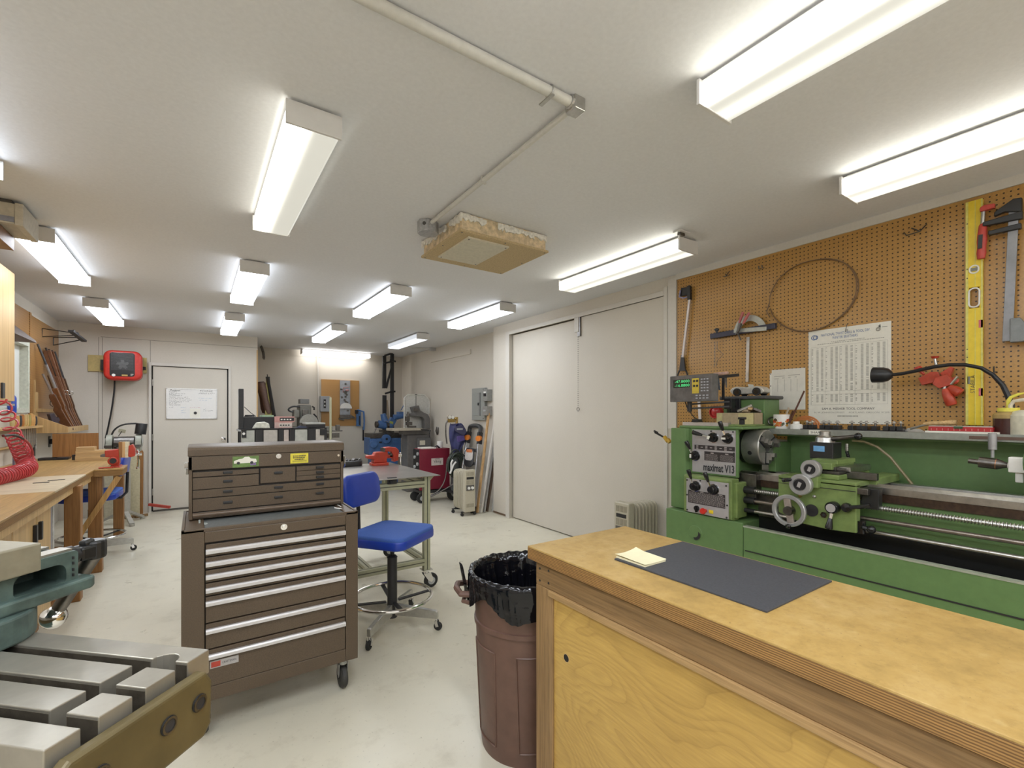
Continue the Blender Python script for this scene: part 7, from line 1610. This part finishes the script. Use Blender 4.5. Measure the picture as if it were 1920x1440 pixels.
# gas cylinder
gx,gy=3.38,6.47
t=thing('gas_cylinder','gas cylinder with two gauges behind the dark red welder','gas cylinder',(gx,gy,.181))
M().rev([(0,.001),(.09,.001),(.095,.02),(.095,.85),(.07,.95),(.03,.99),(.03,1.03),(0,1.03)],(gx,gy,.181),(0,0,1),24).obj('cylinder',P('dark cylinder',(.10,.11,.11,1),.4,.3),t)
yv=gy-.02;m=M();c=PY(855,790,yv);m.cyl((gx,gy,1.2),(gx,gy,1.33),.02,n=12);m.ob(PY(846,789,yv),(.12,.04,.05));m.ball(PY(854,785,yv),.025,10);m.obj('valve',m_brass,t)
m=M()
for px in(842,848): 
    c=PY(px,782,yv);m.cyl(c+V((0,.02,0)),c+V((0,-.02,0)),.032,n=18)
m.obj('gauge',P('gauge body',(.45,.40,.33,1),.3,.5),t);m=M()
for px in(842,848):
    c=PY(px,782,yv);m.cyl(c+V((0,-.02,0)),c+V((0,-.022,0)),.026,n=18)
m.obj('gauge_face',m_paper,t)
m=M();p=[PY(x,y,yv-.03) for x,y in((839,789),(836,796),(836,815),(838,832))];m.tube([cr(p,i/12) for i in range(13)],.011,8);m.obj('gas_hose',m_dsteel,t)
# blue bag / jacket on the cylinder
t=thing('welding_jacket','dark blue welding jacket draped over the gas cylinder','jacket',PY(860,846,6.6))
yj=6.33
def jf(u,v):
    a=2*PI*u;P_=[(845,800),(858,796),(872,799),(877,815),(874,838),(860,847),(847,838),(844,818)]
    z=None
    cx_,w_,py=0,0,0
    py=796+52*v;wd=(.6+.5*math.sin(PI*min(1,v*1.1+.1)))*(.135)*(1 if v<.8 else max(.25,1-(v-.8)*3.2))
    c=PY(860+2*math.sin(v*4),py,yj);r=.08+.02*math.sin(5*a+v*6)
    return V((c.x+wd*math.cos(a),yj+.06+r*1.1*math.sin(a)+.0,c.z+.02*math.sin(3*a+v*3)))
m=M();m.grid(jf,36,22,cu=True);m._a([jf(i/36,0) for i in range(36)],[tuple(range(36))]);m.obj('jacket_body',P('dark blue cloth',(.035,.04,.13,1),.6,0,.3,14,.1),t,ang=60)
m=M();A,B=PY(852,801,6.24),PY(876,815,6.24);o=A;m.prism([(0,0),(.14,.03),(.21,-.08),(.17,-.13),(.03,-.07)],A+V((0,.0,0)),(1,0,0),(0,0,1),(0,.03,0));m.obj('flap',P('blue grey flap',(.06,.06,.12,1),.5),t,bev=.008)
m=M();m.bx(PY(857,0,6.23).x,6.235,PY(0+860,806,6.23).z,PY(868,0,6.23).x,6.238,PY(0+860,803,6.23).z);m.obj('flap_print',m_lgrey,t)
m=M();m.ob(PY(864,822,6.29),(.13,.02,.09),(0,-.2,0));m.obj('violet_patch',P('violet patch',(.10,.07,.25,1),.5),t,bev=.01)
# cables
t=thing('welding_cables','tangle of dark welding cables hung at the right end of the dark red welder','cables',PY(858,900,6.5))
m=M();rnd=random.Random(8)
for k in range(9):
    yk=6.30-.012*k;cx_=857+rnd.uniform(-4,4);rx=14+rnd.uniform(-4,4);ry=22+rnd.uniform(-5,4);cy_=872+rnd.uniform(-5,4)
    m.tube([PY(cx_+rx*math.cos(2*PI*i/28),cy_+ry*math.sin(2*PI*i/28),yk) for i in range(28)],.012,6,True)
m.obj('coils',P('dark green rubber cable',(.03,.04,.03,1),.5),t)
m=M();p=[PY(x,y,6.22) for x,y in((838,870),(836,890),(832,905),(822,920),(806,930))];m.tube([cr(p,i/16) for i in range(17)],.010,6);p=[PY(x,y,6.2) for x,y in((852,906),(838,915),(822,924),(806,932))];m.tube([cr(p,i/16) for i in range(17)],.010,6);m.obj('loose_leads',m_dsteel,t)
m=M();m.tube([PY(844,888,6.14),PY(850,872,6.14),PY(855,866,6.14)],.014,6);m.tube([PY(846,884,6.14),PY(846,868,6.14),PY(849,862,6.14)],.012,6);m.obj('ground_clamp',m_white,t)
# ladder
t=thing('folding_ladder','aluminium folding ladder with orange hinge knobs leaning beside the electrical panel','ladder',(3.3,6.0,0))
B0,B1=V((3.14,5.98,0.012)),V((3.20,5.62,0.012));T0,T1=V((3.54,6.36,1.10)),V((3.54,6.02,1.10))
for b_,t_ in((B0,T0),(B1,T1)):
    r=M();r.bar(b_,b_.lerp(t_,.86),.03,.06,(1,0,0));o=r.obj('rail',m_alu,t,bev=.003)
    k=M();k.bar(b_.lerp(t_,.84),b_.lerp(t_,1.0),.045,.075,(1,0,0));k.obj('hinge_bracket',m_black,o,bev=.006)
    c=b_.lerp(t_,.92);h=M();h.cyl(c,c+V((-.05,-.035,0)),.042,n=20);h.obj('hinge_knob',m_orange,o)
    f=M();f.bar(b_-V((.01,.01,.012)),b_.lerp(t_,.06),.05,.07,(1,0,0));f.obj('foot',m_rubber,o)
m=M()
for f in(.18,.38,.58,.76): m.bar(B0.lerp(T0,f),B1.lerp(T1,f),.03,.05)
m.obj('rung',m_alu,t,bev=.003)
m=M();m.tube([cr([T0,T0+V((.01,-.02,.08)),T0.lerp(T1,.5)+V((.01,0,.10)),T1+V((.01,.02,.08)),T1],i/16) for i in range(17)],.032,8);m.obj('top_yoke',P('grey black plastic',(.05,.05,.05,1),.5),t)
m=M();c=B0.lerp(T0,.66).lerp(B1.lerp(T1,.66),.45)+V((-.04,-.02,0));d=(T1-B1).normalized();sd=(B1-B0).normalized();m.pad(c,sd,d,sd.cross(d),.22,.30,.012,.08,.004);o=m.obj('warning_sign',m_black,t)
nn=sd.cross(d);m=M();m.pad(c+nn*.012+d*.03,sd,d,nn,.18,.16,.002,.05,.001);m.obj('sign_panel',P('sign panel',(.52,.48,.45,1),.5),o);m=M();m.pad(c+nn*.0135+d*.10,sd,d,nn,.14,.05,.002,.02,.001);m.obj('sign_orange',P('sign orange',(.55,.17,.05,1),.5),o)
# lumber leaning in the corner
for i,(x0,y0,x1,y1,z1,w_,mt_,lab) in enumerate(((3.22,5.56,3.56,5.80,1.42,.05,m_pinez,'honey coloured board leaning nearest the ladder'),(3.26,5.52,3.575,5.66,1.30,.035,m_trim,'white painted strip leaning between the boards and the closet corner'),(3.32,5.54,3.58,5.62,1.18,.04,P('grey board',(.35,.34,.32,1),.6),'grey board leaning behind the white strip'),(3.38,5.56,3.58,5.60,1.02,.05,P('dark brown board',(.11,.07,.045,1),.6),'short dark brown board leaning in the closet corner'),(3.44,5.50,3.58,5.52,.86,.05,P('pale grey pipe',(.50,.50,.48,1),.4),'pale grey strip standing tight in the closet corner'))):
    m=M();m.bar((x0,y0,.01),(x1,y1,z1),w_,.018,(1,0,0));one(m,'leaning_board',lab,'board',mt_,'boards leaning by the closet corner',bev=.002)
# oil radiators ---------------------------------------------------
def radiator(loc,rz,lab,n=6,dark=False):
    t=thing('oil_radiator',lab,'radiator',loc,rz,'cream oil filled radiators')
    # local: control panel faces -y, fins stack along +y
    c_=P('cream radiator enamel',(.55,.50,.38,1),.42,0,.05) if not dark else None
    W=.165;Hh=.60
    p=M();p.bx(-W/2,0,.055,W/2,.075,.625);po=p.obj('control_box',m_radc,t,local=True,bev=.012,seg=3)
    for z0,z1 in((.545,.595),(.43,.485),(.12,.17)):
        v=M()
        for k in range(9): x=-.055+k*.0135;v.bx(x,-.0025,z0,x+.006,.0,z1)
        v.obj('vent_slots',m_rvent,po,local=True)
    v=M();v.bx(-.055,-.003,.497,.055,.0,.528);v.obj('handle_slot',m_blackm,po,local=True)
    v=M();v.bx(-.06,-.004,.345,.06,0,.42);pp=v.obj('control_panel',P('control plate',(.12,.11,.10,1),.4),po,local=True)
    v=M();v.cyl((-.025,-.004,.38),(-.025,-.02,.38),.018,n=16).cyl((.03,-.004,.38),(.03,-.02,.38),.02,n=16);v.obj('dial',m_white,pp,local=True)
    for k in range(n):
        y=.095+k*.044;f=M()
        f.pad((0,y,.34),(1,0,0),(0,0,1),(0,1,0),W,.54,.016,.05,.006)
        f.bx(-.012,y,.595,.012,y+.044,.612) if 0 else None
        f.obj('fin',m_radc,t,local=True)
    for z in(.13,.55):
        f=M();f.cyl((0,.06,z),(0,.095+n*.044-.02,z),.028,n=14);f.obj('fin_joint',m_radc,t,local=True)
    for y in(.05,.095+(n-1)*.044):
        f=M();f.bx(-.11,y-.015,.05,.11,y+.015,.062)
        for s in(-1,1): f.cyl((s*.095,y-.012,.022),(s*.095,y+.012,.022),.022,n=14);f.cyl((s*.095,y,.03),(s*.095,y,.055),.008)
        f.obj('caster_bar',m_blackm,t,local=True)
    return t
m_rvent=P('radiator vent',(.30,.27,.20,1),.5)
m_radc=P('cream radiator enamel',(.50,.46,.36,1),.42,0,.05)
radiator((3.055,5.46,0),0,'cream oil radiator in front of the aluminium ladder',6)
radiator((2.99,2.72,0),-PI/2,'cream oil radiator in front of the white closet doors beside the green lathe',7)
# ================================================================ WORLD + VIEW
w_=bpy.data.worlds.new('world');SC.world=w_;w_.use_nodes=True;w_.node_tree.nodes['Background'].inputs[0].default_value=(.8,.85,.9,1);w_.node_tree.nodes['Background'].inputs[1].default_value=.3
vs=SC.view_settings;vs.view_transform='Standard';vs.look='None';vs.gamma=1.;vs.use_curve_mapping=False;vs.exposure=.70
SC.display_settings.display_device='sRGB'
cy_=SC.cycles;cy_.use_denoising=True;cy_.max_bounces=8;cy_.diffuse_bounces=5;cy_.sample_clamp_indirect=8;cy_.use_adaptive_sampling=True;cy_.adaptive_threshold=.02
